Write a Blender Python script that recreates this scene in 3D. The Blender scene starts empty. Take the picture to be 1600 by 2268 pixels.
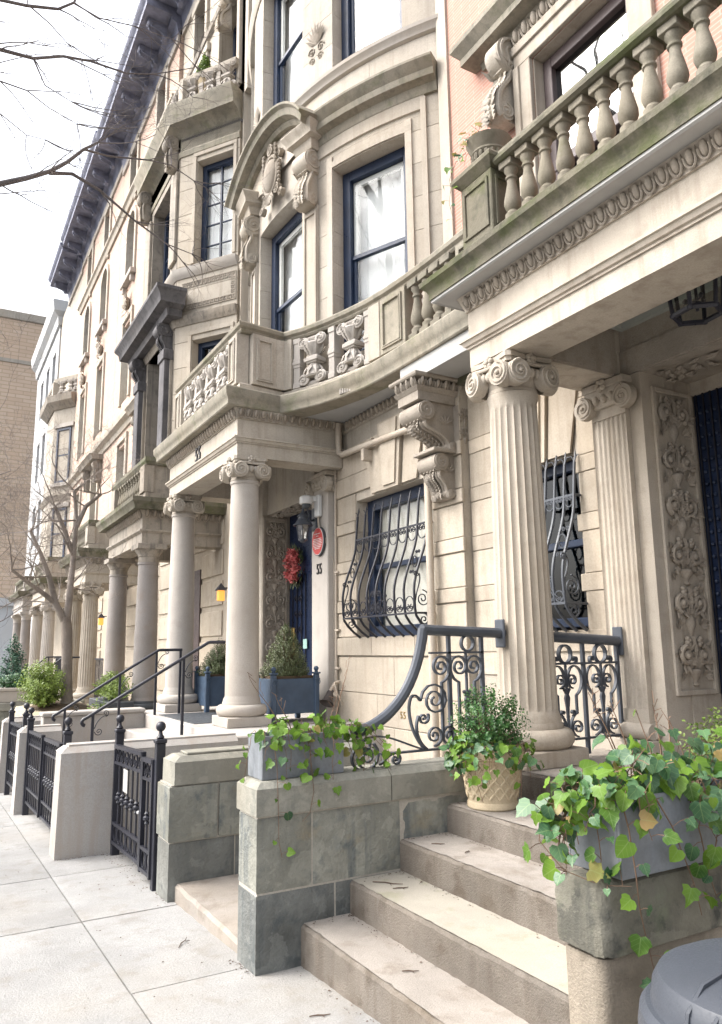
import bpy, bmesh, math, random
from mathutils import Vector, Matrix
R = math.radians
PI = math.pi
rnd = random.Random(7)
scene = bpy.context.scene
COL = scene.collection

# ------------------------------------------------------------------ camera
cam = bpy.data.cameras.new('camera')
cam.sensor_fit = 'VERTICAL'; cam.sensor_height = 36.0; cam.lens = 1665 / 2268 * 36.0
cam.clip_end = 2000
camo = bpy.data.objects.new('camera', cam); COL.objects.link(camo)
_y, _p, _r = R(29.77), R(10.24), R(-0.73)
_fw = Vector((math.sin(_y) * math.cos(_p), math.cos(_y) * math.cos(_p), math.sin(_p)))
_rt = Vector((math.cos(_y), -math.sin(_y), 0)); _up = _rt.cross(_fw)
_rt2 = _rt * math.cos(_r) + _up * math.sin(_r); _up2 = -_rt * math.sin(_r) + _up * math.cos(_r)
_m = Matrix((_rt2, _up2, -_fw)).transposed().to_4x4(); _m.translation = (0, 0, 1.55)
camo.matrix_world = _m
scene.camera = camo

# ------------------------------------------------------------------ sky, sun, exposure
SUN_EL, SUN_AZ = R(48), R(-62)         # azimuth from +Y towards +X
w = bpy.data.worlds.new('World'); scene.world = w; w.use_nodes = True
nt = w.node_tree; nt.nodes.clear()
sky = nt.nodes.new('ShaderNodeTexSky'); sky.sky_type = 'NISHITA'; sky.sun_disc = False
sky.sun_elevation = SUN_EL; sky.sun_rotation = SUN_AZ
sky.air_density = 1.0; sky.dust_density = 6.0; sky.ozone_density = 0.6
hs = nt.nodes.new('ShaderNodeHueSaturation'); hs.inputs['Saturation'].default_value = 0.34
bg = nt.nodes.new('ShaderNodeBackground'); bg.inputs['Strength'].default_value = 0.15
wo = nt.nodes.new('ShaderNodeOutputWorld')
nt.links.new(sky.outputs[0], hs.inputs['Color']); nt.links.new(hs.outputs[0], bg.inputs[0]); nt.links.new(bg.outputs[0], wo.inputs[0])
sl = bpy.data.lights.new('sun', 'SUN'); sl.energy = 0.5; sl.angle = R(40); sl.color = (1.0, 0.98, 0.95)
so = bpy.data.objects.new('sun', sl); COL.objects.link(so)
_sd = Vector((math.sin(SUN_AZ) * math.cos(SUN_EL), math.cos(SUN_AZ) * math.cos(SUN_EL), math.sin(SUN_EL)))
so.rotation_euler = (-_sd).to_track_quat('-Z', 'Y').to_euler()
so.location = _sd * 40
vs = scene.view_settings
vs.view_transform = 'Standard'; vs.look = 'None'; vs.gamma = 1.0; vs.use_curve_mapping = False
vs.exposure = 1.78

# ------------------------------------------------------------------ mesh helpers
class MB:
    def __init__(s): s.v = []; s.f = []
    def add(s, vs_, fs_):
        n = len(s.v); s.v.extend([tuple(p) for p in vs_]); s.f.extend([tuple(i + n for i in f) for f in fs_]); return s
    def hexa(s, p):      # 8 points: bottom 4 ccw, top 4 ccw
        return s.add(p, [(3, 2, 1, 0), (4, 5, 6, 7), (0, 1, 5, 4), (1, 2, 6, 5), (2, 3, 7, 6), (3, 0, 4, 7)])
    def box(s, x0, x1, y0, y1, z0, z1, b=0.0):
        if b <= 0:
            return s.hexa([(x0, y0, z0), (x1, y0, z0), (x1, y1, z0), (x0, y1, z0), (x0, y0, z1), (x1, y0, z1), (x1, y1, z1), (x0, y1, z1)])
        c = Vector(((x0 + x1) / 2, (y0 + y1) / 2, (z0 + z1) / 2)); h = Vector((abs(x1 - x0) / 2, abs(y1 - y0) / 2, abs(z1 - z0) / 2))
        return s.obox(c, Vector((1, 0, 0)), Vector((0, 1, 0)), Vector((0, 0, 1)), h, b)
    def obox(s, c, ax, ay, az, h, b=0.0):
        c = Vector(c); A = (Vector(ax), Vector(ay), Vector(az))
        if b <= 0:
            P = []
            for sz in (-1, 1):
                for sx, sy in ((-1, -1), (1, -1), (1, 1), (-1, 1)):
                    P.append(c + A[0] * sx * h[0] + A[1] * sy * h[1] + A[2] * sz * h[2])
            return s.hexa(P)
        b = min(b, h[0] * .9, h[1] * .9, h[2] * .9)
        vs_, idx = [], {}
        for sx in (-1, 1):
            for sy in (-1, 1):
                for sz in (-1, 1):
                    for k in range(3):
                        o = [h[0] - b, h[1] - b, h[2] - b]; o[k] = h[k]
                        idx[(sx, sy, sz, k)] = len(vs_)
                        vs_.append(c + A[0] * sx * o[0] + A[1] * sy * o[1] + A[2] * sz * o[2])
        F = []
        q = [(-1, -1), (1, -1), (1, 1), (-1, 1)]
        for k in range(3):
            for sg in (-1, 1):
                f = []
                for a_, b_ in q:
                    t = [0, 0, 0]; t[k] = sg; t[(k + 1) % 3] = a_; t[(k + 2) % 3] = b_
                    f.append(idx[(t[0], t[1], t[2], k)])
                F.append(f)
        for k in range(3):
            i, j = (k + 1) % 3, (k + 2) % 3
            for a_ in (-1, 1):
                for b_ in (-1, 1):
                    t = [0, 0, 0]; t[i] = a_; t[j] = b_
                    f = []
                    for sg, kk in ((-1, i), (1, i), (1, j), (-1, j)):
                        t2 = list(t); t2[k] = sg; f.append(idx[(t2[0], t2[1], t2[2], kk)])
                    F.append(f)
        for sx in (-1, 1):
            for sy in (-1, 1):
                for sz in (-1, 1):
                    F.append([idx[(sx, sy, sz, k)] for k in range(3)])
        return s.add(vs_, F)
    def prism(s, poly, fn0, fn1):       # poly of 2d points; fn maps (a,b) to 3d at both ends
        n = len(poly)
        return s.add([fn0(*p) for p in poly] + [fn1(*p) for p in poly],
                     [tuple(range(n))[::-1], tuple(range(n, 2 * n))] + [(i, (i + 1) % n, n + (i + 1) % n, n + i) for i in range(n)])
    def sweep(s, prof, path, closed=False):   # closed profile (out,z) along plan path, outward = right of travel
        m, n = len(path), len(prof); rows = []
        P = [Vector(p) for p in path]
        for i in range(m):
            if closed: d1 = (P[i] - P[i - 1]).normalized(); d2 = (P[(i + 1) % m] - P[i]).normalized()
            else:
                d2 = (P[i + 1] - P[i]).normalized() if i < m - 1 else (P[i] - P[i - 1]).normalized()
                d1 = (P[i] - P[i - 1]).normalized() if i > 0 else d2
            n1 = Vector((d1.y, -d1.x)); n2 = Vector((d2.y, -d2.x)); o = (n1 + n2) / max(.2, 1 + n1.dot(n2))
            rows.append([(P[i].x + o.x * a, P[i].y + o.y * a, z) for a, z in prof])
        V = [v for r in rows for v in r]; F = []
        for i in range(m if closed else m - 1):
            a = i * n; b = ((i + 1) % m) * n
            for j in range(n): F.append((a + j, a + (j + 1) % n, b + (j + 1) % n, b + j))
        if not closed: F += [tuple(range(n))[::-1], tuple(range((m - 1) * n, m * n))]
        return s.add(V, F)
    def lathe(s, prof, c=(0, 0, 0), seg=24, flute=0, fd=0.0, ax=None, cap=True):
        V, F = [], []; n = len(prof); c = Vector(c)
        if ax is None: e1, e2, e3 = Vector((1, 0, 0)), Vector((0, 1, 0)), Vector((0, 0, 1))
        else:
            e3 = Vector(ax).normalized(); e1 = e3.orthogonal().normalized(); e2 = e3.cross(e1)
        for i in range(seg):
            a = 2 * PI * i / seg
            k = 1.0
            for r, z in prof:
                rr = r * k
                V.append(c + e1 * math.cos(a) * rr + e2 * math.sin(a) * rr + e3 * z)
        for i in range(seg):
            a, b = i * n, ((i + 1) % seg) * n
            for j in range(n - 1): F.append((a + j, b + j, b + j + 1, a + j + 1))
        if cap: F += [tuple(i * n for i in range(seg))[::-1], tuple(i * n + n - 1 for i in range(seg))]
        return s.add(V, F)
    def tube(s, pts, r, seg=6, cap=True):
        pts = [Vector(p) for p in pts]; n = len(pts); V, F = [], []
        rr = r if isinstance(r, (list, tuple)) else [r] * n
        t0 = (pts[1] - pts[0]).normalized(); u = t0.orthogonal().normalized()
        for i in range(n):
            t = (pts[min(i + 1, n - 1)] - pts[max(i - 1, 0)])
            if t.length < 1e-9: t = t0
            t.normalize(); u = (u - t * u.dot(t))
            u = u.normalized() if u.length > 1e-6 else t.orthogonal().normalized()
            w_ = t.cross(u)
            for k in range(seg):
                a = 2 * PI * k / seg; V.append(pts[i] + (u * math.cos(a) + w_ * math.sin(a)) * rr[i])
        for i in range(n - 1):
            for k in range(seg): F.append((i * seg + k, i * seg + (k + 1) % seg, (i + 1) * seg + (k + 1) % seg, (i + 1) * seg + k))
        if cap: F += [tuple(range(seg))[::-1], tuple(range((n - 1) * seg, n * seg))]
        return s.add(V, F)
    def strip(s, pts, nrm, w, t):       # flat bar: width w along nrm, thickness t in the plane of the curve
        pts = [Vector(p) for p in pts]; nrm = Vector(nrm).normalized(); n = len(pts); V, F = [], []
        tt = t if isinstance(t, (list, tuple)) else [t] * n
        for i in range(n):
            d = (pts[min(i + 1, n - 1)] - pts[max(i - 1, 0)]).normalized(); p = nrm.cross(d).normalized()
            for a, b in ((-1, -1), (1, -1), (1, 1), (-1, 1)): V.append(pts[i] + nrm * (a * w / 2) + p * (b * tt[i] / 2))
        for i in range(n - 1):
            for k in range(4): F.append((i * 4 + k, i * 4 + (k + 1) % 4, (i + 1) * 4 + (k + 1) % 4, (i + 1) * 4 + k))
        F += [(3, 2, 1, 0), tuple(range((n - 1) * 4, n * 4))]
        return s.add(V, F)
    def ball(s, c, r, seg=10, rings=7, ax=(1, 0, 0), ay=(0, 1, 0), az=(0, 0, 1)):
        c = Vector(c); r = r if isinstance(r, (tuple, list)) else (r, r, r); ax, ay, az = Vector(ax), Vector(ay), Vector(az)
        V = [c - az * r[2]]; F = []
        for i in range(1, rings):
            th = PI * i / rings - PI / 2
            for k in range(seg):
                a = 2 * PI * k / seg
                V.append(c + ax * (r[0] * math.cos(th) * math.cos(a)) + ay * (r[1] * math.cos(th) * math.sin(a)) + az * (r[2] * math.sin(th)))
        V.append(c + az * r[2]); L = len(V) - 1
        for k in range(seg):
            F.append((0, 1 + (k + 1) % seg, 1 + k)); F.append((L, L - seg + k, L - seg + (k + 1) % seg))
        for i in range(rings - 2):
            for k in range(seg):
                a = 1 + i * seg; F.append((a + k, a + (k + 1) % seg, a + seg + (k + 1) % seg, a + seg + k))
        return s.add(V, F)
    def mesh(s, name, mat, sharp=32, fix=True):
        me = bpy.data.meshes.new(name); me.from_pydata([tuple(p) for p in s.v], [], s.f)
        if fix:
            bm = bmesh.new(); bm.from_mesh(me); bmesh.ops.recalc_face_normals(bm, faces=bm.faces); bm.to_mesh(me); bm.free()
        if mat is not None:
            for m_ in (mat if isinstance(mat, (list, tuple)) else [mat]): me.materials.append(m_)
        for p in me.polygons: p.use_smooth = True
        me.set_sharp_from_angle(angle=R(sharp))
        return me
    def split(s, name, mat, parent=None, **k):      # one object for each separate piece
        par = list(range(len(s.v)))
        def find(i):
            while par[i] != i: par[i] = par[par[i]]; i = par[i]
            return i
        for f in s.f:
            for i in f[1:]: par[find(i)] = find(f[0])
        gr = {}
        for f in s.f: gr.setdefault(find(f[0]), []).append(f)
        out = []
        for fs in gr.values():
            idx = sorted({i for f in fs for i in f}); mp = {a: b for b, a in enumerate(idx)}
            m = MB(); m.v = [s.v[i] for i in idx]; m.f = [tuple(mp[i] for i in f) for f in fs]; out.append(m.build(name, mat, parent, **k))
        return out[0]
    def build(s, name, mat, parent=None, M=None, sharp=32, fix=True, **k):
        return place(s.mesh(name, mat, sharp, fix), name, parent, M, **k)

WM = {}
I4 = Matrix.Identity(4)
def place(me, name, parent=None, M=None, label=None, cat=None, group=None, kind=None):
    o = bpy.data.objects.new(name, me); COL.objects.link(o)
    M = M.copy() if M is not None else I4.copy()
    if parent is not None:
        o.parent = parent; o.matrix_parent_inverse = WM[parent].inverted()
    o.matrix_basis = M; WM[o] = M
    if label: o['label'] = label
    if cat: o['category'] = cat
    if group: o['group'] = group
    if kind: o['kind'] = kind
    return o
def thing(name, loc, label, cat, group=None):
    return place(None, name, None, Matrix.Translation(loc), label, cat, group)
def T(x, y, z, rz=0.0, s=1.0):
    return Matrix.Translation((x, y, z)) @ Matrix.Rotation(rz, 4, 'Z') @ Matrix.Scale(s, 4)
def frame(o, ax, ay, az):
    m = Matrix((Vector(ax), Vector(ay), Vector(az))).transposed().to_4x4(); m.translation = Vector(o); return m
def spiral(c, r0, r1, turns, a0, u, v, n=26, sgn=1):
    c, u, v = Vector(c), Vector(u), Vector(v); out = []
    for i in range(n + 1):
        t = i / n; r = r0 + (r1 - r0) * t ** .9; a = a0 + sgn * 2 * PI * turns * t
        out.append(c + u * (r * math.cos(a)) + v * (r * math.sin(a)))
    return out
def bez(p0, p1, p2, p3, n=10):
    p0, p1, p2, p3 = map(Vector, (p0, p1, p2, p3))
    return [p0 * (1 - t) ** 3 + p1 * 3 * t * (1 - t) ** 2 + p2 * 3 * t * t * (1 - t) + p3 * t ** 3 for t in [i / n for i in range(n + 1)]]
def gz(y): return -0.04 * (y - 3.7)     # the pavement falls gently along the street

# ------------------------------------------------------------------ materials
def N(nt, t, **k):
    n = nt.nodes.new(t)
    for a, b in k.items():
        if a in n.inputs: n.inputs[a].default_value = b
        else: setattr(n, a, b)
    return n
def newmat(name):
    m = bpy.data.materials.new(name); m.use_nodes = True; nt = m.node_tree
    return m, nt, nt.nodes['Principled BSDF']
def mixc(nt, fac, a, b, blend='MIX'):
    n = nt.nodes.new('ShaderNodeMix'); n.data_type = 'RGBA'; n.blend_type = blend
    for sock, val in ((n.inputs[0], fac), (n.inputs[6], a), (n.inputs[7], b)):
        if hasattr(val, 'links') or isinstance(val, bpy.types.NodeSocket): nt.links.new(val, sock)
        else: sock.default_value = val if not isinstance(val, tuple) else (*val[:3], 1)
    return n.outputs[2]
def ramp(nt, sock, a, b, c0=0.0, c1=1.0):
    n = nt.nodes.new('ShaderNodeMapRange'); n.inputs[1].default_value = a; n.inputs[2].default_value = b
    n.inputs[3].default_value = c0; n.inputs[4].default_value = c1; nt.links.new(sock, n.inputs[0]); return n.outputs[0]
def noise(nt, vec, scale, detail=5, rough=.55, sx=(1, 1, 1), off=0.0):
    mp = nt.nodes.new('ShaderNodeMapping'); mp.inputs['Scale'].default_value = sx; mp.inputs['Location'].default_value = (off, off * .7, off * 1.3)
    nt.links.new(vec, mp.inputs[0])
    n = nt.nodes.new('ShaderNodeTexNoise'); n.inputs['Scale'].default_value = scale; n.inputs['Detail'].default_value = detail
    n.inputs['Roughness'].default_value = rough; nt.links.new(mp.outputs[0], n.inputs['Vector']); return n.outputs[0]
def stone(name, c, var=.10, stain=(.2, .18, .14), st=.35, streak=0.0, grain=60, bump=.25, rough=.85, patch=1.6, rv=.06, off=0.0, moss=None, mossamt=0.0, speck=0.0, flake=0.0, spots=0.0):
    m, nt, bs = newmat(name)
    g = nt.nodes.new('ShaderNodeNewGeometry').outputs['Position']
    n1 = noise(nt, g, patch, 6, .6, off=off); n2 = noise(nt, g, grain, 4, .7, off=off); n3 = noise(nt, g, patch * 4.3, 5, .6, off=off + 3)
    lo = tuple(x * (1 - var * 1.6) for x in c); hi = tuple(min(.9, x * (1 + var)) for x in c)
    col = mixc(nt, ramp(nt, n1, .32, .68), lo, hi)
    col = mixc(nt, ramp(nt, n2, .40, .66, 0, .45 + speck), col, tuple(x * .62 for x in c))
    col = mixc(nt, ramp(nt, n3, .53, .68, 0, st), col, stain)
    if streak > 0:
        n4 = noise(nt, g, 3.0, 4, .6, (3.2, 3.2, .22), off + 7)
        col = mixc(nt, ramp(nt, n4, .52, .66, 0, streak), col, stain)
    if flake:
        n7 = noise(nt, g, patch * 1.7, 8, .62, off=off + 23); fk = ramp(nt, n7, .50, .515, 0, flake); col = mixc(nt, fk, col, tuple(x * .70 for x in c))
        n8 = noise(nt, g, patch * 2.3, 8, .6, off=off + 29); col = mixc(nt, ramp(nt, n8, .56, .575, 0, flake * .8), col, tuple(min(.8, x * 1.16) for x in c))
    if spots:
        vo = nt.nodes.new('ShaderNodeTexVoronoi'); vo.inputs['Scale'].default_value = 2.6; nt.links.new(g, vo.inputs['Vector'])
        col = mixc(nt, ramp(nt, vo.outputs['Distance'], .035, .05, spots, 0), col, tuple(x * .5 for x in c))
        n9 = noise(nt, g, 260, 2, .5); col = mixc(nt, ramp(nt, n9, .60, .72, 0, .5), col, tuple(x * .55 for x in c)); col = mixc(nt, ramp(nt, n9, .38, .30, 0, .4), col, tuple(min(.9, x * 1.4) for x in c))
    if moss:
        n5 = noise(nt, g, 2.4, 7, .68, (1, 1, 1.6), off + 11)
        col = mixc(nt, ramp(nt, n5, .60 - mossamt * .3, .78 - mossamt * .3, 0, .85), col, moss)
    n6 = noise(nt, g, .9, 3, .5, (1, 1, .6), off + 17); col = mixc(nt, ramp(nt, n6, .48, .68, 0, .20), col, (c[0] * 1.02, c[1] * .88, c[2] * .68))
    oi = nt.nodes.new('ShaderNodeObjectInfo')
    hsv = nt.nodes.new('ShaderNodeHueSaturation'); nt.links.new(col, hsv.inputs['Color'])
    nt.links.new(ramp(nt, oi.outputs['Random'], 0, 1, 1 - rv, 1 + rv), hsv.inputs['Value'])
    nt.links.new(hsv.outputs[0], bs.inputs['Base Color'])
    bs.inputs['Roughness'].default_value = rough; bs.inputs['Specular IOR Level'].default_value = .25
    add = nt.nodes.new('ShaderNodeMath'); add.operation = 'ADD'; nt.links.new(n2, add.inputs[0]); nt.links.new(n3, add.inputs[1])
    bp = nt.nodes.new('ShaderNodeBump'); bp.inputs['Strength'].default_value = bump; bp.inputs['Distance'].default_value = .012
    nt.links.new(add.outputs[0], bp.inputs['Height']); nt.links.new(bp.outputs[0], bs.inputs['Normal'])
    return m
def paint(name, c, rough=.4, var=.15, bump=.05, scale=30, metal=0.0, spec=.4):
    m, nt, bs = newmat(name)
    g = nt.nodes.new('ShaderNodeNewGeometry').outputs['Position']
    n1 = noise(nt, g, 4, 5, .6); n2 = noise(nt, g, scale, 4, .6)
    col = mixc(nt, ramp(nt, n1, .35, .7), tuple(x * (1 - var) for x in c), tuple(x * (1 + var) for x in c))
    nt.links.new(col, bs.inputs['Base Color'])
    nt.links.new(ramp(nt, n2, .3, .7, max(.05, rough - .12), rough + .12), bs.inputs['Roughness'])
    bs.inputs['Metallic'].default_value = metal; bs.inputs['Specular IOR Level'].default_value = spec
    bp = nt.nodes.new('ShaderNodeBump'); bp.inputs['Strength'].default_value = bump; bp.inputs['Distance'].default_value = .006
    nt.links.new(n2, bp.inputs['Height']); nt.links.new(bp.outputs[0], bs.inputs['Normal'])
    return m
def leafmat(name, a, b, rough=.38, trans=.25, vein=0.0):
    m, nt, bs = newmat(name)
    oi = nt.nodes.new('ShaderNodeObjectInfo'); g = nt.nodes.new('ShaderNodeNewGeometry')
    n1 = noise(nt, g.outputs['Position'], 9, 2, .5)
    ad = nt.nodes.new('ShaderNodeMath'); ad.operation = 'ADD'
    nt.links.new(ramp(nt, n1, .3, .7, 0, .6), ad.inputs[0]); nt.links.new(ramp(nt, g.outputs['Random Per Island'], 0, 1, 0, .5), ad.inputs[1])
    ad2 = nt.nodes.new('ShaderNodeMath'); ad2.operation = 'ADD'; nt.links.new(ad.outputs[0], ad2.inputs[0]); nt.links.new(ramp(nt, oi.outputs['Random'], 0, 1, -.35, .35), ad2.inputs[1])
    col = mixc(nt, ramp(nt, ad2.outputs[0], 0, 1), a, b)
    if vein:
        tc = nt.nodes.new('ShaderNodeTexCoord'); sp = nt.nodes.new('ShaderNodeSeparateXYZ'); nt.links.new(tc.outputs['Object'], sp.inputs[0])
        def mth(op, a, b=None, c=None):
            n = nt.nodes.new('ShaderNodeMath'); n.operation = op
            for i_, v_ in enumerate((a, b, c)):
                if v_ is None: continue
                if isinstance(v_, (int, float)): n.inputs[i_].default_value = v_
                else: nt.links.new(v_, n.inputs[i_])
            return n.outputs[0]
        ax_ = mth('ABSOLUTE', sp.outputs[0]); mid = ramp(nt, ax_, .012, .035, 1, 0)
        sv_ = mth('PINGPONG', mth('SUBTRACT', sp.outputs[1], mth('MULTIPLY', ax_, .85)), .13); sd_ = ramp(nt, sv_, .004, .02, .8, 0)
        vf = mth('MULTIPLY', mth('MAXIMUM', mid, sd_), .28); col = mixc(nt, vf, col, (.30, .40, .16))
    nt.links.new(col, bs.inputs['Base Color']); bs.inputs['Roughness'].default_value = rough; bs.inputs['Specular IOR Level'].default_value = .35
    tr = nt.nodes.new('ShaderNodeBsdfTranslucent'); nt.links.new(col, tr.inputs[0])
    mx = nt.nodes.new('ShaderNodeMixShader'); mx.inputs[0].default_value = trans
    nt.links.new(bs.outputs[0], mx.inputs[1]); nt.links.new(tr.outputs[0], mx.inputs[2])
    nt.links.new(mx.outputs[0], nt.nodes['Material Output'].inputs[0])
    return m
def glassmat(name, tint, refl=.9, tr=.6):
    m, nt, bs = newmat(name); nt.nodes.remove(bs)
    gl = nt.nodes.new('ShaderNodeBsdfGlossy'); gl.inputs['Roughness'].default_value = .02; gl.inputs['Color'].default_value = (refl, refl, refl, 1)
    g = nt.nodes.new('ShaderNodeNewGeometry').outputs['Position']
    bp = nt.nodes.new('ShaderNodeBump'); bp.inputs['Strength'].default_value = .05; bp.inputs['Distance'].default_value = .03
    nt.links.new(noise(nt, g, 1.6, 2, .5), bp.inputs['Height']); nt.links.new(bp.outputs[0], gl.inputs['Normal'])
    tp = nt.nodes.new('ShaderNodeBsdfTransparent'); tp.inputs['Color'].default_value = (*tint, 1)
    lw = nt.nodes.new('ShaderNodeLayerWeight'); lw.inputs['Blend'].default_value = .5
    pw = nt.nodes.new('ShaderNodeMath'); pw.operation = 'POWER'; nt.links.new(lw.outputs['Facing'], pw.inputs[0]); pw.inputs[1].default_value = 4.5
    mx = nt.nodes.new('ShaderNodeMixShader'); nt.links.new(ramp(nt, pw.outputs[0], 0, 1, 1 - tr, .9), mx.inputs[0])
    nt.links.new(tp.outputs[0], mx.inputs[1]); nt.links.new(gl.outputs[0], mx.inputs[2])
    nt.links.new(mx.outputs[0], nt.nodes['Material Output'].inputs[0]); return m
def brickmat(name, a, b, mortar, w_, h_, axis='Y', off=0.0, mw=.012, rel=.5):
    m, nt, bs = newmat(name)
    g = nt.nodes.new('ShaderNodeNewGeometry').outputs['Position']
    sp = nt.nodes.new('ShaderNodeSeparateXYZ'); nt.links.new(g, sp.inputs[0])
    cb = nt.nodes.new('ShaderNodeCombineXYZ')
    if axis == 'XY':
        ad = nt.nodes.new('ShaderNodeMath'); ad.operation = 'ADD'; nt.links.new(sp.outputs[0], ad.inputs[0]); nt.links.new(sp.outputs[1], ad.inputs[1]); nt.links.new(ad.outputs[0], cb.inputs[0])
    else: nt.links.new(sp.outputs['XYZ'.index(axis)], cb.inputs[0])
    nt.links.new(sp.outputs[2], cb.inputs[1])
    br = nt.nodes.new('ShaderNodeTexBrick'); nt.links.new(cb.outputs[0], br.inputs['Vector'])
    br.inputs['Color1'].default_value = (*a, 1); br.inputs['Color2'].default_value = (*b, 1); br.inputs['Mortar'].default_value = (*mortar, 1)
    br.inputs['Scale'].default_value = 1.0; br.inputs['Brick Width'].default_value = w_; br.inputs['Row Height'].default_value = h_; br.inputs['Mortar Size'].default_value = mw
    n1 = noise(nt, g, 1.1, 5, .6, off=off)
    col = mixc(nt, ramp(nt, n1, .35, .7, 0, .3), br.outputs[0], tuple(x * .75 for x in a))
    nt.links.new(col, bs.inputs['Base Color']); bs.inputs['Roughness'].default_value = .9
    bp = nt.nodes.new('ShaderNodeBump'); bp.inputs['Strength'].default_value = rel; bp.inputs['Distance'].default_value = .01; bp.invert = True
    nt.links.new(br.outputs['Fac'], bp.inputs['Height']); nt.links.new(bp.outputs[0], bs.inputs['Normal'])
    return m

MAT = {}
M_ = MAT
M_['lime'] = stone('limestone', (.445, .402, .342), .10, (.25, .22, .18), .32, .42, rv=.06)
M_['limeN'] = stone('limestone_near', (.44, .392, .33), .10, (.245, .205, .16), .34, .42, grain=110, rv=.04, off=4)
M_['limeB'] = stone('limestone_bow', (.465, .42, .36), .08, (.29, .255, .21), .28, .42, rv=.09, off=9)
M_['block'] = stone('rusticated_limestone', (.445, .39, .318), .10, (.27, .225, .175), .32, .36, rv=.11, off=2)
M_['moss'] = stone('mossy_limestone', (.165, .152, .115), .25, (.06, .06, .045), .75, .6, moss=(.07, .085, .03), mossamt=.36, bump=.5, rv=.03)
M_['mossL'] = stone('weathered_limestone', (.29, .265, .215), .16, (.13, .125, .10), .5, .5, moss=(.14, .15, .08), mossamt=.16, bump=.4, rv=.03, off=5)
M_['balu'] = stone('weathered_baluster_stone', (.225, .205, .165), .18, (.10, .095, .07), .6, .4, moss=(.09, .10, .045), mossamt=.12, grain=140, bump=.4, rv=.10, off=6)
M_['dark'] = stone('soot_stained_stone', (.13, .125, .13), .25, (.05, .05, .055), .5, .6, rv=.05, off=8)
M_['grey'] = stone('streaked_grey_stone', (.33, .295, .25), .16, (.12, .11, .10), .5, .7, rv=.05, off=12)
M_['blue'] = stone('weathered_bluestone', (.245, .245, .212), .3, (.10, .112, .112), .9, .9, flake=.5, patch=2.0, grain=38, bump=.8, moss=(.235, .195, .125), mossamt=.10, rv=.16, off=3)
M_['blueL'] = stone('pale_bluestone_cap', (.265, .258, .222), .2, (.14, .145, .13), .6, .5, flake=.4, patch=2.2, bump=.5, rv=.06, off=13)
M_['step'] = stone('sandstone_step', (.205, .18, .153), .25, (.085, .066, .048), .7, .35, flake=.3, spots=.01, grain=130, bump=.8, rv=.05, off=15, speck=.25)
M_['tread'] = stone('pale_sandstone', (.315, .285, .253), .16, (.165, .135, .108), .6, 0, flake=.2, spots=.4, grain=130, bump=.5, rv=.06, off=16)
M_['treadY'] = stone('yellowed_sandstone', (.365, .338, .285), .13, (.23, .225, .145), .65, 0, flake=.2, spots=.2, grain=150, bump=.25, rv=.04, off=16)
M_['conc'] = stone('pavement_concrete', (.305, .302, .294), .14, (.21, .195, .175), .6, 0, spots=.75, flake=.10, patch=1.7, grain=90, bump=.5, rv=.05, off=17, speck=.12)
M_['white'] = stone('pale_painted_masonry', (.40, .378, .355), .06, (.33, .28, .235), .35, .5, grain=90, bump=.15, rv=.03, off=18)
M_['granite'] = stone('speckled_granite', (.31, .285, .268), .12, (.24, .19, .16), .4, .1, grain=210, speck=.5, bump=.12, rough=.6, rv=.05, off=19)
M_['tan'] = stone('tan_carved_stone', (.35, .31, .262), .16, (.19, .16, .128), .5, .3, grain=80, bump=.4, rv=.05, off=20)
M_['colm'] = stone('pale_column_stone', (.435, .402, .365), .08, (.32, .285, .25), .3, .3, grain=130, bump=.2, rv=.02, off=21)
M_['bed'] = stone('rough_kerb_stone', (.40, .345, .25), .15, (.24, .21, .13), .5, 0, patch=3, bump=.7, rv=.05, off=22)
M_['soil'] = stone('soil', (.10, .07, .045), .3, (.05, .035, .02), .5, 0, bump=1.0, rough=.95, off=23)
M_['slate'] = paint('dark_slate', (.055, .062, .07), .5)
M_['iron'] = paint('black_iron', (.020, .021, .030), .38, .25, .25, 60)
M_['rail'] = paint('grey_painted_iron', (.062, .070, .085), .42, .2, .2, 50)
M_['navy'] = paint('navy_window_paint', (.016, .028, .060), .38, .2, .1)
M_['door'] = paint('navy_door_paint', (.012, .022, .055), .35, .2, .1)
M_['plant'] = paint('blue_grey_planter', (.045, .072, .115), .5, .22, .1, 14)
M_['zinc'] = stone('grey_planter_metal', (.20, .215, .235), .10, (.12, .125, .13), .45, .55, grain=60, bump=.05, rough=.5, rv=.02, off=41)
M_['blueD'] = stone('dark_bluestone', (.185, .192, .182), .35, (.08, .09, .092), .9, .9, flake=.5, patch=2.0, grain=38, bump=.8, rv=.10, off=43)
M_['can'] = paint('grey_plastic', (.046, .052, .064), .45, .12, .12, 160)
M_['pipe'] = stone('stone_coloured_pipe_paint', (.47, .41, .34), .05, (.34, .28, .22), .25, .15, bump=.08, rough=.6, rv=.02)
M_['brown'] = paint('dark_brown_frame', (.075, .055, .055), .45)
M_['sash'] = paint('white_sash_paint', (.55, .55, .53), .5, .06)
M_['curtain'] = paint('white_curtain', (.80, .80, .79), .9, .05, .3, 12)
M_['blind'] = paint('cream_blind', (.60, .565, .50), .9, .05, .1, 9)
M_['room'] = paint('dark_interior', (.012, .014, .020), .9)
M_['glass'] = glassmat('window_glass', (.97, .98, .98), .85, .98)
M_['glassD'] = glassmat('dark_window_glass', (.3, .36, .42), .85, .97)
M_['glassM'] = glassmat('mirror_like_window_glass', (.35, .40, .42), .9, .76)
M_['soffit'] = paint('grey_soffit_paint', (.36, .355, .345), .8, .07)
M_['ceil'] = paint('green_grey_ceiling_paint', (.30, .315, .29), .8, .07)
M_['brickN'] = brickmat('thin_red_brick', (.40, .205, .155), (.46, .25, .19), (.46, .33, .275), .30, .042, mw=.006, rel=.3)
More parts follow.
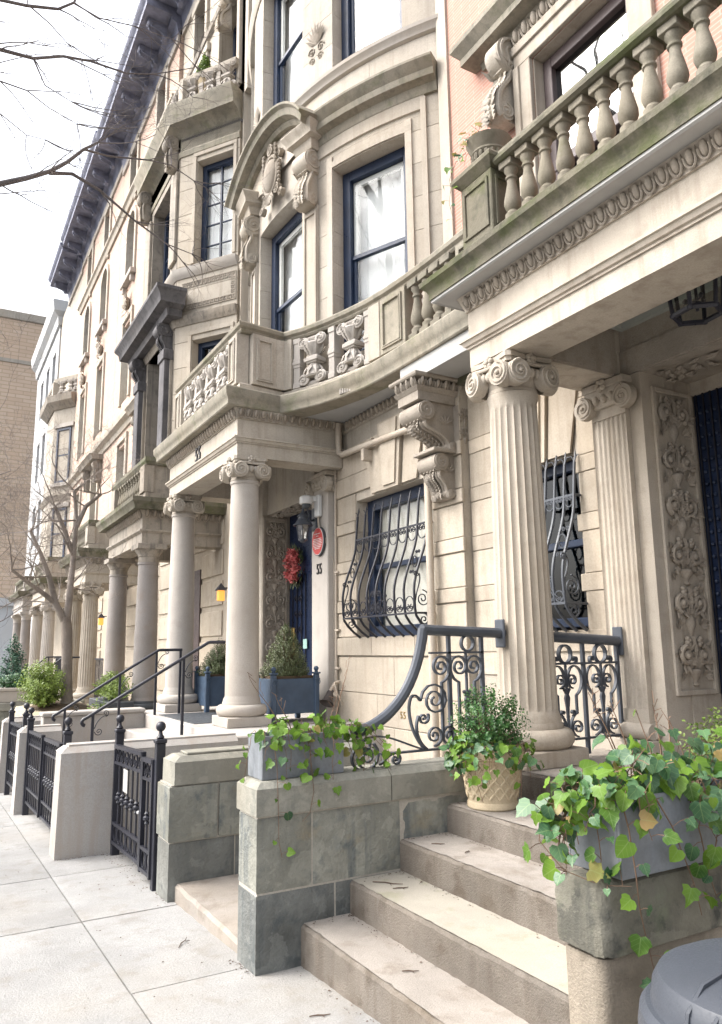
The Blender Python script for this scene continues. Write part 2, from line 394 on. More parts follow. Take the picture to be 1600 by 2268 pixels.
M_['brickD'] = brickmat('salmon_brick', (.42, .30, .24), (.48, .36, .295), (.52, .39, .31), .26, .055, off=3, mw=.007, rel=.25)
M_['brickT'] = brickmat('tan_brick', (.56, .42, .31), (.62, .49, .38), (.46, .35, .25), .9, .26, axis='XY', off=5, mw=.03, rel=.2)  # brick colours lightened to put some haze into the tan
M_['red'] = paint('red_plaque', (.50, .05, .045), .45, .08)
M_['letter'] = paint('white_lettering', (.75, .72, .70), .6, .03)
M_['num'] = paint('black_numerals', (.018, .016, .016), .45, .1)
M_['brass'] = paint('brass', (.45, .32, .12), .35, .1, .05, 30, .9)
M_['white_plastic'] = paint('white_plastic', (.62, .62, .61), .45, .03)
M_['terra'] = stone('cast_stone_pot', (.50, .415, .29), .10, (.36, .27, .16), .4, .15, grain=140, bump=.3, rv=.03, off=24)
M_['ivy'] = leafmat('ivy_leaf', (.028, .085, .015), (.17, .30, .03), .40, .35, 1)
M_['ivyD'] = leafmat('dark_ivy_leaf', (.020, .065, .030), (.08, .165, .07), .38, .18, 1)
M_['ivyY'] = leafmat('yellowing_ivy_leaf', (.20, .22, .05), (.34, .22, .09), .45, .3, 1)
M_['box'] = leafmat('boxwood_leaf', (.022, .075, .02), (.11, .22, .06), .35, .2)
M_['cone'] = leafmat('dull_yew_leaf', (.055, .08, .03), (.19, .215, .11), .5, .2)
M_['bush'] = leafmat('light_shrub_leaf', (.06, .115, .02), (.20, .27, .06), .45, .25)
M_['fir'] = leafmat('blue_green_conifer', (.025, .075, .055), (.08, .16, .10), .5, .15)
M_['stem'] = paint('brown_stem', (.16, .10, .065), .8, .3)
M_['bark'] = stone('grey_bark', (.30, .26, .23), .25, (.10, .08, .07), .5, .3, grain=60, bump=1.0, rv=.03, off=25)
M_['bark2'] = stone('dark_branch_bark', (.155, .14, .138), .25, (.08, .072, .072), .5, 0, grain=60, bump=.6, rv=.03, off=26)
M_['twig'] = paint('dry_twig', (.09, .06, .045), .85, .3)
M_['flower'] = leafmat('red_silk_petal', (.42, .02, .035), (.66, .20, .19), .7, .2)
M_['rust'] = paint('rusty_bell', (.055, .045, .042), .55, .3, .4)
m, _nt, _bs = newmat('lit_lantern_glass'); _bs.inputs['Base Color'].default_value = (.5, .2, .03, 1)
_bs.inputs['Emission Color'].default_value = (1, .42, .08, 1); _bs.inputs['Emission Strength'].default_value = .36; M_['lit'] = m
# ================================================================== the setting
def slope_quad(x0, x1, y0, y1, dz, th):
    return [(x0, y0, gz(y0) + dz - th), (x1, y0, gz(y0) + dz - th), (x1, y1, gz(y1) + dz - th), (x0, y1, gz(y1) + dz - th),
            (x0, y0, gz(y0) + dz), (x1, y0, gz(y0) + dz), (x1, y1, gz(y1) + dz), (x0, y1, gz(y1) + dz)]
mb = MB(); mb.add([(-400, -60, gz(-60) - .30), (400, -60, gz(-60) - .30), (400, 60, gz(60) - .30), (-400, 60, gz(60) - .30), (400, 600, gz(60) - .30), (-400, 600, gz(60) - .30)], [(0, 1, 2, 3), (3, 2, 4, 5)])
mb.build('ground', stone('asphalt', (.055, .055, .057), .2, (.03, .03, .03), .4, 0, bump=.5), kind='structure')
mb = MB(); mb.hexa(slope_quad(-2.6, 4.6, -8, 58, -.022, .25)); side = mb.build('sidewalk', stone('pavement_joint', (.25, .24, .22), .15, (.18, .16, .14), .4), kind='structure')
xs = [-2.58, -1.05, .945, 2.6]
ys = [-3.77 + 1.27 * i for i in range(0, 46)]
for i in range(3):
    for j in range(len(ys) - 1):
        g_ = .004
        x0, x1, y0, y1 = xs[i] + g_, xs[i + 1] - g_, ys[j] + g_, ys[j + 1] - g_
        q = slope_quad(x0, x1, y0, y1, rnd.uniform(-.002, .002), .06)
        b = .035
        top = [(x0 + b, y0 + b, q[4][2]), (x1 - b, y0 + b, q[5][2]), (x1 - b, y1 - b, q[6][2]), (x0 + b, y1 - b, q[7][2])]
        low = [(x, y, z - .004) for x, y, z in q[4:]]
        m_ = MB(); m_.add(q[:4] + low + top, [(3, 2, 1, 0), (0, 1, 5, 4), (1, 2, 6, 5), (2, 3, 7, 6), (3, 0, 4, 7), (4, 5, 9, 8), (5, 6, 10, 9), (6, 7, 11, 10), (7, 4, 8, 11), (8, 9, 10, 11)])
        m_.build('paving_slab', M_['conc'], side)

# ------------------------------------------------------------------ shared builders
def jitter_box(x0, x1, y0, y1, z0, z1, n=6, amp=.004, b=.008, seed=0, ax=1):
    """stone with a worn, slightly wavy arris along axis ax (1 = y)"""
    r = random.Random(seed); mb = MB(); V = []; F = []
    for i in range(n + 1):
        t = i / n; y = y0 + (y1 - y0) * t
        a, c_, d_ = (r.uniform(-amp, amp) for _ in range(3))
        ring = [(x0 + a, z0), (x0 + a, z1 - b * 1.6 + c_), (x0 + b + a + abs(d_), z1 + c_ * .6), (x1, z1), (x1, z0)]
        for x, z in ring: V.append((x, y, z) if ax == 1 else (y, x, z))
    for i in range(n):
        for k in range(5): F.append((i * 5 + k, i * 5 + (k + 1) % 5, i * 5 + 5 + (k + 1) % 5, i * 5 + 5 + k))
    F += [(0, 1, 2, 3, 4), tuple(n * 5 + k for k in (4, 3, 2, 1, 0))]
    return mb.add(V, F)

_sp = MB(); _k = spiral((0, 0, 0), 1.0, .12, 2.1, 0, (1, 0, 0), (0, 0, 1), 30)
def add_volute(mb, c, r, u, v, n, turns=2.0, a0=0.0, sgn=1, th=None, disc=True):
    """carved scroll: a disc with a raised spiral; plane axes u,v, outward n"""
    c, u, v, n = Vector(c), Vector(u).normalized(), Vector(v).normalized(), Vector(n).normalized(); th = th or r * .35
    if disc:
        k = 16; ring = [c + u * math.cos(2 * PI * i / k) * r + v * math.sin(2 * PI * i / k) * r for i in range(k)]
        mb.add([p - n * th for p in ring] + [p + n * (th * .25) for p in ring] , [tuple(range(k))[::-1], tuple(range(k, 2 * k))] + [(i, (i + 1) % k, k + (i + 1) % k, k + i) for i in range(k)])
    pts = spiral(c + n * th * .3, r * .93, r * .12, turns, a0, u, v, 30, sgn)
    rr = [r * .13 * (1 - .45 * i / 30) for i in range(31)]
    mb.tube(pts, rr, 5); mb.ball(c + n * th * .35, r * .17, 8, 5)
def leaf_blade(mb, p, d, n, L, W, curl=.3):
    """small carved acanthus lobe"""
    p, d, n = Vector(p), Vector(d).normalized(), Vector(n).normalized(); s_ = d.cross(n).normalized()
    A = [p, p + d * L * .4 + s_ * W * .5 + n * W * .2, p + d * L * .4 - s_ * W * .5 + n * W * .2, p + d * L * .45 + n * W * .5, p + d * L + n * W * curl]
    mb.add(A, [(0, 1, 3), (0, 3, 2), (1, 4, 3), (3, 4, 2), (0, 2, 4, 1)])

def ionic_mesh(r, h, mat, name='capital'):
    """angular ionic capital, z 0..h, neck radius r"""
    mb = MB()
    mb.lathe([(r * 1.0, 0), (r * 1.06, .02 * h), (r * 1.06, .10 * h), (r * 1.02, .13 * h), (r * 1.10, .35 * h), (r * 1.25, .55 * h), (r * 1.22, .62 * h), (r * .9, .66 * h)], seg=32)
    # concave abacus
    out = []; R_ = r * 1.72; rin = r * 1.18
    for k in range(4):
        a = PI / 4 + k * PI / 2
        for t in (-.07, .07): out.append((R_ * math.cos(a + t), R_ * math.sin(a + t)))
        for t in (.22, .5, .78):
            aa = a + t * PI / 2; rr = rin + (R_ - rin) * abs(t - .5) ** 1.5 * 1.9; out.append((rr * math.cos(aa), rr * math.sin(aa)))
    for z0, z1, s_ in ((.74 * h, .86 * h, .94), (.86 * h, h, 1.0)):
        mb.prism([(x * s_, y * s_) for x, y in out], lambda a, b, z=z0: (a, b, z), lambda a, b, z=z1: (a, b, z))
    rv = .53 * r
    for k in range(4):
        n = Vector((math.cos(k * PI / 2), math.sin(k * PI / 2), 0)); t = Vector((-n.y, n.x, 0))
        for sg in (-1, 1):
            nn = (n * math.cos(R(7)) + t * sg * math.sin(R(7))); uu = Vector((-nn.y, nn.x, 0)) * sg
            c = n * (r * 1.40) + t * (sg * r * .84); c.z = .40 * h
            add_volute(mb, c, rv, uu, (0, 0, 1), nn, 2.1, PI / 2, -1, rv * .8)
            mb.tube([c + Vector((0, 0, rv * .9)) + nn * .004, n * r * 1.34 + t * sg * r * .35 + Vector((0, 0, .70 * h)), n * r * 1.30 + Vector((0, 0, .70 * h))], [rv * .2, rv * .16, rv * .14], 6)
        for i in (-1, 0, 1): mb.ball(n * (r * 1.24) + t * (i * r * .34) + Vector((0, 0, .47 * h)), (.11 * h, .11 * h, .15 * h), 8, 6)
        for i in (-.5, .5): leaf_blade(mb, n * r * 1.25 + t * i * r * .34 + Vector((0, 0, .60 * h)), (0, 0, -1), n, .22 * h, .06 * h, .2)
        f = n * (r * 1.25) + Vector((0, 0, .88 * h))
        for i in range(5):
            a = 2 * PI * i / 5 + .3; mb.ball(f + t * math.cos(a) * .11 * h + Vector((0, 0, math.sin(a) * .11 * h)), .085 * h, 8, 5)
        mb.ball(f + n * .06 * h, .07 * h, 8, 5)
    return mb.mesh(name, mat, 40)
def shaft_mesh(r0, r1, H, mat, flutes=0):
    mb = MB(); nz = 9
    if not flutes:
        pr = [(r0 * 1.10, 0), (r0 * 1.10, .012), (r0 * 1.0, .05)]
        for i in range(nz + 1):
            t = i / nz; pr.append((r0 + (r1 - r0) * (t ** 1.5), .06 + (H - .10) * t))
        pr += [(r1 * 1.08, H - .03), (r1 * 1.08, H)]
        mb.lathe(pr, seg=40)
    else:
        per = 8; seg = flutes * per
        zs = [0, .015, .05, .07, .075, .10] + [.10 + (H - .22) * i / nz for i in range(1, nz + 1)] + [H - .10, H - .085, H - .06, H - .02, H]
        V, F = [], []
        for z in zs:
            t = max(0, min(1, (z - .06) / (H - .1))); rad = r0 + (r1 - r0) * t ** 1.5
            if z < .04: rad = r0 * 1.09
            elif z < .06: rad = r0 * 1.03
            if z > H - .03: rad = r1 * 1.09
            e = 1.0 if .09 < z < H - .11 else (.6 if .074 < z < H - .09 else 0)
            for i in range(seg):
                ph = (i % per) / per; d = 0
                if e and .08 < ph < .92: d = rad * .075 * e * math.sqrt(max(0, 1 - ((ph - .5) / .42) ** 2))
                a = 2 * PI * i / seg; V.append(((rad - d) * math.cos(a), (rad - d) * math.sin(a), z))
        for j in range(len(zs) - 1):
            for i in range(seg): F.append((j * seg + i, j * seg + (i + 1) % seg, (j + 1) * seg + (i + 1) % seg, (j + 1) * seg + i))
        F += [tuple(range(seg))[::-1], tuple(range((len(zs) - 1) * seg, len(zs) * seg))]
        mb.add(V, F)
    return mb.mesh('column', mat, 50)
def base_mesh(r, mat, hp=.09, ht=.115, wp=1.36):
    mb = MB(); mb.box(-r * wp, r * wp, -r * wp, r * wp, 0, hp, .008)
    pr = [(r * 1.0, hp)]
    for i in range(9):
        a = -PI / 2 + PI * i / 8; pr.append((r * 1.22 + ht * .42 * math.cos(a), hp + ht * .5 + ht * .5 * math.sin(a)))
    pr += [(r * 1.14, hp + ht), (r * 1.14, hp + ht + .02), (r * 1.08, hp + ht + .045), (r * .95, hp + ht + .045)]
    mb.lathe(pr, seg=40)
    return mb.mesh('base', mat, 40)
def tuscan_mesh(r, h, mat):
    mb = MB(); mb.lathe([(r, 0), (r * 1.02, .05 * h), (r * 1.02, .3 * h), (r * 1.10, .33 * h), (r * 1.10, .38 * h), (r * 1.22, .5 * h), (r * 1.38, .62 * h), (r * 1.42, .70 * h)], seg=32)
    mb.box(-r * 1.5, r * 1.5, -r * 1.5, r * 1.5, .70 * h, h, .006); return mb.mesh('capital', mat, 40)
def column(parent, x, y, z0, z1, r0, cap='ionic', flutes=0, mat='lime', ch=.25, bh=.25, bmat=None, capmat=None, label=None, rz=0):
    key = (round(r0, 3), round(z1 - z0, 3), cap, flutes, mat, bmat)
    if key not in CACHE:
        r1 = r0 * .85
        CACHE[key] = (shaft_mesh(r0, r1, z1 - z0 - ch - bh, M_[mat], flutes), (ionic_mesh(r1, ch, M_[capmat or mat]) if cap == 'ionic' else tuscan_mesh(r1, ch, M_[capmat or mat])), base_mesh(r0, M_[bmat or mat], bh * .40, bh * .46))
    s_, c_, b_ = CACHE[key]
    o = place(s_, 'column', parent, T(x, y, z0 + bh), label=label)
    place(c_, 'capital', o, T(x, y, z1 - ch, rz)); place(b_, 'base', o, T(x, y, z0))
    return o
CACHE = {}
def egg_unit(p, mat):
    mb = MB(); h = p * 1.2
    mb.ball((0, .010, 0), (p * .26, p * .24, h * .44), 10, 7)
    ring = [(p * .40 * math.cos(a), .012, -p * .02 + h * .56 * math.sin(a)) for a in [PI * (.92 + 1.16 * i / 10) for i in range(11)]]
    mb.tube(ring, p * .09, 5)
    mb.add([(p * .5, .005, h * .45), (p * .44, 0, h * .1), (p * .56, 0, h * .1), (p * .5, p * .28, h * .1), (p * .5, .005, -h * .55)], [(0, 1, 3), (0, 3, 2), (1, 4, 3), (3, 4, 2), (0, 2, 4, 1)])
    return mb.mesh('egg_ornament', mat, 60)
def eggs(parent, a, b, z, p, mat, tilt=.35):
    """egg-and-dart course from plan point a to b, outward on the right of travel"""
    k = ('egg', p, mat)
    if k not in CACHE: CACHE[k] = egg_unit(p, M_[mat])
    a, b = Vector(a), Vector(b); L = (b - a).length; n = max(1, int(L / p)); d = (b - a) / L; o = Vector((d.y, -d.x))
    for i in range(n):
        q = a + d * (L * (i + .5) / n)
        ax = Vector((d.x, d.y, 0)); ay = Vector((o.x, o.y, 0)); az = Vector((0, 0, 1))
        az2 = (az * math.cos(tilt) + ay * math.sin(tilt)); ay2 = (ay * math.cos(tilt) - az * math.sin(tilt))
        place(CACHE[k], 'egg_ornament', parent, frame((q.x, q.y, z), ax, ay2, az2))
def console_mesh(H, D, W, mat, name='bracket'):
    """scrolled bracket: x = width, y = outward, z = up, top at z 0, wall at y 0"""
    mb = MB()
    rt, rb = .20 * H, .105 * H
    ct, cb = (D - rt, -rt), (rb * 1.25, -H + rb)
    poly = [(0, 0), (D - rt, 0)]
    for i in range(1, 9): a = PI / 2 - i * (PI * .95) / 8; poly.append((ct[0] + rt * math.cos(a), ct[1] + rt * math.sin(a)))
    p0 = Vector((poly[-1][0], poly[-1][1], 0)); p3 = Vector((cb[0] + rb, cb[1] + rb * .3, 0))
    poly += [(q.x, q.y) for q in bez(p0, p0 + Vector((.10 * D, -.22 * H, 0)), p3 + Vector((.06 * D, .30 * H, 0)), p3, 9)[1:]]
    for i in range(1, 7): a = .2 - i * (PI * .62) / 6; poly.append((cb[0] + rb * math.cos(a), cb[1] + rb * math.sin(a)))
    poly += [(0, -H)]
    w = W * .42
    mb.prism(poly, lambda a, b: (-w, a, b), lambda a, b: (w, a, b))
    front = [Vector((0, a, b)) for a, b in poly[2:-1]]
    for sx in (-1, 1):
        n = Vector((sx, 0, 0))
        for (c, r) in ((ct, rt), (cb, rb)):
            mb.lathe([(r * .98, -.02 * W), (r * .98, .10 * W), (r * .8, .11 * W)], (sx * w, c[0], c[1]), 20, ax=n)
            add_volute(mb, (sx * (w + .10 * W), c[0], c[1]), r * .92, (0, 1, 0), (0, 0, 1), n, 1.9, PI / 2, -1 if r == rt else 1, .03 * W, False)
        # raised border along the S
        mb.tube([p + Vector((sx * (w + .02 * W), -.03 * D, 0)) for p in front[5:-3]], .035 * H, 6)
        base = Vector((sx * w, .28 * D, -.42 * H))
        for i in range(5):
            a = R(20 + i * 32); leaf_blade(mb, base, (0, math.cos(a), math.sin(a)), n, .22 * H, .09 * H, .3)
    # front: acanthus ribs and beads
    for sx in (-.28, -.1, .1, .28): mb.tube([p + Vector((sx * W, .012 * H, 0)) for p in front[6:-4]], .03 * H, 5)
    for i, p in enumerate(front[7:-4]):
        mb.ball(p + Vector((0, .03 * H, 0)), .035 * H, 6, 5)
        for sx in (-1, 1): leaf_blade(mb, p + Vector((sx * W * .12, .01 * H, 0)), (sx * .8, .25, -.6), (0, 1, 0), .13 * H, .09 * H, .5)
    mb.ball((0, cb[0] + rb * .9, cb[1] + .02 * H), (w * 1.15, rb * .55, rb * .8), 10, 6)
    return mb.mesh(name, mat, 40)
def relief(parent, o, u, v, n, W, H, mat, seed=1, name='carved_relief'):
    """foliage, urns and scrolls carved on a panel: origin at lower centre, u across, v up, n outward"""
    o, u, v, n = Vector(o), Vector(u), Vector(v), Vector(n); r = random.Random(seed); mb = MB()
    nseg = max(2, int(H / (W * .95))); st = H / nseg
    for i in range(nseg):
        c = o + v * (st * i); k = i % 2
        # urn or bud on the axis
        prof = [(.05, .02), (.09, .05), (.05, .10), (.07, .16), (.15, .26), (.17, .32), (.12, .36)] if k == 0 else [(.03, .0), (.06, .10), (.14, .24), (.10, .38), (.03, .46)]
        rows = []
        for rr, h in prof: rows.append([c + v * (h * st) + u * (W * rr * math.cos(PI * q / 6)) + n * (W * rr * .75 * math.sin(PI * q / 6)) for q in range(7)])
        mb.add([p for row in rows for p in row], [(a * 7 + q, a * 7 + q + 1, a * 7 + 8 + q, a * 7 + 7 + q) for a in range(len(prof) - 1) for q in range(6)])
        for q in range(7): a = PI / 2 + (q - 3) * .36; leaf_blade(mb, c + v * (.36 * st), u * math.cos(a) + v * math.sin(a), n, W * .30, W * .14, .7)
        for sg in (-1, 1):
            cc = c + v * (st * (.62 + .05 * k)) + u * (sg * W * .26)
            pts = spiral(cc + n * W * .05, W * .20, W * .045, 1.35, -PI / 2 + .3 * k, u * sg, v * (1 if k else -1), 20)
            mb.tube(pts, [W * .06 * (1 - .35 * q / 20) for q in range(21)], 6); mb.ball(cc + n * W * .06, W * .075, 8, 6)
            for q in range(9):
                a = r.uniform(0, 2 * PI); p = cc + (u * math.cos(a) + v * math.sin(a)) * W * r.uniform(.10, .22)
                leaf_blade(mb, p + n * W * .02, u * math.cos(a) * .9 + v * (math.sin(a) + .3), n, W * r.uniform(.16, .26), W * .13, .6)
            cc = c + v * (st * .22) + u * (sg * W * .33)
            for q in range(6): a = PI / 2 - sg * (q - 1) * .5; leaf_blade(mb, cc, u * math.cos(a) + v * math.sin(a), n, W * r.uniform(.14, .22), W * .12, .7)
            for q in range(4): mb.ball(c + v * (st * (.84 + .04 * q)) + u * (sg * W * (.16 + .05 * (q % 2))) + n * W * .05, W * .055, 7, 5)
        mb.tube([c + v * (.45 * st) + n * W * .03, c + v * (.75 * st) + u * W * .03 + n * W * .05, c + v * st + n * W * .03], W * .045, 6)
    return mb.build(name, mat, parent, sharp=50)
def flat_wall(parent, X, y0, y1, z0, z1, th, ops, mat, name='wall'):
    ysx = sorted({y0, y1, *[a for o in ops for a in o[:2]]}); zsx = sorted({z0, z1, *[a for o in ops for a in o[2:4]]}); mb = MB()
    for i in range(len(ysx) - 1):
        run = None
        for j in range(len(zsx) - 1):
            cy, cz = (ysx[i] + ysx[i + 1]) / 2, (zsx[j] + zsx[j + 1]) / 2
            hole = any(o[0] < cy < o[1] and o[2] < cz < o[3] for o in ops)
            if not hole: run = [zsx[j] if run is None else run[0], zsx[j + 1]]
            if hole or j == len(zsx) - 2:
                if run: mb.box(X, X + th, ysx[i], ysx[i + 1], run[0], run[1])
                run = None
    return mb.build(name, M_[mat], parent)
def sash_window(parent, O, u, n, W, H, fmat='navy', curtain='curtain', fw=.075, meet=.5, bars=(1, 0), deep=.14, glass='glass', name='window', arch=False):
    """window in an opening: O = lower corner at the outer frame face, u across, n INTO the wall"""
    O, u, n = Vector(O), Vector(u).normalized(), Vector(n).normalized(); v = Vector((0, 0, 1)); mb = MB()
    def bar(a0, a1, b0, b1, d0, d1): mb.obox(O + u * (a0 + a1) / 2 + v * (b0 + b1) / 2 + n * (d0 + d1) / 2, u, v, n, ((a1 - a0) / 2, (b1 - b0) / 2, (d1 - d0) / 2), .006)
    bar(0, fw, 0, H, 0, .10); bar(W - fw, W, 0, H, 0, .10); bar(fw, W - fw, H - fw * 1.1, H, 0, .10); bar(fw, W - fw, 0, fw, 0, .10)
    zm = H * meet
    if meet:
        bar(fw, W - fw, zm - .03, zm + .03, .03, .09)
        bar(fw, fw + .045, fw, zm, .055, .10); bar(W - fw - .045, W - fw, fw, zm, .055, .10)
    nb, nh = bars
    for i in range(1, nb): a = fw + (W - 2 * fw) * i / nb; bar(a - .022, a + .022, fw, H - fw, .035, .085)
    for i in range(1, nh + 1): b_ = H * i / (nh + 1); bar(fw, W - fw, b_ - .014, b_ + .014, .045, .08)
    o = mb.build(name, M_[fmat], parent)
    zz = [(fw, zm - .03), (zm + .03, H - fw * 1.1)] if meet else [(fw, H - fw)]
    for k, (b0, b1) in enumerate(zz):
        d = .075 if (k == 0 and meet) else .06
        g = MB(); P = [O + u * fw + v * b0 + n * d, O + u * (W - fw) + v * b0 + n * d, O + u * (W - fw) + v * b1 + n * d, O + u * fw + v * b1 + n * d]
        g.add(P + [p + n * .006 for p in P], [(0, 1, 2, 3), (7, 6, 5, 4), (0, 4, 5, 1), (1, 5, 6, 2), (2, 6, 7, 3), (3, 7, 4, 0)]); g.build('pane', M_[glass], o)
    if curtain:
        g = MB(); k = 22; pts = [(i / k, .012 * math.sin(i * 2.1)) for i in range(k + 1)]
        V = []
        for b0 in (fw * .5, H - fw * .5):
            for t, w_ in pts: V.append(O + u * (fw * .4 + (W - fw * .8) * t) + v * b0 + n * (deep + w_))
        g.add(V, [(i, i + 1, k + 2 + i, k + 1 + i) for i in range(k)]); g.build('curtain', M_[curtain], o, fix=False)
    g = MB(); e = .32
    P = [O + u * .0 + n * .1, O + u * W + n * .1, O + u * W + v * H + n * .1, O + v * H + n * .1]; Q = [p + n * e for p in P]
    g.add(P + Q, [(4, 5, 6, 7), (0, 1, 5, 4), (1, 2, 6, 5), (2, 3, 7, 6), (3, 0, 4, 7)]); g.build('interior', M_['room'], o, fix=False)
    return o
# ================================================================== near stoop and its walls
st = thing('stoop', (2.5, 2.7, 0), 'wide sandstone stoop of worn steps between two stone cheek walls', 'stoop')
noses = [(1.74, .19), (2.02, .35), (2.34, .51), (2.655, .66), (3.14, .81)]
Y0s, Y1s = 1.55, 3.705
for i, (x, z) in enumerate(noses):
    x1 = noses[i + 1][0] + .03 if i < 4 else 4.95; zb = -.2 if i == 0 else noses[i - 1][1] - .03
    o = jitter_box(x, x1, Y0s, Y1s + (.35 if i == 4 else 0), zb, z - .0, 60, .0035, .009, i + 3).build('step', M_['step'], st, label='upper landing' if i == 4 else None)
    # a paler sheet lies on each tread; the riser keeps the darker stone colour
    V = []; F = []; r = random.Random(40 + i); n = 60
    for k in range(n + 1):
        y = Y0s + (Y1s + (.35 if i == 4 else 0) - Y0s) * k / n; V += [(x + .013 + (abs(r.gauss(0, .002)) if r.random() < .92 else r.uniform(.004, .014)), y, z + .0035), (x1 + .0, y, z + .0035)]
    mb = MB(); mb.add(V, [(2 * k, 2 * k + 1, 2 * k + 3, 2 * k + 2) for k in range(n)]); mb.build('tread_sheet', M_['treadY' if i == 1 else 'tread'], o, fix=False)
mb = MB(); mb.box(1.8, 4.9, Y0s + .01, Y1s - .01, -.3, .10); mb.build('core', M_['step'], st)

M_['mort'] = stone('pale_mortar', (.40, .375, .33), .1, (.25, .23, .2), .4)
cw = thing('cheek_wall', (1.5, 3.83, 0), 'grey-green bluestone cheek wall of the near stoop, grey planter on its end', 'wall')
def wstone(x0, x1, y0, y1, z0, z1, mat, parent, seed, face=.004, b=.010):
    """squared stone with a riven near face"""
    r = random.Random(seed); mb = MB(); nx = max(2, int((x1 - x0) / .05)); nz = max(2, int((z1 - z0) / .05))
    V, F = [], []
    for i in range(nx + 1):
        for k in range(nz + 1):
            e = 1 if 0 < i < nx and 0 < k < nz else -.9
            V.append((x0 + (x1 - x0) * i / nx, y0 + (b * .55 if e < 0 else r.uniform(-face, face)), z0 + (z1 - z0) * k / nz))
    W = nz + 1
    for i in range(nx):
        for k in range(nz): F.append((i * W + k, (i + 1) * W + k, (i + 1) * W + k + 1, i * W + k + 1))
    mb.add(V, F)
    mb.box(x0 + .001, x1 - .001, y0 + b * .55 + .001, y1, z0 + .001, z1 - .001, .006)
    return mb.build('stone_block', M_[mat], parent, sharp=28)
mb = MB(); mb.box(1.504, 3.12, 3.7065, 3.955, -.1, .724); mb.build('mortar_bed', M_['mort'], cw)
zc = [(-.15, .355), (.365, .715)]
wstone(1.50, 1.93, 3.70, 3.96, -.15, .355, 'blueD', cw, 1); wstone(1.94, 2.9, 3.70, 3.96, -.15, .355, 'blueD', cw, 2)
wstone(1.50, 1.80, 3.70, 3.96, .365, .715, 'blue', cw, 3); wstone(1.808, 2.34, 3.70, 3.96, .365, .715, 'blue', cw, 4); wstone(2.348, 3.13, 3.702, 3.96, .365, .715, 'blue', cw, 5)
def capstone(x0, x1, y0, y1, z0, z1, zt, mat, parent, ch=.035, end=True, endfar=False):
    """coping: vertical face z0..z1, chamfer up to zt"""
    mb = MB(); b = ch; xe = ch if end else 0; xf = ch if endfar else 0
    mb.hexa([(x0, y0, z0), (x1, y0, z0), (x1, y1, z0), (x0, y1, z0), (x0, y0, z1), (x1, y0, z1), (x1, y1, z1), (x0, y1, z1)])
    mb.hexa([(x0, y0, z1 + .0005), (x1, y0, z1 + .0005), (x1, y1, z1 + .0005), (x0, y1, z1 + .0005), (x0 + xe, y0 + b, zt), (x1 - xf, y0 + b, zt), (x1 - xf, y1 - b, zt), (x0 + xe, y1 - b, zt)])
    return mb.build('coping', M_[mat], parent)
capstone(1.49, 2.28, 3.69, 3.97, .725, .855, .885, 'blueL', cw); capstone(2.286, 3.13, 3.69, 3.97, .725, .855, .885, 'blueL', cw, end=False)
wb = thing('yard_wall', (1.48, 5.3, gz(5.3)), 'low grey-green stone wall with chamfered cap right of the single iron gate', 'wall')
wstone(1.48, 1.93, 5.17, 5.46, -.25, .30, 'blueD', wb, 11); wstone(1.938, 2.9, 5.17, 5.46, -.25, .30, 'blueD', wb, 12)
wstone(1.47, 1.80, 5.155, 5.47, .31, .655, 'blue', wb, 13); wstone(1.815, 2.9, 5.155, 5.47, .31, .655, 'blue', wb, 14)
mb = MB(); mb.box(1.485, 2.89, 5.177, 5.455, -.2, .664); mb.build('mortar_bed', M_['mort'], wb)
capstone(1.50, 2.9, 5.16, 5.45, .665, .81, .845, 'blueL', wb, .05)
mb = MB(); mb.box(1.60, 2.9, 5.22, 5.39, .846, .862, .004); mb.build('coping_slab', M_['blueL'], wb)
ya = thing('area_step', (1.6, 4.55, 0), 'low sandstone step into the yard between the two bluestone walls', 'step')
jitter_box(1.53, 2.5, 3.97, 5.165, -.3, .05, 10, .006, .012, 77).build('tread', M_['tread'], ya)
mb = MB(); mb.box(2.2, 4.2, 3.97, 5.16, -.5, .04); mb.build('yard_paving', M_['conc'], side)
mb = MB(); mb.box(1.6, 4.2, 5.47, 7.0, -.5, -.10); mb.build('yard_paving', M_['conc'], side)
# right cheek wall, its street end rounded and chipped
M_['rcap'] = stone('blackened_cap_stone', (.21, .20, .162), .45, (.045, .048, .045), 1.0, .6, flake=.5, patch=2.2, bump=.5, moss=(.17, .19, .12), mossamt=.18, off=31)
rc = thing('cheek_wall', (1.64, 1.58, 0), 'chipped mossy cheek wall right of the steps, beside the rubbish bin', 'wall')
def rcpoly(g=0):
    P = [(3.1, 1.73 + g), (1.64 - g, 1.73 + g)]
    for i in range(0, 7): a = i / 6 * PI / 2; P.append((1.67 - (.03 + g) * math.cos(a), 1.62 - (.03 + g) * math.sin(a)))
    return P + [(3.1, 1.59 - g)]
mb = MB(); mb.prism(rcpoly(), lambda a, b: (a, b, -.1), lambda a, b: (a, b, .715)); mb.build('stone_block', stone('weathered_tan_stone', (.255, .222, .178), .25, (.12, .10, .075), .6, .5, flake=.3, patch=2.0, grain=120, bump=.6, off=51), rc, sharp=20)
V, F = [], []; r = random.Random(5); P = rcpoly(.012); lv = [(.725, 0), (.75, .004), (.80, .002), (.86, .004), (.895, -.004), (.911, -.03)]
for z, g in lv:
    for (x, y) in rcpoly(.012 + g): V.append((x + r.uniform(-.002, .002), y + r.uniform(-.002, .002), z + r.uniform(-.003, .003)))
k = len(P)
for j in range(len(lv) - 1):
    for i in range(k): F.append((j * k + i, j * k + (i + 1) % k, (j + 1) * k + (i + 1) % k, (j + 1) * k + i))
F += [tuple(range(k))[::-1], tuple(range((len(lv) - 1) * k, len(lv) * k))]
mb = MB(); mb.add(V, F); mb.build('coping', M_['rcap'], rc, sharp=25)

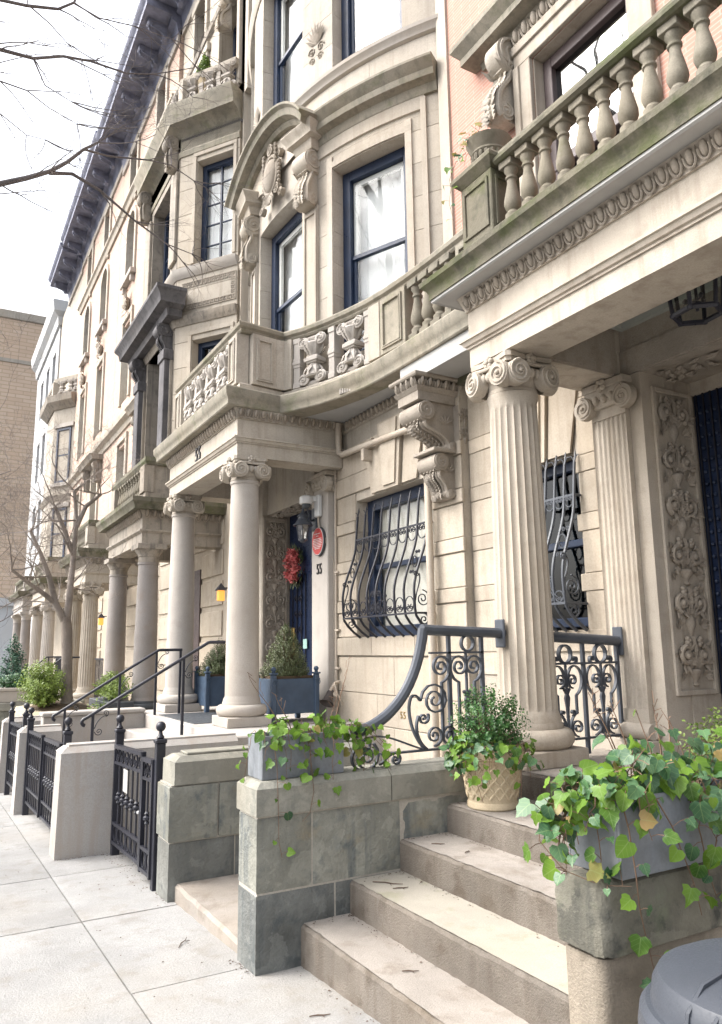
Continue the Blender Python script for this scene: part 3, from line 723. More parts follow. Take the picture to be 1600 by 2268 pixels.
# ================================================================== iron railings of the near stoop
def scroll(mb, c, r, n, a0, turns, sgn, w=.022, t=.010, u=(1, 0, 0), v=(0, 0, 1), r1=.15):
    p = spiral(c, r, r * r1, turns, a0, u, v, 26, sgn); mb.strip(p, n, w, [t * (1 - .35 * i / 26) for i in range(27)]); mb.ball(p[-1], t * .8, 6, 5); return p
def railing_left(yr, name, label, parts_yplane):
    t = thing(name, (2.6, yr, .89), label, 'railing')
    n = Vector((0, 1, 0)); P = lambda x, z: Vector((x, yr, z))
    mb = MB(); curve = [P(2.12, 1.075), P(2.2, 1.095)] + bez(P(2.2, 1.095), P(2.42, 1.16), P(2.57, 1.36), P(2.615, 1.66), 14)[1:]
    mb.tube(curve, .033, 10); mb.tube([P(2.605, 1.655), P(2.70, 1.65), P(3.24, 1.632)], .033, 10); mb.build('top_rail', M_['rail'], t)
    mb = MB(); mb.box(3.205, 3.225, yr - .045, yr + .045, 1.54, 1.72, .006); mb.box(3.19, 3.205, yr - .02, yr + .02, 1.6, 1.66, .004); mb.build('wall_plate', M_['rail'], t)
    for x, z0, z1 in ((2.80, .93, 1.63), (3.055, .93, 1.63)):
        mb = MB(); mb.box(x - .011, x + .011, yr - .011, yr + .011, z0, z1); mb.build('bar', M_['rail'], t)
    mb = MB(); mb.box(2.655, 3.06, yr - .011, yr + .011, 1.508, 1.52); mb.build('cross_bar', M_['rail'], t)
    mb = MB(); mb.box(2.30, 3.06, yr - .014, yr + .014, .945, .957); mb.build('bottom_bar', M_['rail'], t)
    mb = MB(); mb.strip([P(2.945 + .047 * math.cos(a), 1.57 + .047 * math.sin(a)) for a in [2 * PI * i / 20 for i in range(21)]], n, .026, .010); mb.build('ring', M_['rail'], t)
    for cx, sg in ((2.735, 1), (2.875, -1), (2.985, 1)):
        mb = MB(); cz = 1.43
        p = spiral(P(cx, cz), .062, .012, 1.55, PI / 2, (-sg, 0, 0), (0, 0, 1), 26, -1)
        mb.strip(p, n, .022, .010)
        q = bez(p[0], p[0] + Vector((sg * .09, 0, 0)), P(cx + sg * .085, cz - .07), P(cx + sg * .005, 1.335), 10)
        mb.strip(q, n, .022, .010); mb.strip([P(cx + sg * .005, 1.338), P(cx + sg * .005, 1.0)], n, .018, .014); mb.build('scroll', M_['rail'], t)
    mb = MB(); mb.strip([P(2.93, 1.508), P(2.93, .95)], n, .014, .014); leafspear(mb, P(2.93, 1.22), n); mb.build('spear_bar', M_['rail'], t)
    mb = MB(); scroll(mb, P(2.685, 1.235), .105, n, PI, 2.2, -1); scroll(mb, P(2.60, 1.135), .040, n, PI * .2, 1.4, -1)
    mb.strip(bez(P(2.58, 1.235), P(2.50, 1.36), P(2.44, 1.12), P(2.60, .957), 14), n, .022, .010); mb.strip(bez(P(2.565, 1.15), P(2.53, 1.08), P(2.555, 1.0), P(2.62, .957), 10), n, .022, .010); mb.build('scroll', M_['rail'], t)
    mb = MB(); scroll(mb, P(2.675, 1.03), .062, n, -PI / 2, 1.8, 1); scroll(mb, P(2.79, 1.03), .062, n, -PI / 2, 1.8, -1); mb.build('scroll', M_['rail'], t)
    mb = MB(); scroll(mb, P(2.205, .945), .085, n, PI * .3, 1.9, -1); scroll(mb, P(2.20, 1.005), .03, n, 0, 1.0, 1, r1=.95)
    mb.strip(bez(P(2.20, 1.04), P(2.32, 1.08), P(2.44, 1.0), P(2.60, .955), 12), n, .022, .010); mb.strip(bez(P(2.20, 1.04), P(2.07, .98), P(2.09, .86), P(2.22, .872), 12), n, .022, .010)
    scroll(mb, P(2.40, .915), .036, n, PI / 2, 1.5, -1); mb.strip(bez(P(2.40, .95), P(2.34, .95), P(2.32, .90), P(2.29, .895), 6), n, .022, .010); mb.build('scroll', M_['rail'], t)
    return t
def leafspear(mb, c, n):
    c = Vector(c); n = Vector(n)
    for sx in (-1, 1):
        mb.ball(c + Vector((sx * .022, 0, .055)), .012, 6, 5); mb.strip([c + Vector((sx * .02, 0, .05)), c + Vector((sx * .008, 0, .03))], n, .014, .012)
    P = [(-.006, .04), (-.021, .0), (-.010, -.06), (-.006, -.15), (.006, -.15), (.010, -.06), (.021, 0), (.006, .04)]
    mb.prism(P, lambda a, b: c + Vector((a, 0, b)) - n * .009, lambda a, b: c + Vector((a, 0, b)) + n * .009)
railing_left(3.83, 'iron_railing', 'grey iron railing sweeping down the cheek wall behind the lattice pot', 0)
t = thing('iron_railing', (3.95, 3.83, .81), 'scrolled grey iron railing panel between the fluted column and the fluted pilaster', 'railing')
n = Vector((0, 1, 0)); yr = 3.83; P = lambda x, z: Vector((x, yr, z))
mb = MB(); mb.tube([P(3.585, 1.61), P(4.31, 1.575)], .036, 12); mb.build('top_rail', M_['rail'], t)
mb = MB(); mb.box(4.285, 4.30, yr - .045, yr + .045, 1.475, 1.675, .006); mb.build('wall_plate', M_['rail'], t)
xa, xb_ = 3.60, 4.27; xm = (xa + xb_) / 2
for x, zl in ((xa, .93), (xm, .83), (xb_, .815)):
    mb = MB(); mb.box(x - .012, x + .012, yr - .012, yr + .012, zl, 1.59); mb.build('bar', M_['rail'], t)
for z0 in (.925, 1.42):
    mb = MB(); mb.box(xa, xb_, yr - .014, yr + .014, z0, z0 + .014); mb.build('cross_bar', M_['rail'], t)
for k in range(2):
    cx = xa + (xm - xa) * (k + .5) + k * (xb_ - 2 * xm + xa) * .5; hw = (xm - xa) / 2
    cx = (xa + xm) / 2 if k == 0 else (xm + xb_) / 2
    mb = MB(); mb.strip([P(cx + .055 * math.cos(a), 1.49 + .06 * math.sin(a)) for a in [2 * PI * i / 22 for i in range(23)]], n, .03, .012); mb.build('ring', M_['rail'], t)
    for sg in (-1, 1):
        mb = MB(); scroll(mb, P(cx + sg * .085, 1.455), .026, n, -PI / 2, 1.3, sg, .026, .010); mb.build('scroll', M_['rail'], t)
        mb = MB(); u = (sg, 0, 0)
        cc = P(cx + sg * .055, 1.315); p = spiral(cc, .052, .010, 1.5, -PI / 2, (-sg, 0, 0), (0, 0, 1), 24, 1)
        mb.strip(p, n, .024, .0085)
        cc2 = cx + sg * .012
        mb.strip([p[0]] + bez(p[0], P(cx + sg * .0, 1.262), P(cx + sg * .0, 1.41), P(cx + sg * .08, 1.413), 10)[1:] + bez(P(cx + sg * .08, 1.413), P(cx + sg * .165, 1.40), P(cx + sg * .165, 1.26), P(cx + sg * .085, 1.215), 10)[1:], n, .024, .0085)
        mb.strip([P(cx + sg * .085, 1.22), P(cx + sg * .085, 1.095)], n, .018, .012)
        mb.strip(bez(P(cx + sg * .085, 1.10), P(cx + sg * .02, 1.08), P(cx + sg * .01, 1.0), P(cx + sg * .03, .95), 10), n, .022, .0085); mb.build('scroll', M_['rail'], t)
        mb = MB(); scroll(mb, P(cx + sg * .085, 1.005), .060, n, -PI / 2, 1.7, -sg, .022, .0085); scroll(mb, P(cx + sg * .045, 1.105), .022, n, -PI / 2, 1.2, sg, .022, .009); mb.build('scroll', M_['rail'], t)
    mb = MB(); mb.strip([P(cx, 1.42), P(cx, .935)], n, .014, .014); leafspear(mb, P(cx, 1.20), n); mb.build('spear_bar', M_['rail'], t)
# matching sweep on the right cheek wall
t = thing('iron_railing', (2.6, 1.6, .89), 'grey iron handrail end above the ivy at the right edge', 'railing')
P = lambda x, z: Vector((x, 1.58, z)); mb = MB()
mb.tube([P(2.12, 1.10), P(2.2, 1.12)] + bez(P(2.2, 1.12), P(2.42, 1.18), P(2.57, 1.36), P(2.615, 1.66), 12)[1:] + [P(3.2, 1.64)], .033, 10); mb.build('top_rail', M_['rail'], t)
for x, z1 in ((2.25, 1.12), (2.8, 1.64), (3.05, 1.64)):
    mb = MB(); mb.box(x - .011, x + .011, 1.569, 1.591, .88, z1); mb.build('bar', M_['rail'], t)

# ================================================================== near house
H0 = thing('row_house', (4.4, 3.0, 0), 'nearest limestone and red brick row house with fluted porch columns and balustrade above', 'house')
column(H0, 3.42, 3.83, .81, 3.50, .19, 'ionic', 22, 'limeN', .25, .26)
column(H0, 3.42, 1.60, .81, 3.50, .19, 'ionic', 22, 'limeN', .25, .26)
# entablature
prof = [(-.36, 3.505), (0, 3.505), (0, 3.64), (.014, 3.64), (.014, 3.655), (.03, 3.66), (.042, 3.685), (.055, 3.69), (.055, 3.708), (.002, 3.712), (.002, 3.922), (.018, 3.922), (.018, 3.94), (.05, 4.02), (.06, 4.035), (-.36, 4.035)]
path = [(4.42, 4.03), (3.22, 4.03), (3.22, 1.35)]
mb = MB(); mb.sweep(prof, path); ent = mb.build('entablature', M_['limeN'], H0)
mb = MB(); mb.sweep([(-.3, 4.037), (.165, 4.037), (.175, 4.028), (.19, 4.037), (.19, 4.055), (-.3, 4.055)], path); mb.build('soffit_band', M_['soffit'], H0)
mb = MB(); mb.sweep([(-.3, 4.0553), (.20, 4.0553), (.20, 4.10), (.215, 4.13), (.25, 4.16), (.255, 4.195), (.23, 4.205), (-.3, 4.23)], path); mb.build('cornice', M_['moss'], H0)
eggs(ent, (3.182, 4.03), (3.182, 1.35), 3.985, .082, 'tan')
# soffit and ceiling
mb = MB(); mb.box(3.58, 4.9, 1.35, 4.0, 3.99, 4.03); cl = mb.build('porch_ceiling', M_['ceil'], H0)
mb = MB(); pr = [(0, 3.86), (.05, 3.86), (.06, 3.90), (.10, 3.93), (.12, 3.975), (0, 3.988)]
mb.sweep([(a, b) for a, b in pr], [(3.60, 1.4), (3.60, 3.64), (4.36, 3.64), (4.36, 1.4)]); mb.build('ceiling_moulding', M_['ceil'], H0)
mb = MB(); mb.box(3.60, 4.30, 3.66, 4.0, 3.507, 3.86); mb.box(3.60, 4.30, 3.652, 3.66, 3.52, 3.68); mb.split('side_beam', M_['tan'], H0)
mb = MB(); mb.box(4.36, 4.9, 1.35, 3.74, 3.50, 3.99); mb.box(4.345, 4.36, 1.35, 3.74, 3.51, 3.70); mb.split('door_lintel', M_['tan'], H0)
relief(H0, (4.62, 2.6, 3.4985), (0, 1, 0), (1, 0, 0), (0, 0, -1), .22, .01, M_['tan'], 3) if False else None
mb = MB(); r = random.Random(4)
for i in range(60):
    c = Vector((4.62 + r.uniform(-.13, .13), 2.3 + 1.2 * i / 60, 3.498)); a = r.uniform(0, 6.3); leaf_blade(mb, c, (math.cos(a), math.sin(a), -.05), (0, 0, -1), .09, .05, .4)
mb.build('carved_soffit', M_['tan'], H0, kind='stuff')
# pilaster (fluted face to the street) and jamb
def pilaster(parent, X, y0, y1, z0, z1, mat, nf=7, dep=.14, pl=.012):
    poly = [(X + dep, y1), (X, y1)]; w = (y1 - y0); pit = w / nf
    for i in range(nf):
        a = y1 - pit * i
        for k in range(1, 8):
            ph = k / 8; d = 0
            if .1 < ph < .9: d = .016 * math.sqrt(max(0, 1 - ((ph - .5) / .42) ** 2))
            poly.append((X + d, a - pit * ph))
    poly += [(X, y0), (X + dep, y0)]
    mb = MB(); mb.prism(poly, lambda a, b: (a, b, z0 + .30), lambda a, b: (a, b, z1 - .28)); mb.box(X - .0, X + dep, y0, y1, z1 - .28, z1 - .20); mb.box(X, X + dep, y0, y1, z0 + .22, z0 + .30)
    o = mb.build('pilaster', M_[mat], parent, sharp=45)
    mb = MB(); yc = (y0 + y1) / 2; hw = (y1 - y0) / 2; nn = Vector((-1, 0, 0)); zt = z1
    mb.box(X - .03, X + dep, y0 - .015, y1 + .015, zt - .20, zt - .13, .01); mb.box(X - .055, X + dep, y0 - .04, y1 + .04, zt - .06, zt - .002, .008); mb.box(X - .04, X + dep, y0 - .02, y1 + .02, zt - .13, zt - .06)
    for sg in (-1, 1):
        add_volute(mb, (X - .05, yc + sg * (hw + .03), zt - .17), .088, (0, -sg, 0), (0, 0, 1), nn, 2.0, PI / 2, -1, .05)
    for i in (-1, 0, 1): mb.ball((X - .035, yc + i * .075, zt - .135), (.03, .028, .038), 8, 6)
    for i in range(5): a = 2 * PI * i / 5; mb.ball((X - .065, yc + .03 * math.cos(a), zt - .04 + .03 * math.sin(a)), .024, 8, 5)
    mb.build('capital', M_[mat], o, sharp=40)
    mb = MB(); mb.box(X - .05, X + dep, y0 - .05, y1 + .05, z0, z0 + .10, .008); mb.tube([(X - .012, y0 - .04, z0 + .155), (X - .012, y1 + .04, z0 + .155)], .055, 12); mb.tube([(X, y0 - .014, z0 + .155), (X + dep, y0 - .014, z0 + .155)], .055, 12); mb.box(X - .012, X + dep, y0 - .012, y1 + .012, z0 + .20, z0 + .225); mb.build('base', M_[mat], o)
    return o
pilaster(H0, 4.30, 3.615, 3.935, .81, 3.50, 'limeN')
mb = MB(); mb.box(4.345, 4.60, 3.50, 3.612, .81, 3.50); mb.box(4.445, 5.0, 3.51, 3.95, .81, 3.4995); mb.split('door_jamb', M_['limeN'], H0)
mb = MB(); mb.box(4.40, 5.1, -2.5, 1.75, -.3, 4.0); mb.box(4.9, 5.1, 1.75, 3.6, 3.40, 4.05); mb.split('wall', M_['limeN'], H0)
pilaster(H0, 4.30, 1.44, 1.76, .81, 3.50, 'limeN')
for zz in (.815,):
    pass
# carved jamb panel, faces the camera
mb = MB(); yj = 3.50
pr = [(4.44, 4.86, 1.16, 3.42)]
mb.box(4.605, 4.92, yj - .006, yj + .01, .81, 1.20); mb.box(4.44, 4.475, yj - .022, yj, 1.20, 3.40, .004); mb.box(4.845, 4.88, yj - .022, yj + .01, 1.20, 3.40, .004); mb.box(4.475, 4.845, yj - .022, yj, 3.365, 3.40, .004); mb.box(4.475, 4.845, yj - .022, yj, 1.20, 1.235, .004)
mb.box(4.60, 4.90, yj - .001, yj + .01, 1.20, 3.497); mb.split('panel_frame', M_['limeN'], H0)
relief(H0, (4.66, yj - .002, 1.25), (1, 0, 0), (0, 0, 1), (0, -1, 0), .34, 2.09, M_['tan'], 9)
# entrance door with iron grille
mb = MB(); mb.box(4.93, 5.02, 1.6, 3.5, .81, 3.47); dr = mb.build('door', M_['door'], H0, label='dark navy entrance door with iron lattice')
for i in range(16):
    y = 3.47 - .06 * i
    mb = MB(); mb.strip([(4.915, y, .95), (4.915, y, 3.40)], (1, 0, 0), .012, .010); mb.build('lattice_bar', M_['iron'], dr)
mb = MB()
for i in range(14):
    for k in range(26): mb.ball((4.91, 3.44 - .06 * i, 1.0 + .09 * k), .014, 6, 4)
mb.build('studs', M_['navy'], dr, kind='stuff')
# ground floor wall beside the porch with the grille window
mb = MB()
flat_wall(H0, 4.42, 3.94, 5.60, -.3, 4.0, .3, [(4.22, 5.12, 1.68, 3.06)], 'limeN')
for k, zb in enumerate((1.96, 2.43, 2.90, 3.37)):
    for (a, b) in ((3.945, 4.205), (5.135, 5.588)):
        mb = MB(); e = .045 if a < 4.3 else 0; mb.box(4.40, 4.419, a, b + e, zb, zb + .135, .005); mb.build('stone_block', M_['block'], H0)
for zb, zt in ((1.30, 1.955), (2.10, 2.425), (2.57, 2.895), (3.04, 3.365), (3.51, 3.95)):
    for (a, b) in ((3.945, 4.205), (5.135, 5.588)):
        mb = MB(); mb.box(4.405, 4.419, a, b, zb, zt, .004); mb.build('stone_block', M_['block'], H0)
mb = MB(); mb.box(4.395, 4.419, 3.945, 5.588, 1.50, 1.665, .006); mb.build('sill_course', M_['block'], H0)
# voussoirs over the window
def voussoirs(parent, X, yc, z0, z1, kw, mat, proud=.05):
    mb = MB(); mb.prism([(yc - kw * .42, z0 - .02), (yc + kw * .42, z0 - .02), (yc + kw * .62, z1), (yc - kw * .62, z1)], lambda a, b: (X - proud, a, b), lambda a, b: (X, a, b)); mb.build('keystone', M_[mat], parent)
    mb = MB(); mb.prism([(yc - kw * .30, z0 + .02), (yc + kw * .30, z0 + .02), (yc + kw * .45, z1 - .03), (yc - kw * .45, z1 - .03)], lambda a, b: (X - proud - .02, a, b), lambda a, b: (X - proud + .001, a, b)); mb.build('keystone_face', M_[mat], parent)
    for sg in (-1, 1):
        mb = MB(); a0, a1 = yc + sg * kw * .46, yc + sg * kw * .66; b0, b1 = yc + sg * kw * 1.15, yc + sg * kw * 1.6
        mb.prism([(a0, z0), (b0, z0), (b1, z1 - .1), (a1, z1 - .1)], lambda a, b: (X - .022, a, b), lambda a, b: (X, a, b)); mb.build('voussoir', M_[mat], parent)
voussoirs(H0, 4.405, 4.68, 3.075, 3.92, .36, 'block')
sash_window(H0, (4.52, 5.12, 1.69), (0, -1, 0), (1, 0, 0), .90, 1.36, 'navy', None, glass='glassD')
mb = MB(); mb.box(4.42, 4.60, 4.2, 5.14, 1.64, 1.68); mb.build('window_sill', M_['navy'], H0)

def belly_grille(parent, X, y0, y1, z0, z1, nb, mat='iron', bulge=.27):
    """bellied iron window guard standing out from wall plane X"""
    H = z1 - z0
    def off(z):
        t = (z - z0) / H
        if t > .78: return .05 - .03 * (t - .78) / .22
        if t > .30: s_ = (.78 - t) / .48; return .05 + (bulge - .05) * (s_ * s_ * (3 - 2 * s_))
        if t > .16: s_ = (.30 - t) / .14; return bulge - .01 * s_
        s_ = (.16 - t) / .16; return (bulge - .01) * (1 - s_ ** 1.6) + .0 * s_
    zs = [z0 + H * i / 22 for i in range(23)]
    g = None; n = Vector((1, 0, 0))
    zt, zb = z0 + .80 * H, z0 + .155 * H
    for z in (zt, zb):
        mb = MB(); o_ = off(z); mb.sweep([(-.01, z - .009), (.01, z - .009), (.01, z + .009), (-.01, z + .009)], [(X + .02, y1), (X - o_, y1), (X - o_, y0), (X + .02, y0)]); gg = mb.build('window_guard' if g is None else 'cross_rail', M_[mat], parent if g is None else g); g = g or gg
    for i in range(nb):
        y = y0 + (y1 - y0) * i / (nb - 1); pts = [(X - off(z), y, z) for z in zs]
        mb = MB(); mb.tube(pts, .0135, 6)
        top = Vector((X - off(z1), y, z1)); mb.tube([top, top + Vector((.015, 0, .07)), top + Vector((.02, 0, .11))], [.0085, .009, .002], 6)
        for sg in (-1, 1): mb.tube(bez(top + Vector((0, 0, -.02)), top + Vector((0, sg * .01, .04)), top + Vector((0, sg * .035, .07)), top + Vector((0, sg * .05, .05)), 6), .004, 4)
        mb.build('bar', M_[mat], g)
        if i < nb - 1:
            yc = y + (y1 - y0) / (nb - 1) / 2; rr = (y1 - y0) / (nb - 1) * .40
            for z, dn in ((zt - rr * 1.1, 1), (zb + rr * 1.25, -1)):
                mb = MB(); x = X - off(z); mb.strip([(x, yc + rr * math.cos(a), z + rr * math.sin(a)) for a in [2 * PI * k / 16 for k in range(17)]], n, .010, .007)
                for sg in (-1, 1): mb.strip(spiral((x, yc + sg * rr * .42, z + dn * rr * .45), rr * .38, rr * .1, 1.2, PI / 2, (0, sg, 0), (0, 0, 1), 12), n, .009, .006)
                mb.build('ring_scroll', M_[mat], g)
    yc = y0 + (y1 - y0) * .5; zc_ = zb + .12 * H; x = X - off(zc_)
    mb = MB()
    for sg in (-1, 1):
        cc = Vector((x, yc + sg * .062, zc_)); mb.strip([cc + Vector((0, .055 * math.cos(a), .095 * math.sin(a))) for a in [2 * PI * k / 20 for k in range(21)]], n, .010, .007)
        for dz in (-1, 1): mb.strip(spiral(cc + Vector((0, 0, dz * .055)), .035, .006, 1.5, 0, (0, sg, 0), (0, 0, dz), 14), n, .009, .007)
        mb.strip(spiral(cc + Vector((0, sg * .12, .02)), .035, .006, 1.5, 0, (0, sg, 0), (0, 0, 1), 14), n, .009, .007); mb.strip(bez(cc + Vector((0, sg * .13, 0)), cc + Vector((0, sg * .12, -.05)), cc + Vector((0, sg * .16, -.08)), cc + Vector((0, sg * .19, -.11)), 6), n, .009, .007)
    mb.build('centre_scroll', M_[mat], g)
    for ye, sy in ((y0, 1), (y1, -1)):
        mb = MB(); zq = z0 + .52 * H; x = X - off(zq); ym = ye + sy * (y1 - y0) / (nb - 1) / 2
        mb.strip([(x, ym + .04 * math.cos(a), zq + .055 * math.sin(a)) for a in [2 * PI * k / 16 for k in range(17)]], n, .010, .008)
        for dz in (-1, 1):
            for sg in (-1, 1): mb.strip(spiral((X - off(zq + dz * .1), ym + sg * .022, zq + dz * .10), .02, .005, 1.3, 0, (0, sg, 0), (0, 0, dz), 12), n, .009, .007)
        # side scrolls filling the return of the guard
        m2 = Vector((0, 1, 0))
        zs_ = z0 + .24 * H
        mb.strip(spiral((X - .13, ye, zs_ + .02), .085, .012, 1.8, PI / 2, (-1, 0, 0), (0, 0, 1), 22), m2, .012, .009); mb.strip(spiral((X - .20, ye, z0 + .43 * H), .035, .008, 1.4, PI, (-1, 0, 0), (0, 0, 1), 14), m2, .012, .008)
        mb.strip(bez((X - .17, ye, z0 + .43 * H), (X - .13, ye, z0 + .38 * H), (X - .20, ye, z0 + .33 * H), (X - .215, ye, zs_), 8), m2, .012, .009); mb.strip(spiral((X - .12, ye, z0 + .11 * H), .06, .01, 1.6, PI / 2, (-1, 0, 0), (0, 0, 1), 16), m2, .012, .009)
        mb.build('side_scroll', M_[mat], g)
    return g
belly_grille(H0, 4.38, 4.20, 4.84, 1.66, 2.98, 7, 'rail', .22)

# balcony balustrade
pr = [(.052, 0), (.052, .035), (.040, .045), (.034, .06), (.046, .075), (.056, .105), (.055, .135), (.042, .20), (.031, .255), (.029, .285), (.039, .292), (.039, .305), (.030, .312), (.034, .33), (.047, .352), (.048, .37)]
mbm = MB(); mbm.lathe(pr, seg=18); mbm.box(-.056, .056, -.056, .056, -.045, 0.0, .004); mbm.box(-.058, .058, -.058, .058, .37, .42, .004); BAL = mbm.mesh('baluster', M_['balu'], 40)
mb = MB(); mb.sweep([(-.10, 4.735), (.075, 4.735), (.095, 4.75), (.095, 4.775), (.075, 4.79), (.06, 4.83), (-.085, 4.83)], [(3.15, 3.5), (3.15, 1.35)]); bal = mb.build('balustrade', M_['moss'], H0)
mb = MB(); mb.box(3.04, 3.28, 1.35, 4.0, 4.215, 4.275, .008); mb.build('plinth', M_['moss'], bal)
y = 3.43
while y > 1.4:
    place(BAL, 'baluster', bal, T(3.15, y, 4.318, rnd.uniform(-.06, .06))); y -= .16
def pedestal(parent, x0, x1, y0, y1, z0, z1, mat, capo=.04, side='xy', ch=.11):
    mb = MB(); mb.box(x0, x1, y0, y1, z0, z1, .006); f = .05
    o = mb.build('pedestal', M_[mat], parent)
    mb = MB()
    for (a0, a1, b0, b1) in ((y0 + .03, y0 + .055, z0 + .05, z1 - .05), (y1 - .055, y1 - .03, z0 + .05, z1 - .05), (y0 + .055, y1 - .055, z0 + .05, z0 + .075), (y0 + .055, y1 - .055, z1 - .075, z1 - .05)):
        mb.box(x0 - .012, x0, a0, a1, b0, b1, .003)
    for (a0, a1, b0, b1) in ((x0 + .03, x0 + .055, z0 + .05, z1 - .05), (x1 - .055, x1 - .03, z0 + .05, z1 - .05), (x0 + .055, x1 - .055, z0 + .05, z0 + .075), (x0 + .055, x1 - .055, z1 - .075, z1 - .05)):
        mb.box(a0, a1, y0 - .012, y0, b0, b1, .003)
    mb.build('panel_moulding', M_[mat], o)
    mb = MB(); mb.sweep([(-.05, z1), (.0, z1), (capo * .5, z1 + ch * .25), (capo, z1 + ch * .5), (capo, z1 + ch * .75), (capo * .6, z1 + ch), (-.05, z1 + ch)], [(x1, y1), (x0, y1), (x0, y0), (x1, y0)], True); mb.box(x0 + .02, x1 - .02, y0 + .02, y1 - .02, z1 + .003, z1 + ch - .003); mb.build('pedestal_cap', M_[mat], o)
    return o
pedestal(bal, 3.06, 3.32, 3.53, 3.86, 4.276, 4.74, 'moss', .05)
# upper brick wall and window
up = flat_wall(H0, 4.75, .2, 6.12, 4.05, 10.2, .3, [(3.62, 4.78, 4.3, 7.25)], 'brickN', 'brick_wall')
mb = MB(); mb.box(4.3, 4.9, 1.35, 6.0, 4.06, 4.2); mb.build('balcony_floor', M_['moss'], H0)
mb = MB()
X = 4.75
mb.box(X - .05, X, 4.78, 5.0, 4.2, 7.25, .006); mb.box(X - .075, X - .045, 4.92, 5.0, 4.2, 7.25, .005); mb.box(X - .05, X, 3.38, 3.62, 4.2, 7.25, .006); mb.box(X - .05, X, 3.38, 5.0, 7.252, 7.50, .006); mb.box(X - .075, X - .045, 3.4, 5.0, 7.40, 7.50, .005); mb.box(X + .001, X + .13, 4.765, 4.779, 4.2, 7.236); mb.box(X + .001, X + .13, 3.64, 4.764, 7.236, 7.249); ws = mb.split('window_surround', M_['limeN'], H0)
mb = MB(); mb.sweep([(-.02, 7.62), (.03, 7.62), (.05, 7.70), (.20, 7.72), (.20, 7.80), (.28, 7.90), (.28, 7.96), (-.02, 8.0)], [(4.75, 5.45), (4.74, 5.45), (4.74, 2.9)]); mb.sweep([(-.02, 7.5), (.02, 7.5), (.02, 7.62), (-.02, 7.62)], [(4.74, 5.3), (4.74, 3.0)]); mb.split('window_hood', M_['mossL'], H0)
eggs(ws, (4.70, 5.0), (4.70, 3.3), 7.60, .13, 'limeN', .2)
cons = console_mesh(.98, .22, .19, M_['lime'], 'bracket')
place(cons, 'bracket', H0, frame((4.73, 5.12, 7.66), (0, -1, 0), (-1, 0, 0), (0, 0, 1)))
sash_window(H0, (4.86, 4.76, 4.3), (0, -1, 0), (1, 0, 0), 1.12, 2.92, 'brown', None, fw=.11, meet=0, bars=(1, 0), glass='glassM')
mb = MB(); mb.box(4.85, 4.93, 3.64, 4.78, 5.98, 6.10, .01); mb.build('transom_bar', M_['brown'], H0)
# ================================================================== house 55
H5 = thing('row_house', (4.3, 9.0, 0), 'limestone row house numbered 55 with curved bow front and smooth porch columns', 'house')
def text_obj(s, size, ext, mat, parent, M, name, bold=0.0, **k):
    cu = bpy.data.curves.new(name, 'FONT'); cu.body = s; cu.size = size; cu.extrude = ext; cu.align_x = 'CENTER'; cu.align_y = 'CENTER'; cu.offset = bold; cu.space_character = 1.15; cu.resolution_u = 4
    tmp = bpy.data.objects.new(name, cu); COL.objects.link(tmp); bpy.context.view_layer.update()
    me = bpy.data.meshes.new_from_object(tmp.evaluated_get(bpy.context.evaluated_depsgraph_get())); bpy.data.objects.remove(tmp); bpy.data.curves.remove(cu)
    me.materials.clear(); me.materials.append(M_[mat]); me.name = name
    return place(me, name, parent, M, **k)
FACE = lambda x, y, z: frame((x, y, z), (0, -1, 0), (0, 0, 1), (-1, 0, 0))      # text plane facing the street

# --- ground floor wall
flat_wall(H5, 4.325, 5.60, 8.2, -.4, 4.45, .35, [(6.10, 7.66, 1.67, 3.27)], 'lime')
def blocks(parent, X, y0, y1, z0, z1, L=.62, mat='block', proud=.02, side=None, seed=0, off=0.0):
    n = max(1, round((y1 - y0) / L)); r = random.Random(seed); c = [y0 + (y1 - y0) * i / n for i in range(n + 1)]
    for i in range(1, n): c[i] += off * L
    for i in range(n):
        mb = MB(); mb.box(X - proud, X, c[i] + .002, c[i + 1] - .002, z0 + .002, z1 - .002, .006); mb.build('stone_block', M_[mat], parent)
for k, zb in enumerate((1.96, 2.43, 2.90)):
    blocks(H5, 4.324, 7.665, 8.16, zb, zb + .135, 1, proud=.03); blocks(H5, 4.324, 5.58, 6.095, zb, zb + .135, 1, proud=.03)
for k, (zb, zt) in enumerate(((1.675, 1.955), (2.10, 2.425), (2.57, 2.895), (3.04, 3.365))):
    blocks(H5, 4.324, 7.665, 8.16, zb, zt, 1, proud=.014); blocks(H5, 4.324, 5.595, 6.095, zb, zt, 1, proud=.014)
blocks(H5, 4.324, 7.3, 8.16, 3.37, 3.60, 1, proud=.028); blocks(H5, 4.324, 5.58, 6.2, 3.37, 3.505, 1, proud=.03); blocks(H5, 4.324, 5.595, 6.2, 3.51, 3.95, 1, proud=.014)
blocks(H5, 4.324, 7.2, 8.16, 3.605, 3.86, 1, proud=.012)
mb = MB(); mb.sweep([(-.01, 3.865), (.05, 3.865), (.07, 3.90), (.07, 3.925), (-.01, 3.94)], [(4.324, 8.16), (4.324, 7.18)]); mb.build('band_course', M_['block'], H5)
blocks(H5, 4.324, 5.58, 8.16, 1.46, 1.665, .95, proud=.035); blocks(H5, 4.324, 5.595, 8.16, 1.05, 1.452, 1.2, proud=.012); blocks(H5, 4.324, 5.595, 8.16, .72, 1.046, 1.2, proud=.012, off=.3); blocks(H5, 4.324, 5.595, 8.16, .2, .716, 1.2, proud=.02)
voussoirs(H5, 4.312, 6.80, 3.285, 4.05, .40, 'block', .06)
for zb, zt in ((1.96, 2.095), (2.43, 2.565), (2.90, 3.035)):    # jamb reveals
    mb = MB(); mb.box(4.326, 4.47, 7.645, 7.66, zb, zt, .003); mb.build('stone_block', M_['block'], H5)
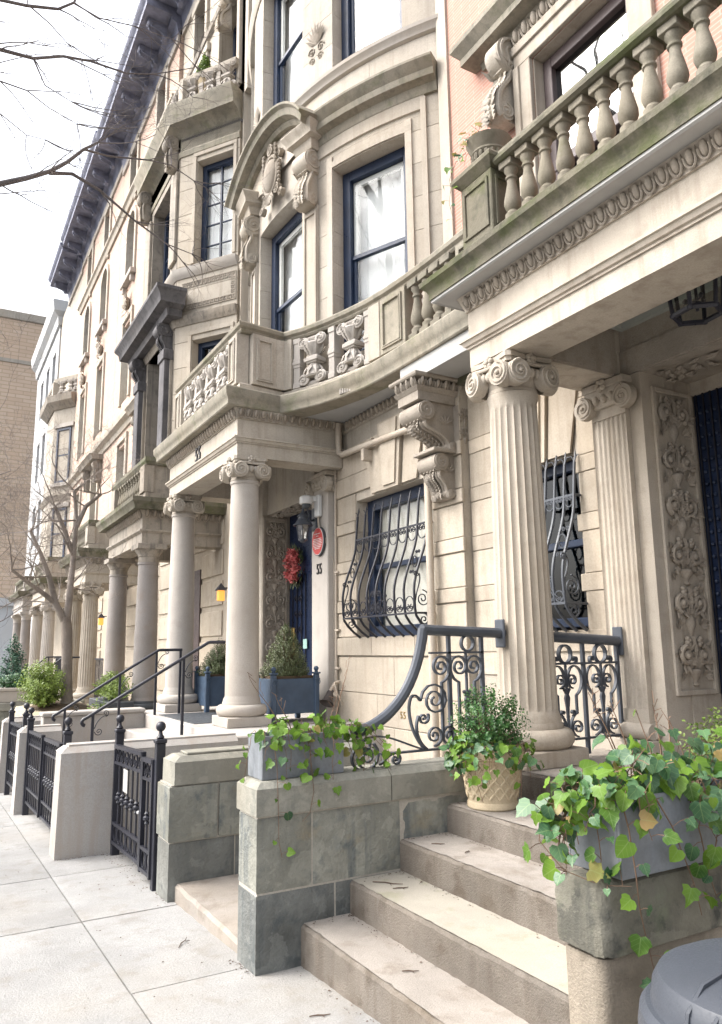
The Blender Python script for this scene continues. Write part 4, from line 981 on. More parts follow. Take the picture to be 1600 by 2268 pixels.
sash_window(H5, (4.47, 7.66, 1.67), (0, -1, 0), (1, 0, 0), 1.56, 1.60, 'navy', 'blind', fw=.12, deep=.13)
mb = MB(); mb.box(4.33, 4.50, 6.1, 7.66, 1.63, 1.668); mb.build('window_sill', M_['navy'], H5)
belly_grille(H5, 4.30, 6.10, 7.56, 1.66, 3.06, 9, 'iron', .23)
text_obj('55', .10, .003, 'brass', H5, FACE(4.309, 6.72, .86), 'house_number')
# --- pilaster beside the door, jamb, door
mb = MB(); mb.box(4.20, 4.42, 8.18, 8.63, .70, 3.56, .01); mb.box(4.16, 4.42, 8.16, 8.65, .70, .92, .01); pil = mb.build('pilaster', M_['colm'], H5)
mb = MB(); X = 4.20; yc = 8.405; zt = 3.74
mb.box(X - .03, X + .2, 8.17, 8.64, zt - .20, zt - .12, .01); mb.box(X - .06, X + .2, 8.13, 8.67, zt - .06, zt - .002, .008); mb.box(X - .04, X + .2, 8.17, 8.64, zt - .12, zt - .06)
for sg in (-1, 1): add_volute(mb, (X - .05, yc + sg * .24, zt - .17), .10, (0, -sg, 0), (0, 0, 1), (-1, 0, 0), 2.0, PI / 2, -1, .06)
for i in (-1, 0, 1): mb.ball((X - .035, yc + i * .09, zt - .135), (.03, .036, .04), 8, 6)
for sg in (-1,): add_volute(mb, (X + .08, yc - .26, zt - .17), .09, (1, 0, 0), (0, 0, 1), (0, -1, 0), 2.0, PI / 2, -1, .04)
mb.build('capital', M_['lime'], pil, sharp=40)
text_obj('55', .19, .006, 'num', H5, FACE(4.191, 8.40, 2.52) @ Matrix.Diagonal((.72, 1, 1, 1)), 'house_number')
mb = MB(); mb.box(4.42, 4.60, 8.30, 8.63, .70, 3.74); mb.box(4.16, 4.70, 10.205, 10.75, .70, 4.24); mb.box(4.30, 4.42, 10.76, 11.89, -.4, 4.4); mb.box(4.42, 4.6, 8.2, 8.64, 3.74, 4.24); mb.split('door_jamb', M_['lime'], H5)
mb = MB(); mb.box(4.24, 4.70, 8.63, 10.205, 3.50, 4.23); mb.build('door_lintel', M_['lime'], H5)
mb = MB(); r = random.Random(14)
for i in range(70):
    c = Vector((4.40 + r.uniform(-.13, .13), 8.75 + 1.35 * i / 70, 3.498)); a = r.uniform(0, 6.3); leaf_blade(mb, c, (math.cos(a), math.sin(a), -.1), (0, 0, -1), .11, .06, .5)
mb.build('carved_soffit', M_['tan'], H5, kind='stuff')
mb = MB(); yj = 10.20
for b in ((4.165, 4.205), (4.525, 4.555)): mb.box(b[0], b[1], yj - .03, yj, .9, 3.46, .004)
mb.box(4.205, 4.525, yj - .03, yj, 3.40, 3.46, .004); mb.box(4.205, 4.525, yj - .03, yj, .9, 1.0, .004); mb.box(4.162, 4.56, yj - .005, yj + .01, .71, 3.498); mb.split('panel_frame', M_['tan'], H5)
relief(H5, (4.365, yj - .006, 1.02), (1, 0, 0), (0, 0, 1), (0, -1, 0), .32, 2.36, M_['tan'], 5)
mb = MB(); mb.box(4.60, 4.69, 8.63, 10.2, .70, 3.5); dr = mb.build('door', M_['door'], H5, label='navy front door with ironwork, red wreath hanging on it')
for y in (8.95, 9.05, 9.15, 9.25, 9.36, 9.62, 9.75, 9.90, 10.05):
    mb = MB(); mb.strip([(4.585, y, 1.05), (4.585, y, 2.6)], (1, 0, 0), .014, .012); mb.build('door_bar', M_['iron'], dr)
mb = MB()
for k in range(7):
    for y in (9.1, 9.85):
        for sg in (-1, 1): mb.strip(spiral((4.58, y + sg * .07, 1.15 + .22 * k), .06, .012, 1.6, 0, (0, sg, 0), (0, 0, 1), 16), (1, 0, 0), .014, .012)
mb.build('door_scrolls', M_['iron'], dr, kind='stuff')
mb = MB(); mb.box(4.56, 4.60, 9.96, 10.05, 1.45, 1.85, .008); mb.build('push_plate', M_['brass'], dr)
mb = MB(); mb.box(4.572, 4.58, 9.55, 9.67, 1.55, 1.68); mb.build('door_note', paint('pale_green_paper', (.35, .55, .5), .8), dr)
# --- portico
mb = MB(); mb.box(2.62, 4.85, 7.14, 11.1, -.5, .72, .012); fl = mb.build('porch_floor', M_['white'], H5)
mb = MB(); mb.box(2.70, 3.6, 8.6, 10.1, .721, .728, .003); mb.build('doormat', M_['slate'], fl)
column(H5, 3.10, 8.15, .72, 3.74, .188, 'ionic', 0, 'colm', .27, .27, 'mossL' if False else 'colm', 'lime')
column(H5, 3.10, 10.60, .72, 3.74, .188, 'ionic', 0, 'colm', .27, .27, 'colm', 'lime')
path5 = [(4.3, 10.78), (2.93, 10.78), (2.93, 7.97), (4.3, 7.97)]
mb = MB(); mb.sweep([(-.34, 3.742), (0, 3.742), (0, 3.895), (.014, 3.895), (.014, 3.91), (.03, 3.915), (.042, 3.945), (.055, 3.95), (.055, 3.968), (.002, 3.972), (.002, 4.185), (.018, 4.185), (.018, 4.205), (.055, 4.29), (.06, 4.30), (-.34, 4.30)], path5); ent = mb.build('entablature', M_['lime'], H5)
mb = MB(); mb.box(3.27, 4.3, 8.31, 10.44, 4.24, 4.29); mb.build('porch_ceiling', M_['soffit'], H5)
eggs(ent, (2.885, 10.78), (2.885, 7.95), 4.255, .088, 'tan'); eggs(ent, (2.9, 7.925), (4.3, 7.925), 4.255, .088, 'tan')
text_obj('55', .27, .010, 'num', H5, FACE(2.921, 9.42, 4.08) @ Matrix.Diagonal((.8, 1, 1, 1)), 'house_number', .003)
# cornice and balcony slab following the bow
cp = [(4.3, 10.80), (2.93, 10.80), (2.93, 8.03), (3.52, 8.09), (3.68, 7.84), (3.86, 7.45), (3.97, 7.08), (4.04, 6.72), (4.065, 6.35), (4.07, 6.0), (4.07, 5.4), (4.05, 4.30), (4.6, 4.25)]
mb = MB(); mb.sweep([(-.25, 4.302), (.155, 4.302), (.165, 4.315), (.165, 4.355), (.18, 4.39), (.20, 4.42), (.205, 4.50), (.19, 4.52), (-.25, 4.54)], cp); mb.build('cornice', M_['mossL'], H5)
inner = [(3.7, 8.1), (3.95, 7.45), (4.05, 7.0), (4.12, 6.35), (4.12, 4.32), (4.9, 4.3), (4.9, 8.1)]
mb = MB(); mb.prism(inner, lambda a, b: (a, b, 4.30), lambda a, b: (a, b, 4.50)); mb.build('balcony_slab', M_['soffit'], H5)
# fluted drip stone set into the cornice
mb = MB()
for i in range(11): mb.tube([(3.80 + .0115 * i, 7.06 - .035 * i, 4.335), (3.80 + .0115 * i, 7.06 - .035 * i, 4.46)], .017, 6)
mb.build('fluted_dripstone', M_['colm'], H5)
# wall eggs below slab
eggs(ent, (4.29, 7.85), (4.29, 6.0), 4.25, .088, 'tan', .3)
mb = MB(); mb.sweep([(0, 4.17), (.03, 4.18), (.03, 4.20), (0, 4.30)], [(4.325, 8.0), (4.325, 5.95)]); mb.build('band_course', M_['lime'], H5)
# --- parapet
pp = [(3.03, 10.72), (3.03, 8.10), (3.60, 8.18), (3.78, 7.84), (3.90, 7.52), (4.0, 7.18), (4.08, 6.84), (4.125, 6.5), (4.15, 6.15), (4.16, 5.7), (4.16, 4.5)]
rail_prof = [(-.09, 5.30), (.04, 5.30), (.055, 5.32), (.055, 5.335), (.085, 5.36), (.09, 5.40), (.07, 5.425), (-.11, 5.44)]
mb = MB(); mb.sweep(rail_prof, pp); par = mb.build('parapet', M_['mossL'], H5)
mb = MB(); mb.sweep([(-.10, 4.541), (.06, 4.541), (.06, 4.64), (.04, 4.66), (-.10, 4.66)], pp); mb.build('parapet_base', M_['lime'], par)
def ornate_mesh(mat):
    mb = MB(); H = .64
    mb.box(-.085, .085, -.075, .075, .29, .345, .008); mb.box(-.065, .065, -.06, .06, .27, .365, .006)
    for s_ in (1, -1):
        zf = lambda t: (.318 + s_ * t)
        mb.lathe([(.045, .318), (.05, zf(.06)), (.075, zf(.13)), (.095, zf(.20)), (.085, zf(.22))], seg=14)
        for i in range(8):
            a = 2 * PI * i / 8; leaf_blade(mb, (.05 * math.cos(a), .05 * math.sin(a), zf(.05)), (.35 * math.cos(a), .35 * math.sin(a), s_), (math.cos(a), math.sin(a), 0), .17, .055, .35)
        for sx in (-1, 1):
            c = Vector((sx * .105, 0, zf(.235)))
            mb.lathe([(.058, -.055), (.072, -.05), (.060, 0), (.072, .05), (.058, .055)], c, 14, ax=(0, 1, 0))
            for sy in (-1, 1): add_volute(mb, c + Vector((0, sy * .056, 0)), .066, (sx, 0, 0), (0, 0, s_), (0, sy, 0), 1.6, PI / 2, -1, .01, False)
            mb.tube([c + Vector((-sx * .02, 0, s_ * .05)), (0, 0, zf(.285))], .035, 8)
    return mb.mesh('ornate_baluster', mat, 40)
ORN = ornate_mesh(M_['colm'])
for v_ in ORN.vertices: v_.co.x *= 1.32; v_.co.y *= 1.12
mbp = MB(); mbp.box(-.045, .045, -.045, .045, 0, .64); mbp.box(-.06, .06, -.06, .06, .30, .345, .006); mbp.box(-.052, .052, -.052, .052, .26, .385, .004); mbp.box(-.055, .055, -.055, .055, .57, .64, .006); mbp.box(-.055, .055, -.055, .055, 0, .07, .006); PST = mbp.mesh('small_post', M_['colm'])
def along(pth, s_):
    for a, b in zip(pth[:-1], pth[1:]):
        a, b = Vector(a), Vector(b); L = (b - a).length
        if s_ <= L: d = (b - a) / L; return a + d * s_, d
        s_ -= L
    return b, d
def put_on(parent, me, name, pth, s_, z):
    p, d = along(pth, s_); place(me, name, parent, frame((p.x, p.y, z), (d.x, d.y, 0), (d.y, -d.x, 0), (0, 0, 1)) if me is not ORN else frame((p.x, p.y, z), (d.x, d.y, 0), (-d.y, d.x, 0), (0, 0, 1)))
def ped_seg(parent, pth, s0, s1, z0, z1, mat, panel=True, th=.16):
    p0, d0 = along(pth, s0); p1, d1 = along(pth, s1); d = (p1 - p0).normalized(); L = (p1 - p0).length; o = Vector((d.y, -d.x)); c = (p0 + p1) / 2
    ax, ay, az = Vector((d.x, d.y, 0)), Vector((o.x, o.y, 0)), Vector((0, 0, 1))
    mb = MB(); mb.obox((c.x, c.y, (z0 + z1) / 2), ax, ay, az, (L / 2, th / 2, (z1 - z0) / 2), .004); q = mb.build('parapet_block', M_[mat], parent)
    if panel:
        mb = MB(); cc = Vector((c.x, c.y, (z0 + z1) / 2)) + ay * (th / 2 + .008); hw, hh = L / 2 - .05, (z1 - z0) / 2 - .05
        for w_, t_ in ((.022, .010), (.012, .016)):
            k = 0 if w_ > .02 else .022
            for sx in (-1, 1): mb.obox(cc + ax * sx * (hw - w_ / 2 - k), ax, ay, az, (w_ / 2, t_, hh - k), .002)
            for sz in (-1, 1): mb.obox(cc + az * sz * (hh - w_ / 2 - k), ax, ay, az, (hw - w_ - k, t_, w_ / 2), .002)
        mb.build('panel_moulding', M_[mat], q)
    return q
L1 = 2.62
ped_seg(par, pp, .02, .32, 4.66, 5.30, 'lime', True); ped_seg(par, pp, L1 - .30, L1 - .01, 4.66, 5.30, 'lime', True)
for s_ in (.66, 1.14, 1.62, 2.08): put_on(par, ORN, 'ornate_baluster', pp, s_, 4.66)
for s_ in (.42, .90, 1.38, 1.85): put_on(par, PST, 'small_post', pp, s_, 4.66)
ped_seg(par, pp, L1 + .09, L1 + .42, 4.66, 5.30, 'lime', True); ped_seg(par, pp, L1 + .43, L1 + .60, 4.66, 5.30, 'lime', False)
sb = L1 + .58
ped_seg(par, pp, sb + .02, sb + .17, 4.66, 5.30, 'lime', False)
for s_ in (.48, 1.12): put_on(par, ORN, 'ornate_baluster', pp, sb + s_, 4.66)
for s_ in (.23, .80, 1.40): put_on(par, PST, 'small_post', pp, sb + s_, 4.66)
ped_seg(par, pp, sb + 1.46, sb + 1.66, 4.66, 5.30, 'lime', False); ped_seg(par, pp, sb + 1.675, sb + 2.12, 4.66, 5.30, 'mossL', True); ped_seg(par, pp, sb + 3.0, sb + 3.6, 4.66, 5.30, 'mossL', True)
for k in range(4): p_, d_ = along(pp, sb + 2.25 + .19 * k); place(BAL, 'baluster', par, T(p_.x, p_.y, 4.72, 0, 1.38))

# --- bow front
BX, BY, BR = 8.74, 9.2, 4.9
def bp(th, rad): t = R(th); return (BX - rad * math.cos(t), BY - rad * math.sin(t))
def arc(t0, t1, st=2.0):
    n = max(1, int(abs(t1 - t0) / st + .5)); return [t0 + (t1 - t0) * i / n for i in range(n + 1)]
def bow_solid(mb, t0, t1, r0, r1, z0, z1):
    A = arc(t0, t1); V = []
    for t in A:
        for r_, z in ((r1, z0), (r1, z1), (r0, z1), (r0, z0)): x, y = bp(t, r_); V.append((x, y, z))
    n = len(A); F = [(0, 1, 2, 3), tuple((n - 1) * 4 + k for k in (3, 2, 1, 0))]
    for i in range(n - 1):
        for k in range(4): F.append((i * 4 + k, i * 4 + (k + 1) % 4, i * 4 + 4 + (k + 1) % 4, i * 4 + 4 + k))
    return mb.add(V, F)
def bow_sweep(mb, prof, t0, t1, base=BR):
    return mb.sweep(prof, [bp(t, base) for t in arc(t0, t1, 1.5)])      # increasing th runs towards the camera: outward on the right
bow = thing  # alias kept for readability of the next lines
TC0, TC1, TR0, TR1, TE = -5.3, 10.2, 17.6, 30.4, 38.2
def bow_blocks(t0, t1, z0, z1, hcourse=.44, mat='limeB', r1=BR, r0=BR - .34, split=False, seed=0):
    n = max(1, round((z1 - z0) / hcourse)); rr = random.Random(seed)
    for i in range(n):
        a, b = z0 + (z1 - z0) * i / n, z0 + (z1 - z0) * (i + 1) / n
        cuts = [t0, t1] if not split else [t0] + [t0 + (t1 - t0) * k / split + (rr.uniform(-.8, .8)) for k in range(1, split)] + [t1]
        for c0, c1 in zip(cuts[:-1], cuts[1:]):
            mb = MB(); bow_solid(mb, c0 + .03, c1 - .03, r0, r1, a + .003, b - .003); mb.build('stone_block', M_[mat], H5)
for f, (z0, z1) in enumerate(((4.6, 7.60), (9.0, 11.8))):
    for t0, t1 in ((-30, -24), (-12, TC0), (TC1, TR0), (TR1, TE)): bow_blocks(t0, t1, z0, z1, seed=f)
    for t0, t1 in ((-24, -12), (TC0, TC1), (TR0, TR1)):
        if f == 0: mb = MB(); bow_solid(mb, t0, t1, BR - .34, BR, 4.55, 5.02); mb.build('wall', M_['limeB'], H5)
        tw0, tw1 = t0, t1; a, b = bp(t0, BR - .17), bp(t1, BR - .17); W_ = (Vector(b) - Vector(a)).length; u = ((Vector(b) - Vector(a)) / W_)
        nn = Vector((-u.y, u.x)) ; nn = nn if nn.x > 0 else -nn
        zs0 = 5.02 if f == 0 else 9.0
        wd = sash_window(H5, (a[0], a[1], zs0), (u.x, u.y, 0), (nn.x, nn.y, 0), W_, z1 - zs0, 'navy', 'curtain', fw=.12, meet=.535, deep=.2)
        mb = MB(); O = Vector((a[0], a[1], 0)) + Vector((nn.x, nn.y, 0)) * .085; uu = Vector((u.x, u.y, 0)); zz0, zz1 = zs0 + (z1 - zs0) * .55, z1 - .14
        for q in ((.13, .20), (W_ - .20, W_ - .13)): mb.obox(O + uu * (q[0] + q[1]) / 2 + Vector((0, 0, (zz0 + zz1) / 2)), uu, Vector((nn.x, nn.y, 0)), (0, 0, 1), (.035, .02, (zz1 - zz0) / 2))
        mb.obox(O + uu * W_ / 2 + Vector((0, 0, zz1 - .035)), uu, Vector((nn.x, nn.y, 0)), (0, 0, 1), (W_ / 2 - .13, .02, .035)); mb.build('inner_sash', M_['sash'], wd)
# architrave, cornice, frieze and sill bands
mb = MB(); bow_solid(mb, -30, TE, BR - .34, BR, 7.605, 7.78); mb.build('lintel', M_['limeB'], H5)
mb = MB(); bow_sweep(mb, [(-.2, 7.783), (.0, 7.783), (.0, 7.84), (.025, 7.85), (.025, 8.0), (.03, 8.02), (-.2, 8.02)], 14.4, 33.6); bow_solid(mb, TE - 4.6, TE, BR - .34, BR - .001, 7.783, 8.6); bow_solid(mb, -30, 14.4, BR - .34, BR - .001, 7.783, 8.6); mb.split('architrave', M_['limeB'], H5)
mb = MB(); bow_sweep(mb, [(-.2, 8.021), (.035, 8.021), (.05, 8.06), (.06, 8.13), (.15, 8.16), (.16, 8.20), (.16, 8.24), (.20, 8.29), (.235, 8.345), (.235, 8.375), (.21, 8.39), (-.2, 8.44)], 13.6, 35.6); mb.build('cornice', M_['mossL'], H5)
bow_blocks(-30, TE, 8.44, 8.84, .4, split=5, seed=3)
mb = MB(); bow_sweep(mb, [(-.3, 8.842), (.01, 8.842), (.04, 8.86), (.05, 8.90), (.085, 8.94), (.09, 8.985), (.07, 9.0), (-.3, 9.02)], -30, TE + .8); mb.build('sill_course', M_['colm'], H5)
# raised surround of the right window
mb = MB(); bow_solid(mb, TR1 + .1, TR1 + 1.1, BR - .05, BR + .02, 4.7, 7.78); bow_solid(mb, TR0 - 1.2, TR0 - .1, BR - .05, BR + .02, 4.7, 7.78); bow_solid(mb, TR0 - .1, TR1 + 1.1, BR - .05, BR + .021, 7.62, 7.70); bow_solid(mb, TR1 + 2.6, TR1 + 3.4, BR - .05, BR + .03, 4.7, 8.0); mb.split('window_surround', M_['limeB'], H5)
# pediment over the centre window (plane tangent to the bow at 2.4 degrees)
tm = 2.4; pc = Vector((*bp(tm, BR), 0)); pu = Vector((math.sin(R(tm)), -math.cos(R(tm)), 0)); pn = Vector((-math.cos(R(tm)), -math.sin(R(tm)), 0)); pz = Vector((0, 0, 1))
hw, rise, zsp = 1.24, .62, 8.29; Rr = (hw * hw + rise * rise) / (2 * rise); cz = zsp + rise - Rr; am = math.asin(hw / Rr)
def arch(mb, prof, ext=am, n=28):
    V, F = [], []
    for i in range(n + 1):
        a = -ext + 2 * ext * i / n
        for rad, o in prof: V.append(pc + pu * (math.sin(a) * (Rr + rad)) + pz * (cz + math.cos(a) * (Rr + rad)) + pn * o)
    k = len(prof)
    for i in range(n):
        for j in range(k): F.append((i * k + j, i * k + (j + 1) % k, (i + 1) * k + (j + 1) % k, (i + 1) * k + j))
    F += [tuple(range(k))[::-1], tuple(range(n * k, n * k + k))]
    mb.add(V, F)
mb = MB(); arch(mb, [(-.20, -.1), (-.20, .10), (-.16, .13), (-.13, .13), (-.11, .24), (-.03, .26), (0, .31), (.03, .31), (.035, .0), (.035, -.1)]); ped = mb.build('pediment', M_['mossL'], H5)
mb = MB(); V = [pc + pu * (math.sin(-am + 2 * am * i / 20) * (Rr - .19)) + pz * (cz + math.cos(-am + 2 * am * i / 20) * (Rr - .19)) + pn * .03 for i in range(21)]
mb.add(V + [v_ - pn * .2 for v_ in V], [tuple(range(21)), tuple(range(41, 20, -1))] + [(i, i + 1, 22 + i, 21 + i) for i in range(20)]); mb.build('tympanum', M_['limeB'], ped)
PBR = console_mesh(.78, .24, .27, M_['lime'], 'bracket')
for sg in (-1, 1):      # impost blocks, consoles and panelled strips
    th_ = tm + sg * 10.4; q = Vector((*bp(th_, BR), 0)); qu = Vector((math.sin(R(th_)), -math.cos(R(th_)), 0)); qn = Vector((-math.cos(R(th_)), -math.sin(R(th_)), 0))
    mb = MB()
    k_ = [q + qu * -.16 * 1 - qn * .1, q - qu * .16 + qn * .14, q + qu * .16 + qn * .14, q + qu * .16 - qn * .1]
    mb.sweep([(-.12, 7.985), (.0, 7.985), (.015, 8.02), (.03, 8.06), (.035, 8.10), (.10, 8.12), (.105, 8.17), (.14, 8.22), (.16, 8.26), (.15, 8.28), (-.12, 8.30)], [(p_.x, p_.y) for p_ in k_])
    mb.build('impost', M_['lime'], ped)
    place(PBR, 'bracket', ped, frame(q + pz * 7.98, qu, qn, pz))
    mb = MB(); mb.obox(q + pz * 5.95 - qn * .02, qu, qn, pz, (.14, .05, 1.28), .005); mb.build('strip_pilaster', M_['limeB'], ped)
    mb = MB()
    for sx in (-1, 1): mb.obox(q + qu * sx * .115 + pz * 5.95 + qn * .04, qu, qn, pz, (.018, .012, 1.2), .003)
    mb.obox(q + pz * 7.13 + qn * .04, qu, qn, pz, (.097, .012, .02), .003); mb.split('strip_moulding', M_['limeB'], ped)
mb = MB(); c = pc + pz * 8.16 + pn * .10
mb.ball(c, (.19, .09, .25), 18, 12, pu, pn, pz); mb.tube([c + pu * .215 * math.cos(a) + pz * .285 * math.sin(a) + pn * .01 for a in [2 * PI * i / 28 for i in range(29)]], .028, 7)
add_volute(mb, c + pz * .40 + pn * .02, .085, pu, pz, pn, 2, 0, 1, .06)
for sg in (-1, 1):
    add_volute(mb, c + pu * sg * .17 - pz * .27, .075, pu * sg, pz, pn, 1.8, 0, 1, .05); add_volute(mb, c + pu * sg * .30 - pz * .40, .06, pu * sg, -pz, pn, 1.8, 0, 1, .05); add_volute(mb, c + pu * sg * .24 + pz * .24, .06, pu * sg, pz, pn, 1.6, 0, 1, .05)
    for i in range(9): mb.ball(c + pu * sg * (.19 + .012 * (i % 2)) + pz * (.12 + .033 * i) + pn * .03, .027, 7, 5)
    for i in range(6): mb.ball(c + pu * sg * (.25) + pz * (.10 - .06 * i), .028, 7, 5)
for i in range(7):
    a = -PI / 2 + (i - 3) * .3; leaf_blade(mb, c - pz * .28 + pn * .02, pu * math.cos(a) + pz * math.sin(a), pn, .22, .075, .4)
mb.build('cartouche', M_['tan'], ped, sharp=45)
# third-floor pier ornament
for th in (13.9, -8.5):
    o2 = Vector((*bp(th, BR + .002), 9.42)); uu = Vector((math.sin(R(th)), -math.cos(R(th)), 0)); nn = Vector((-math.cos(R(th)), -math.sin(R(th)), 0)); mb = MB()
    for i in range(9): a = PI / 2 + (i - 4) * .24; leaf_blade(mb, o2 + pz * .22, uu * math.cos(a) + pz * math.sin(a), nn, .34 - .02 * abs(i - 4), .07, .4)
    for sg in (-1, 1): add_volute(mb, o2 + uu * sg * .09 + pz * .14, .075, uu * sg, pz, nn, 1.7, 0, 1, .02, False); add_volute(mb, o2 + uu * sg * .08, .06, uu * sg, pz, nn, 1.7, 0, 1, .02, False)
    mb.build('anthemion', M_['tan'], H5)
mb = MB(); bow_sweep(mb, [(-.3, 11.805), (.02, 11.805), (.06, 11.9), (.06, 12.0), (-.3, 12.02)], -30, TE + .8); bow_solid(mb, -30, TE, BR - .34, BR, 12.02, 16); mb.split('upper_wall', M_['limeB'], H5)
# flat party strip and far side return of house 55
mb = MB(); mb.box(4.72, 5.1, 6.12, 6.3, 4.5, 16); mb.box(4.45, 4.9, 12.05, 12.4, 4.3, 16); mb.split('party_pier', M_['limeB'], H5)

# --- big consoles under the balcony
mb = MB(); mb.sweep([(-.1, 3.87), (.0, 3.87), (.0, 3.955), (.012, 3.965), (.03, 3.995), (.035, 4.0), (-.1, 4.003)], [(4.4, 6.0), (3.87, 6.0), (3.87, 5.65), (4.4, 5.65)]); mb.box(3.92, 4.42, 5.67, 5.98, 3.871, 4.12); mb.split('impost', M_['tan'], H5)
eggs(H5, (3.84, 6.0), (3.84, 5.63), 4.045, .082, 'tan'); eggs(H5, (3.85, 5.62), (4.4, 5.62), 4.045, .082, 'tan')
mb = MB(); mb.sweep([(-.1, 4.085), (.055, 4.085), (.065, 4.10), (.065, 4.123), (-.1, 4.123)], [(4.4, 6.0), (3.87, 6.0), (3.87, 5.65), (4.4, 5.65)]); mb.build('impost_cap', M_['tan'], H5)
mb = MB(); mb.box(3.935, 4.42, 4.30, 6.05, 4.124, 4.301); mb.build('soffit_slab', M_['soffit'], H5)
c1 = console_mesh(.47, .46, .34, M_['tan'], 'bracket'); c2 = console_mesh(.44, .26, .28, M_['tan'], 'bracket')
place(c1, 'bracket', H5, frame((4.33, 5.82, 3.868), (0, -1, 0), (-1, 0, 0), (0, 0, 1)))
mb = MB(); mb.box(4.03, 4.34, 5.64, 6.0, 3.385, 3.42, .006); mb.build('bracket_shelf', M_['tan'], H5)
place(c2, 'bracket', H5, frame((4.31, 5.82, 3.384), (0, -1, 0), (-1, 0, 0), (0, 0, 1)))
mb = MB(); mb.box(4.30, 4.45, 5.603, 5.98, 3.43, 3.86, .004); mb.build('bracket_back', M_['tan'], H5)
relief(H5, (4.375, 5.598, 3.47), (1, 0, 0), (0, 0, 1), (0, -1, 0), .13, .36, M_['tan'], 21)

# --- pipes and fittings on the wall of 55
dp = thing('downspout', (4.22, 6.03, 0), 'stone-coloured downspout beside the right edge of the bellied window guard', 'pipe')
mb = MB(); mb.tube([(4.22, 6.03, .1), (4.22, 6.03, 2.05)], .042, 12); mb.build('lower_pipe', M_['pipe'], dp)
mb = MB(); mb.tube([(4.22, 6.03, 2.04), (4.22, 6.03, 3.76), (4.22, 6.07, 3.79)], .038, 12); mb.build('upper_pipe', M_['pipe'], dp)
mb = MB(); mb.tube([(4.22, 6.06, 3.79), (4.21, 7.78, 3.86), (4.21, 7.88, 3.90), (4.21, 7.90, 4.05), (4.21, 7.90, 4.28)], .036, 12); mb.build('cross_pipe', M_['pipe'], dp)
for y in (7.25,):
    mb = MB(); mb.box(4.17, 4.30, y - .03, y + .03, 3.66, 3.80, .006); mb.build('pipe_bracket', M_['pipe'], dp)
cd = thing('conduit', (4.28, 8.16, .7), 'thin painted conduits running up beside the door pilaster of number 55', 'pipe')
mb = MB(); mb.tube([(4.285, 8.13, .8), (4.285, 8.13, 4.0), (4.27, 8.10, 4.1), (4.2, 8.0, 4.2)], .014, 8); mb.build('conduit_run', M_['pipe'], cd)
mb = MB(); mb.tube([(4.285, 8.17, .75), (4.285, 8.18, 2.6)] + bez((4.25, 8.19, 2.6), (4.18, 8.22, 2.95), (4.18, 8.25, 3.02), (4.18, 8.34, 3.0), 8)[1:], .014, 8); mb.build('conduit_run', M_['pipe'], cd)
for z in (1.3, 1.75, 2.45):
    mb = MB(); mb.box(4.27, 4.31, 8.06, 8.15, z, z + .025, .003); mb.build('conduit_clip', M_['pipe'], cd)
bl = thing('siren_bell', (4.1, 8.02, .87), 'dark rusty bell-mouthed siren low on the wall right of the blue planter', 'siren')
mb = MB(); mb.lathe([(.03, .16), (.045, .13), (.05, .08), (.06, .03), (.085, -.01), (.088, -.012), (.055, .03), (.04, .08), (.0, .09)], (4.08, 7.98, .93), 18, ax=(.45, .25, .75), cap=False); mb.build('bell', M_['rust'], bl)
mb = MB(); mb.lathe([(.0, .0), (.03, .0), (.03, .05), (0, .05)], (4.2, 8.0, 1.02), 12, ax=(-.4, -.8, .1), cap=False); mb.tube([(4.13, 8.0, 1.06), (4.2, 8.02, 1.14), (4.28, 8.05, 1.16)], .018, 8); mb.tube(bez((4.2, 7.98, 1.15), (4.1, 7.9, 1.2), (4.15, 7.85, 1.0), (4.25, 7.9, .9), 8), .008, 6); mb.build('bracket', M_['pipe'], bl)
# wall lantern, camera, plaque, wreath
lt = thing('wall_lantern', (4.1, 8.72, 2.85), 'grey wall lantern with curved arm beside the red plaque', 'lantern')
lx, ly, lz = 4.0, 8.47, 2.90
mb = MB(); mb.lathe([(.055, 0), (.085, .17), (.05, .0), (.055, 0)][:2], (lx, ly, lz), 6, cap=False); mb.build('lantern_glass', glassmat('lantern_glass', (.9, .9, .88), .8, .7), lt)
mb = MB()
for k in range(6): a = PI * k / 3; mb.tube([(lx + .055 * math.cos(a), ly + .055 * math.sin(a), lz), (lx + .087 * math.cos(a), ly + .087 * math.sin(a), lz + .175)], .007, 4)
mb.lathe([(.058, -.02), (.06, 0), (.03, -.04), (.0, -.05)], (lx, ly, lz), 12, cap=False); mb.build('lantern_ribs', M_['rail'], lt)
mb = MB(); mb.lathe([(.13, .17), (.12, .185), (.09, .215), (.065, .25), (.062, .28), (.075, .285), (.07, .30), (.03, .33), (.018, .36), (0, .36)], (lx, ly, lz), 12); mb.build('lantern_roof', M_['rail'], lt)
mb = MB(); mb.tube(bez((lx, ly, lz + .35), (lx - .01, ly, lz + .47), (lx + .07, ly + .02, lz + .45), (lx + .10, ly + .03, lz + .33), 10) + bez((lx + .10, ly + .03, lz + .33), (lx + .12, ly + .03, lz + .22), (lx + .16, ly + .04, lz + .24), (4.19, 8.52, lz + .30), 8)[1:], .014, 7); mb.build('lantern_arm', M_['rail'], lt)
mb = MB(); mb.box(4.17, 4.198, 8.44, 8.58, lz + .12, lz + .42, .02); mb.build('back_plate', M_['rail'], lt)
mb = MB(); mb.ball((lx, ly, lz + .09), (.028, .028, .045), 8, 6); mb.build('bulb', M_['white_plastic'], lt)
cm = thing('security_camera', (4.1, 8.6, 3.3), 'white dome security camera under the pilaster capital', 'camera')
mb = MB(); mb.lathe([(.075, 0), (.085, .01), (.085, .085), (.06, .105), (0, .11)], (4.02, 8.42, 3.34), 18); mb.build('housing', M_['white_plastic'], cm)
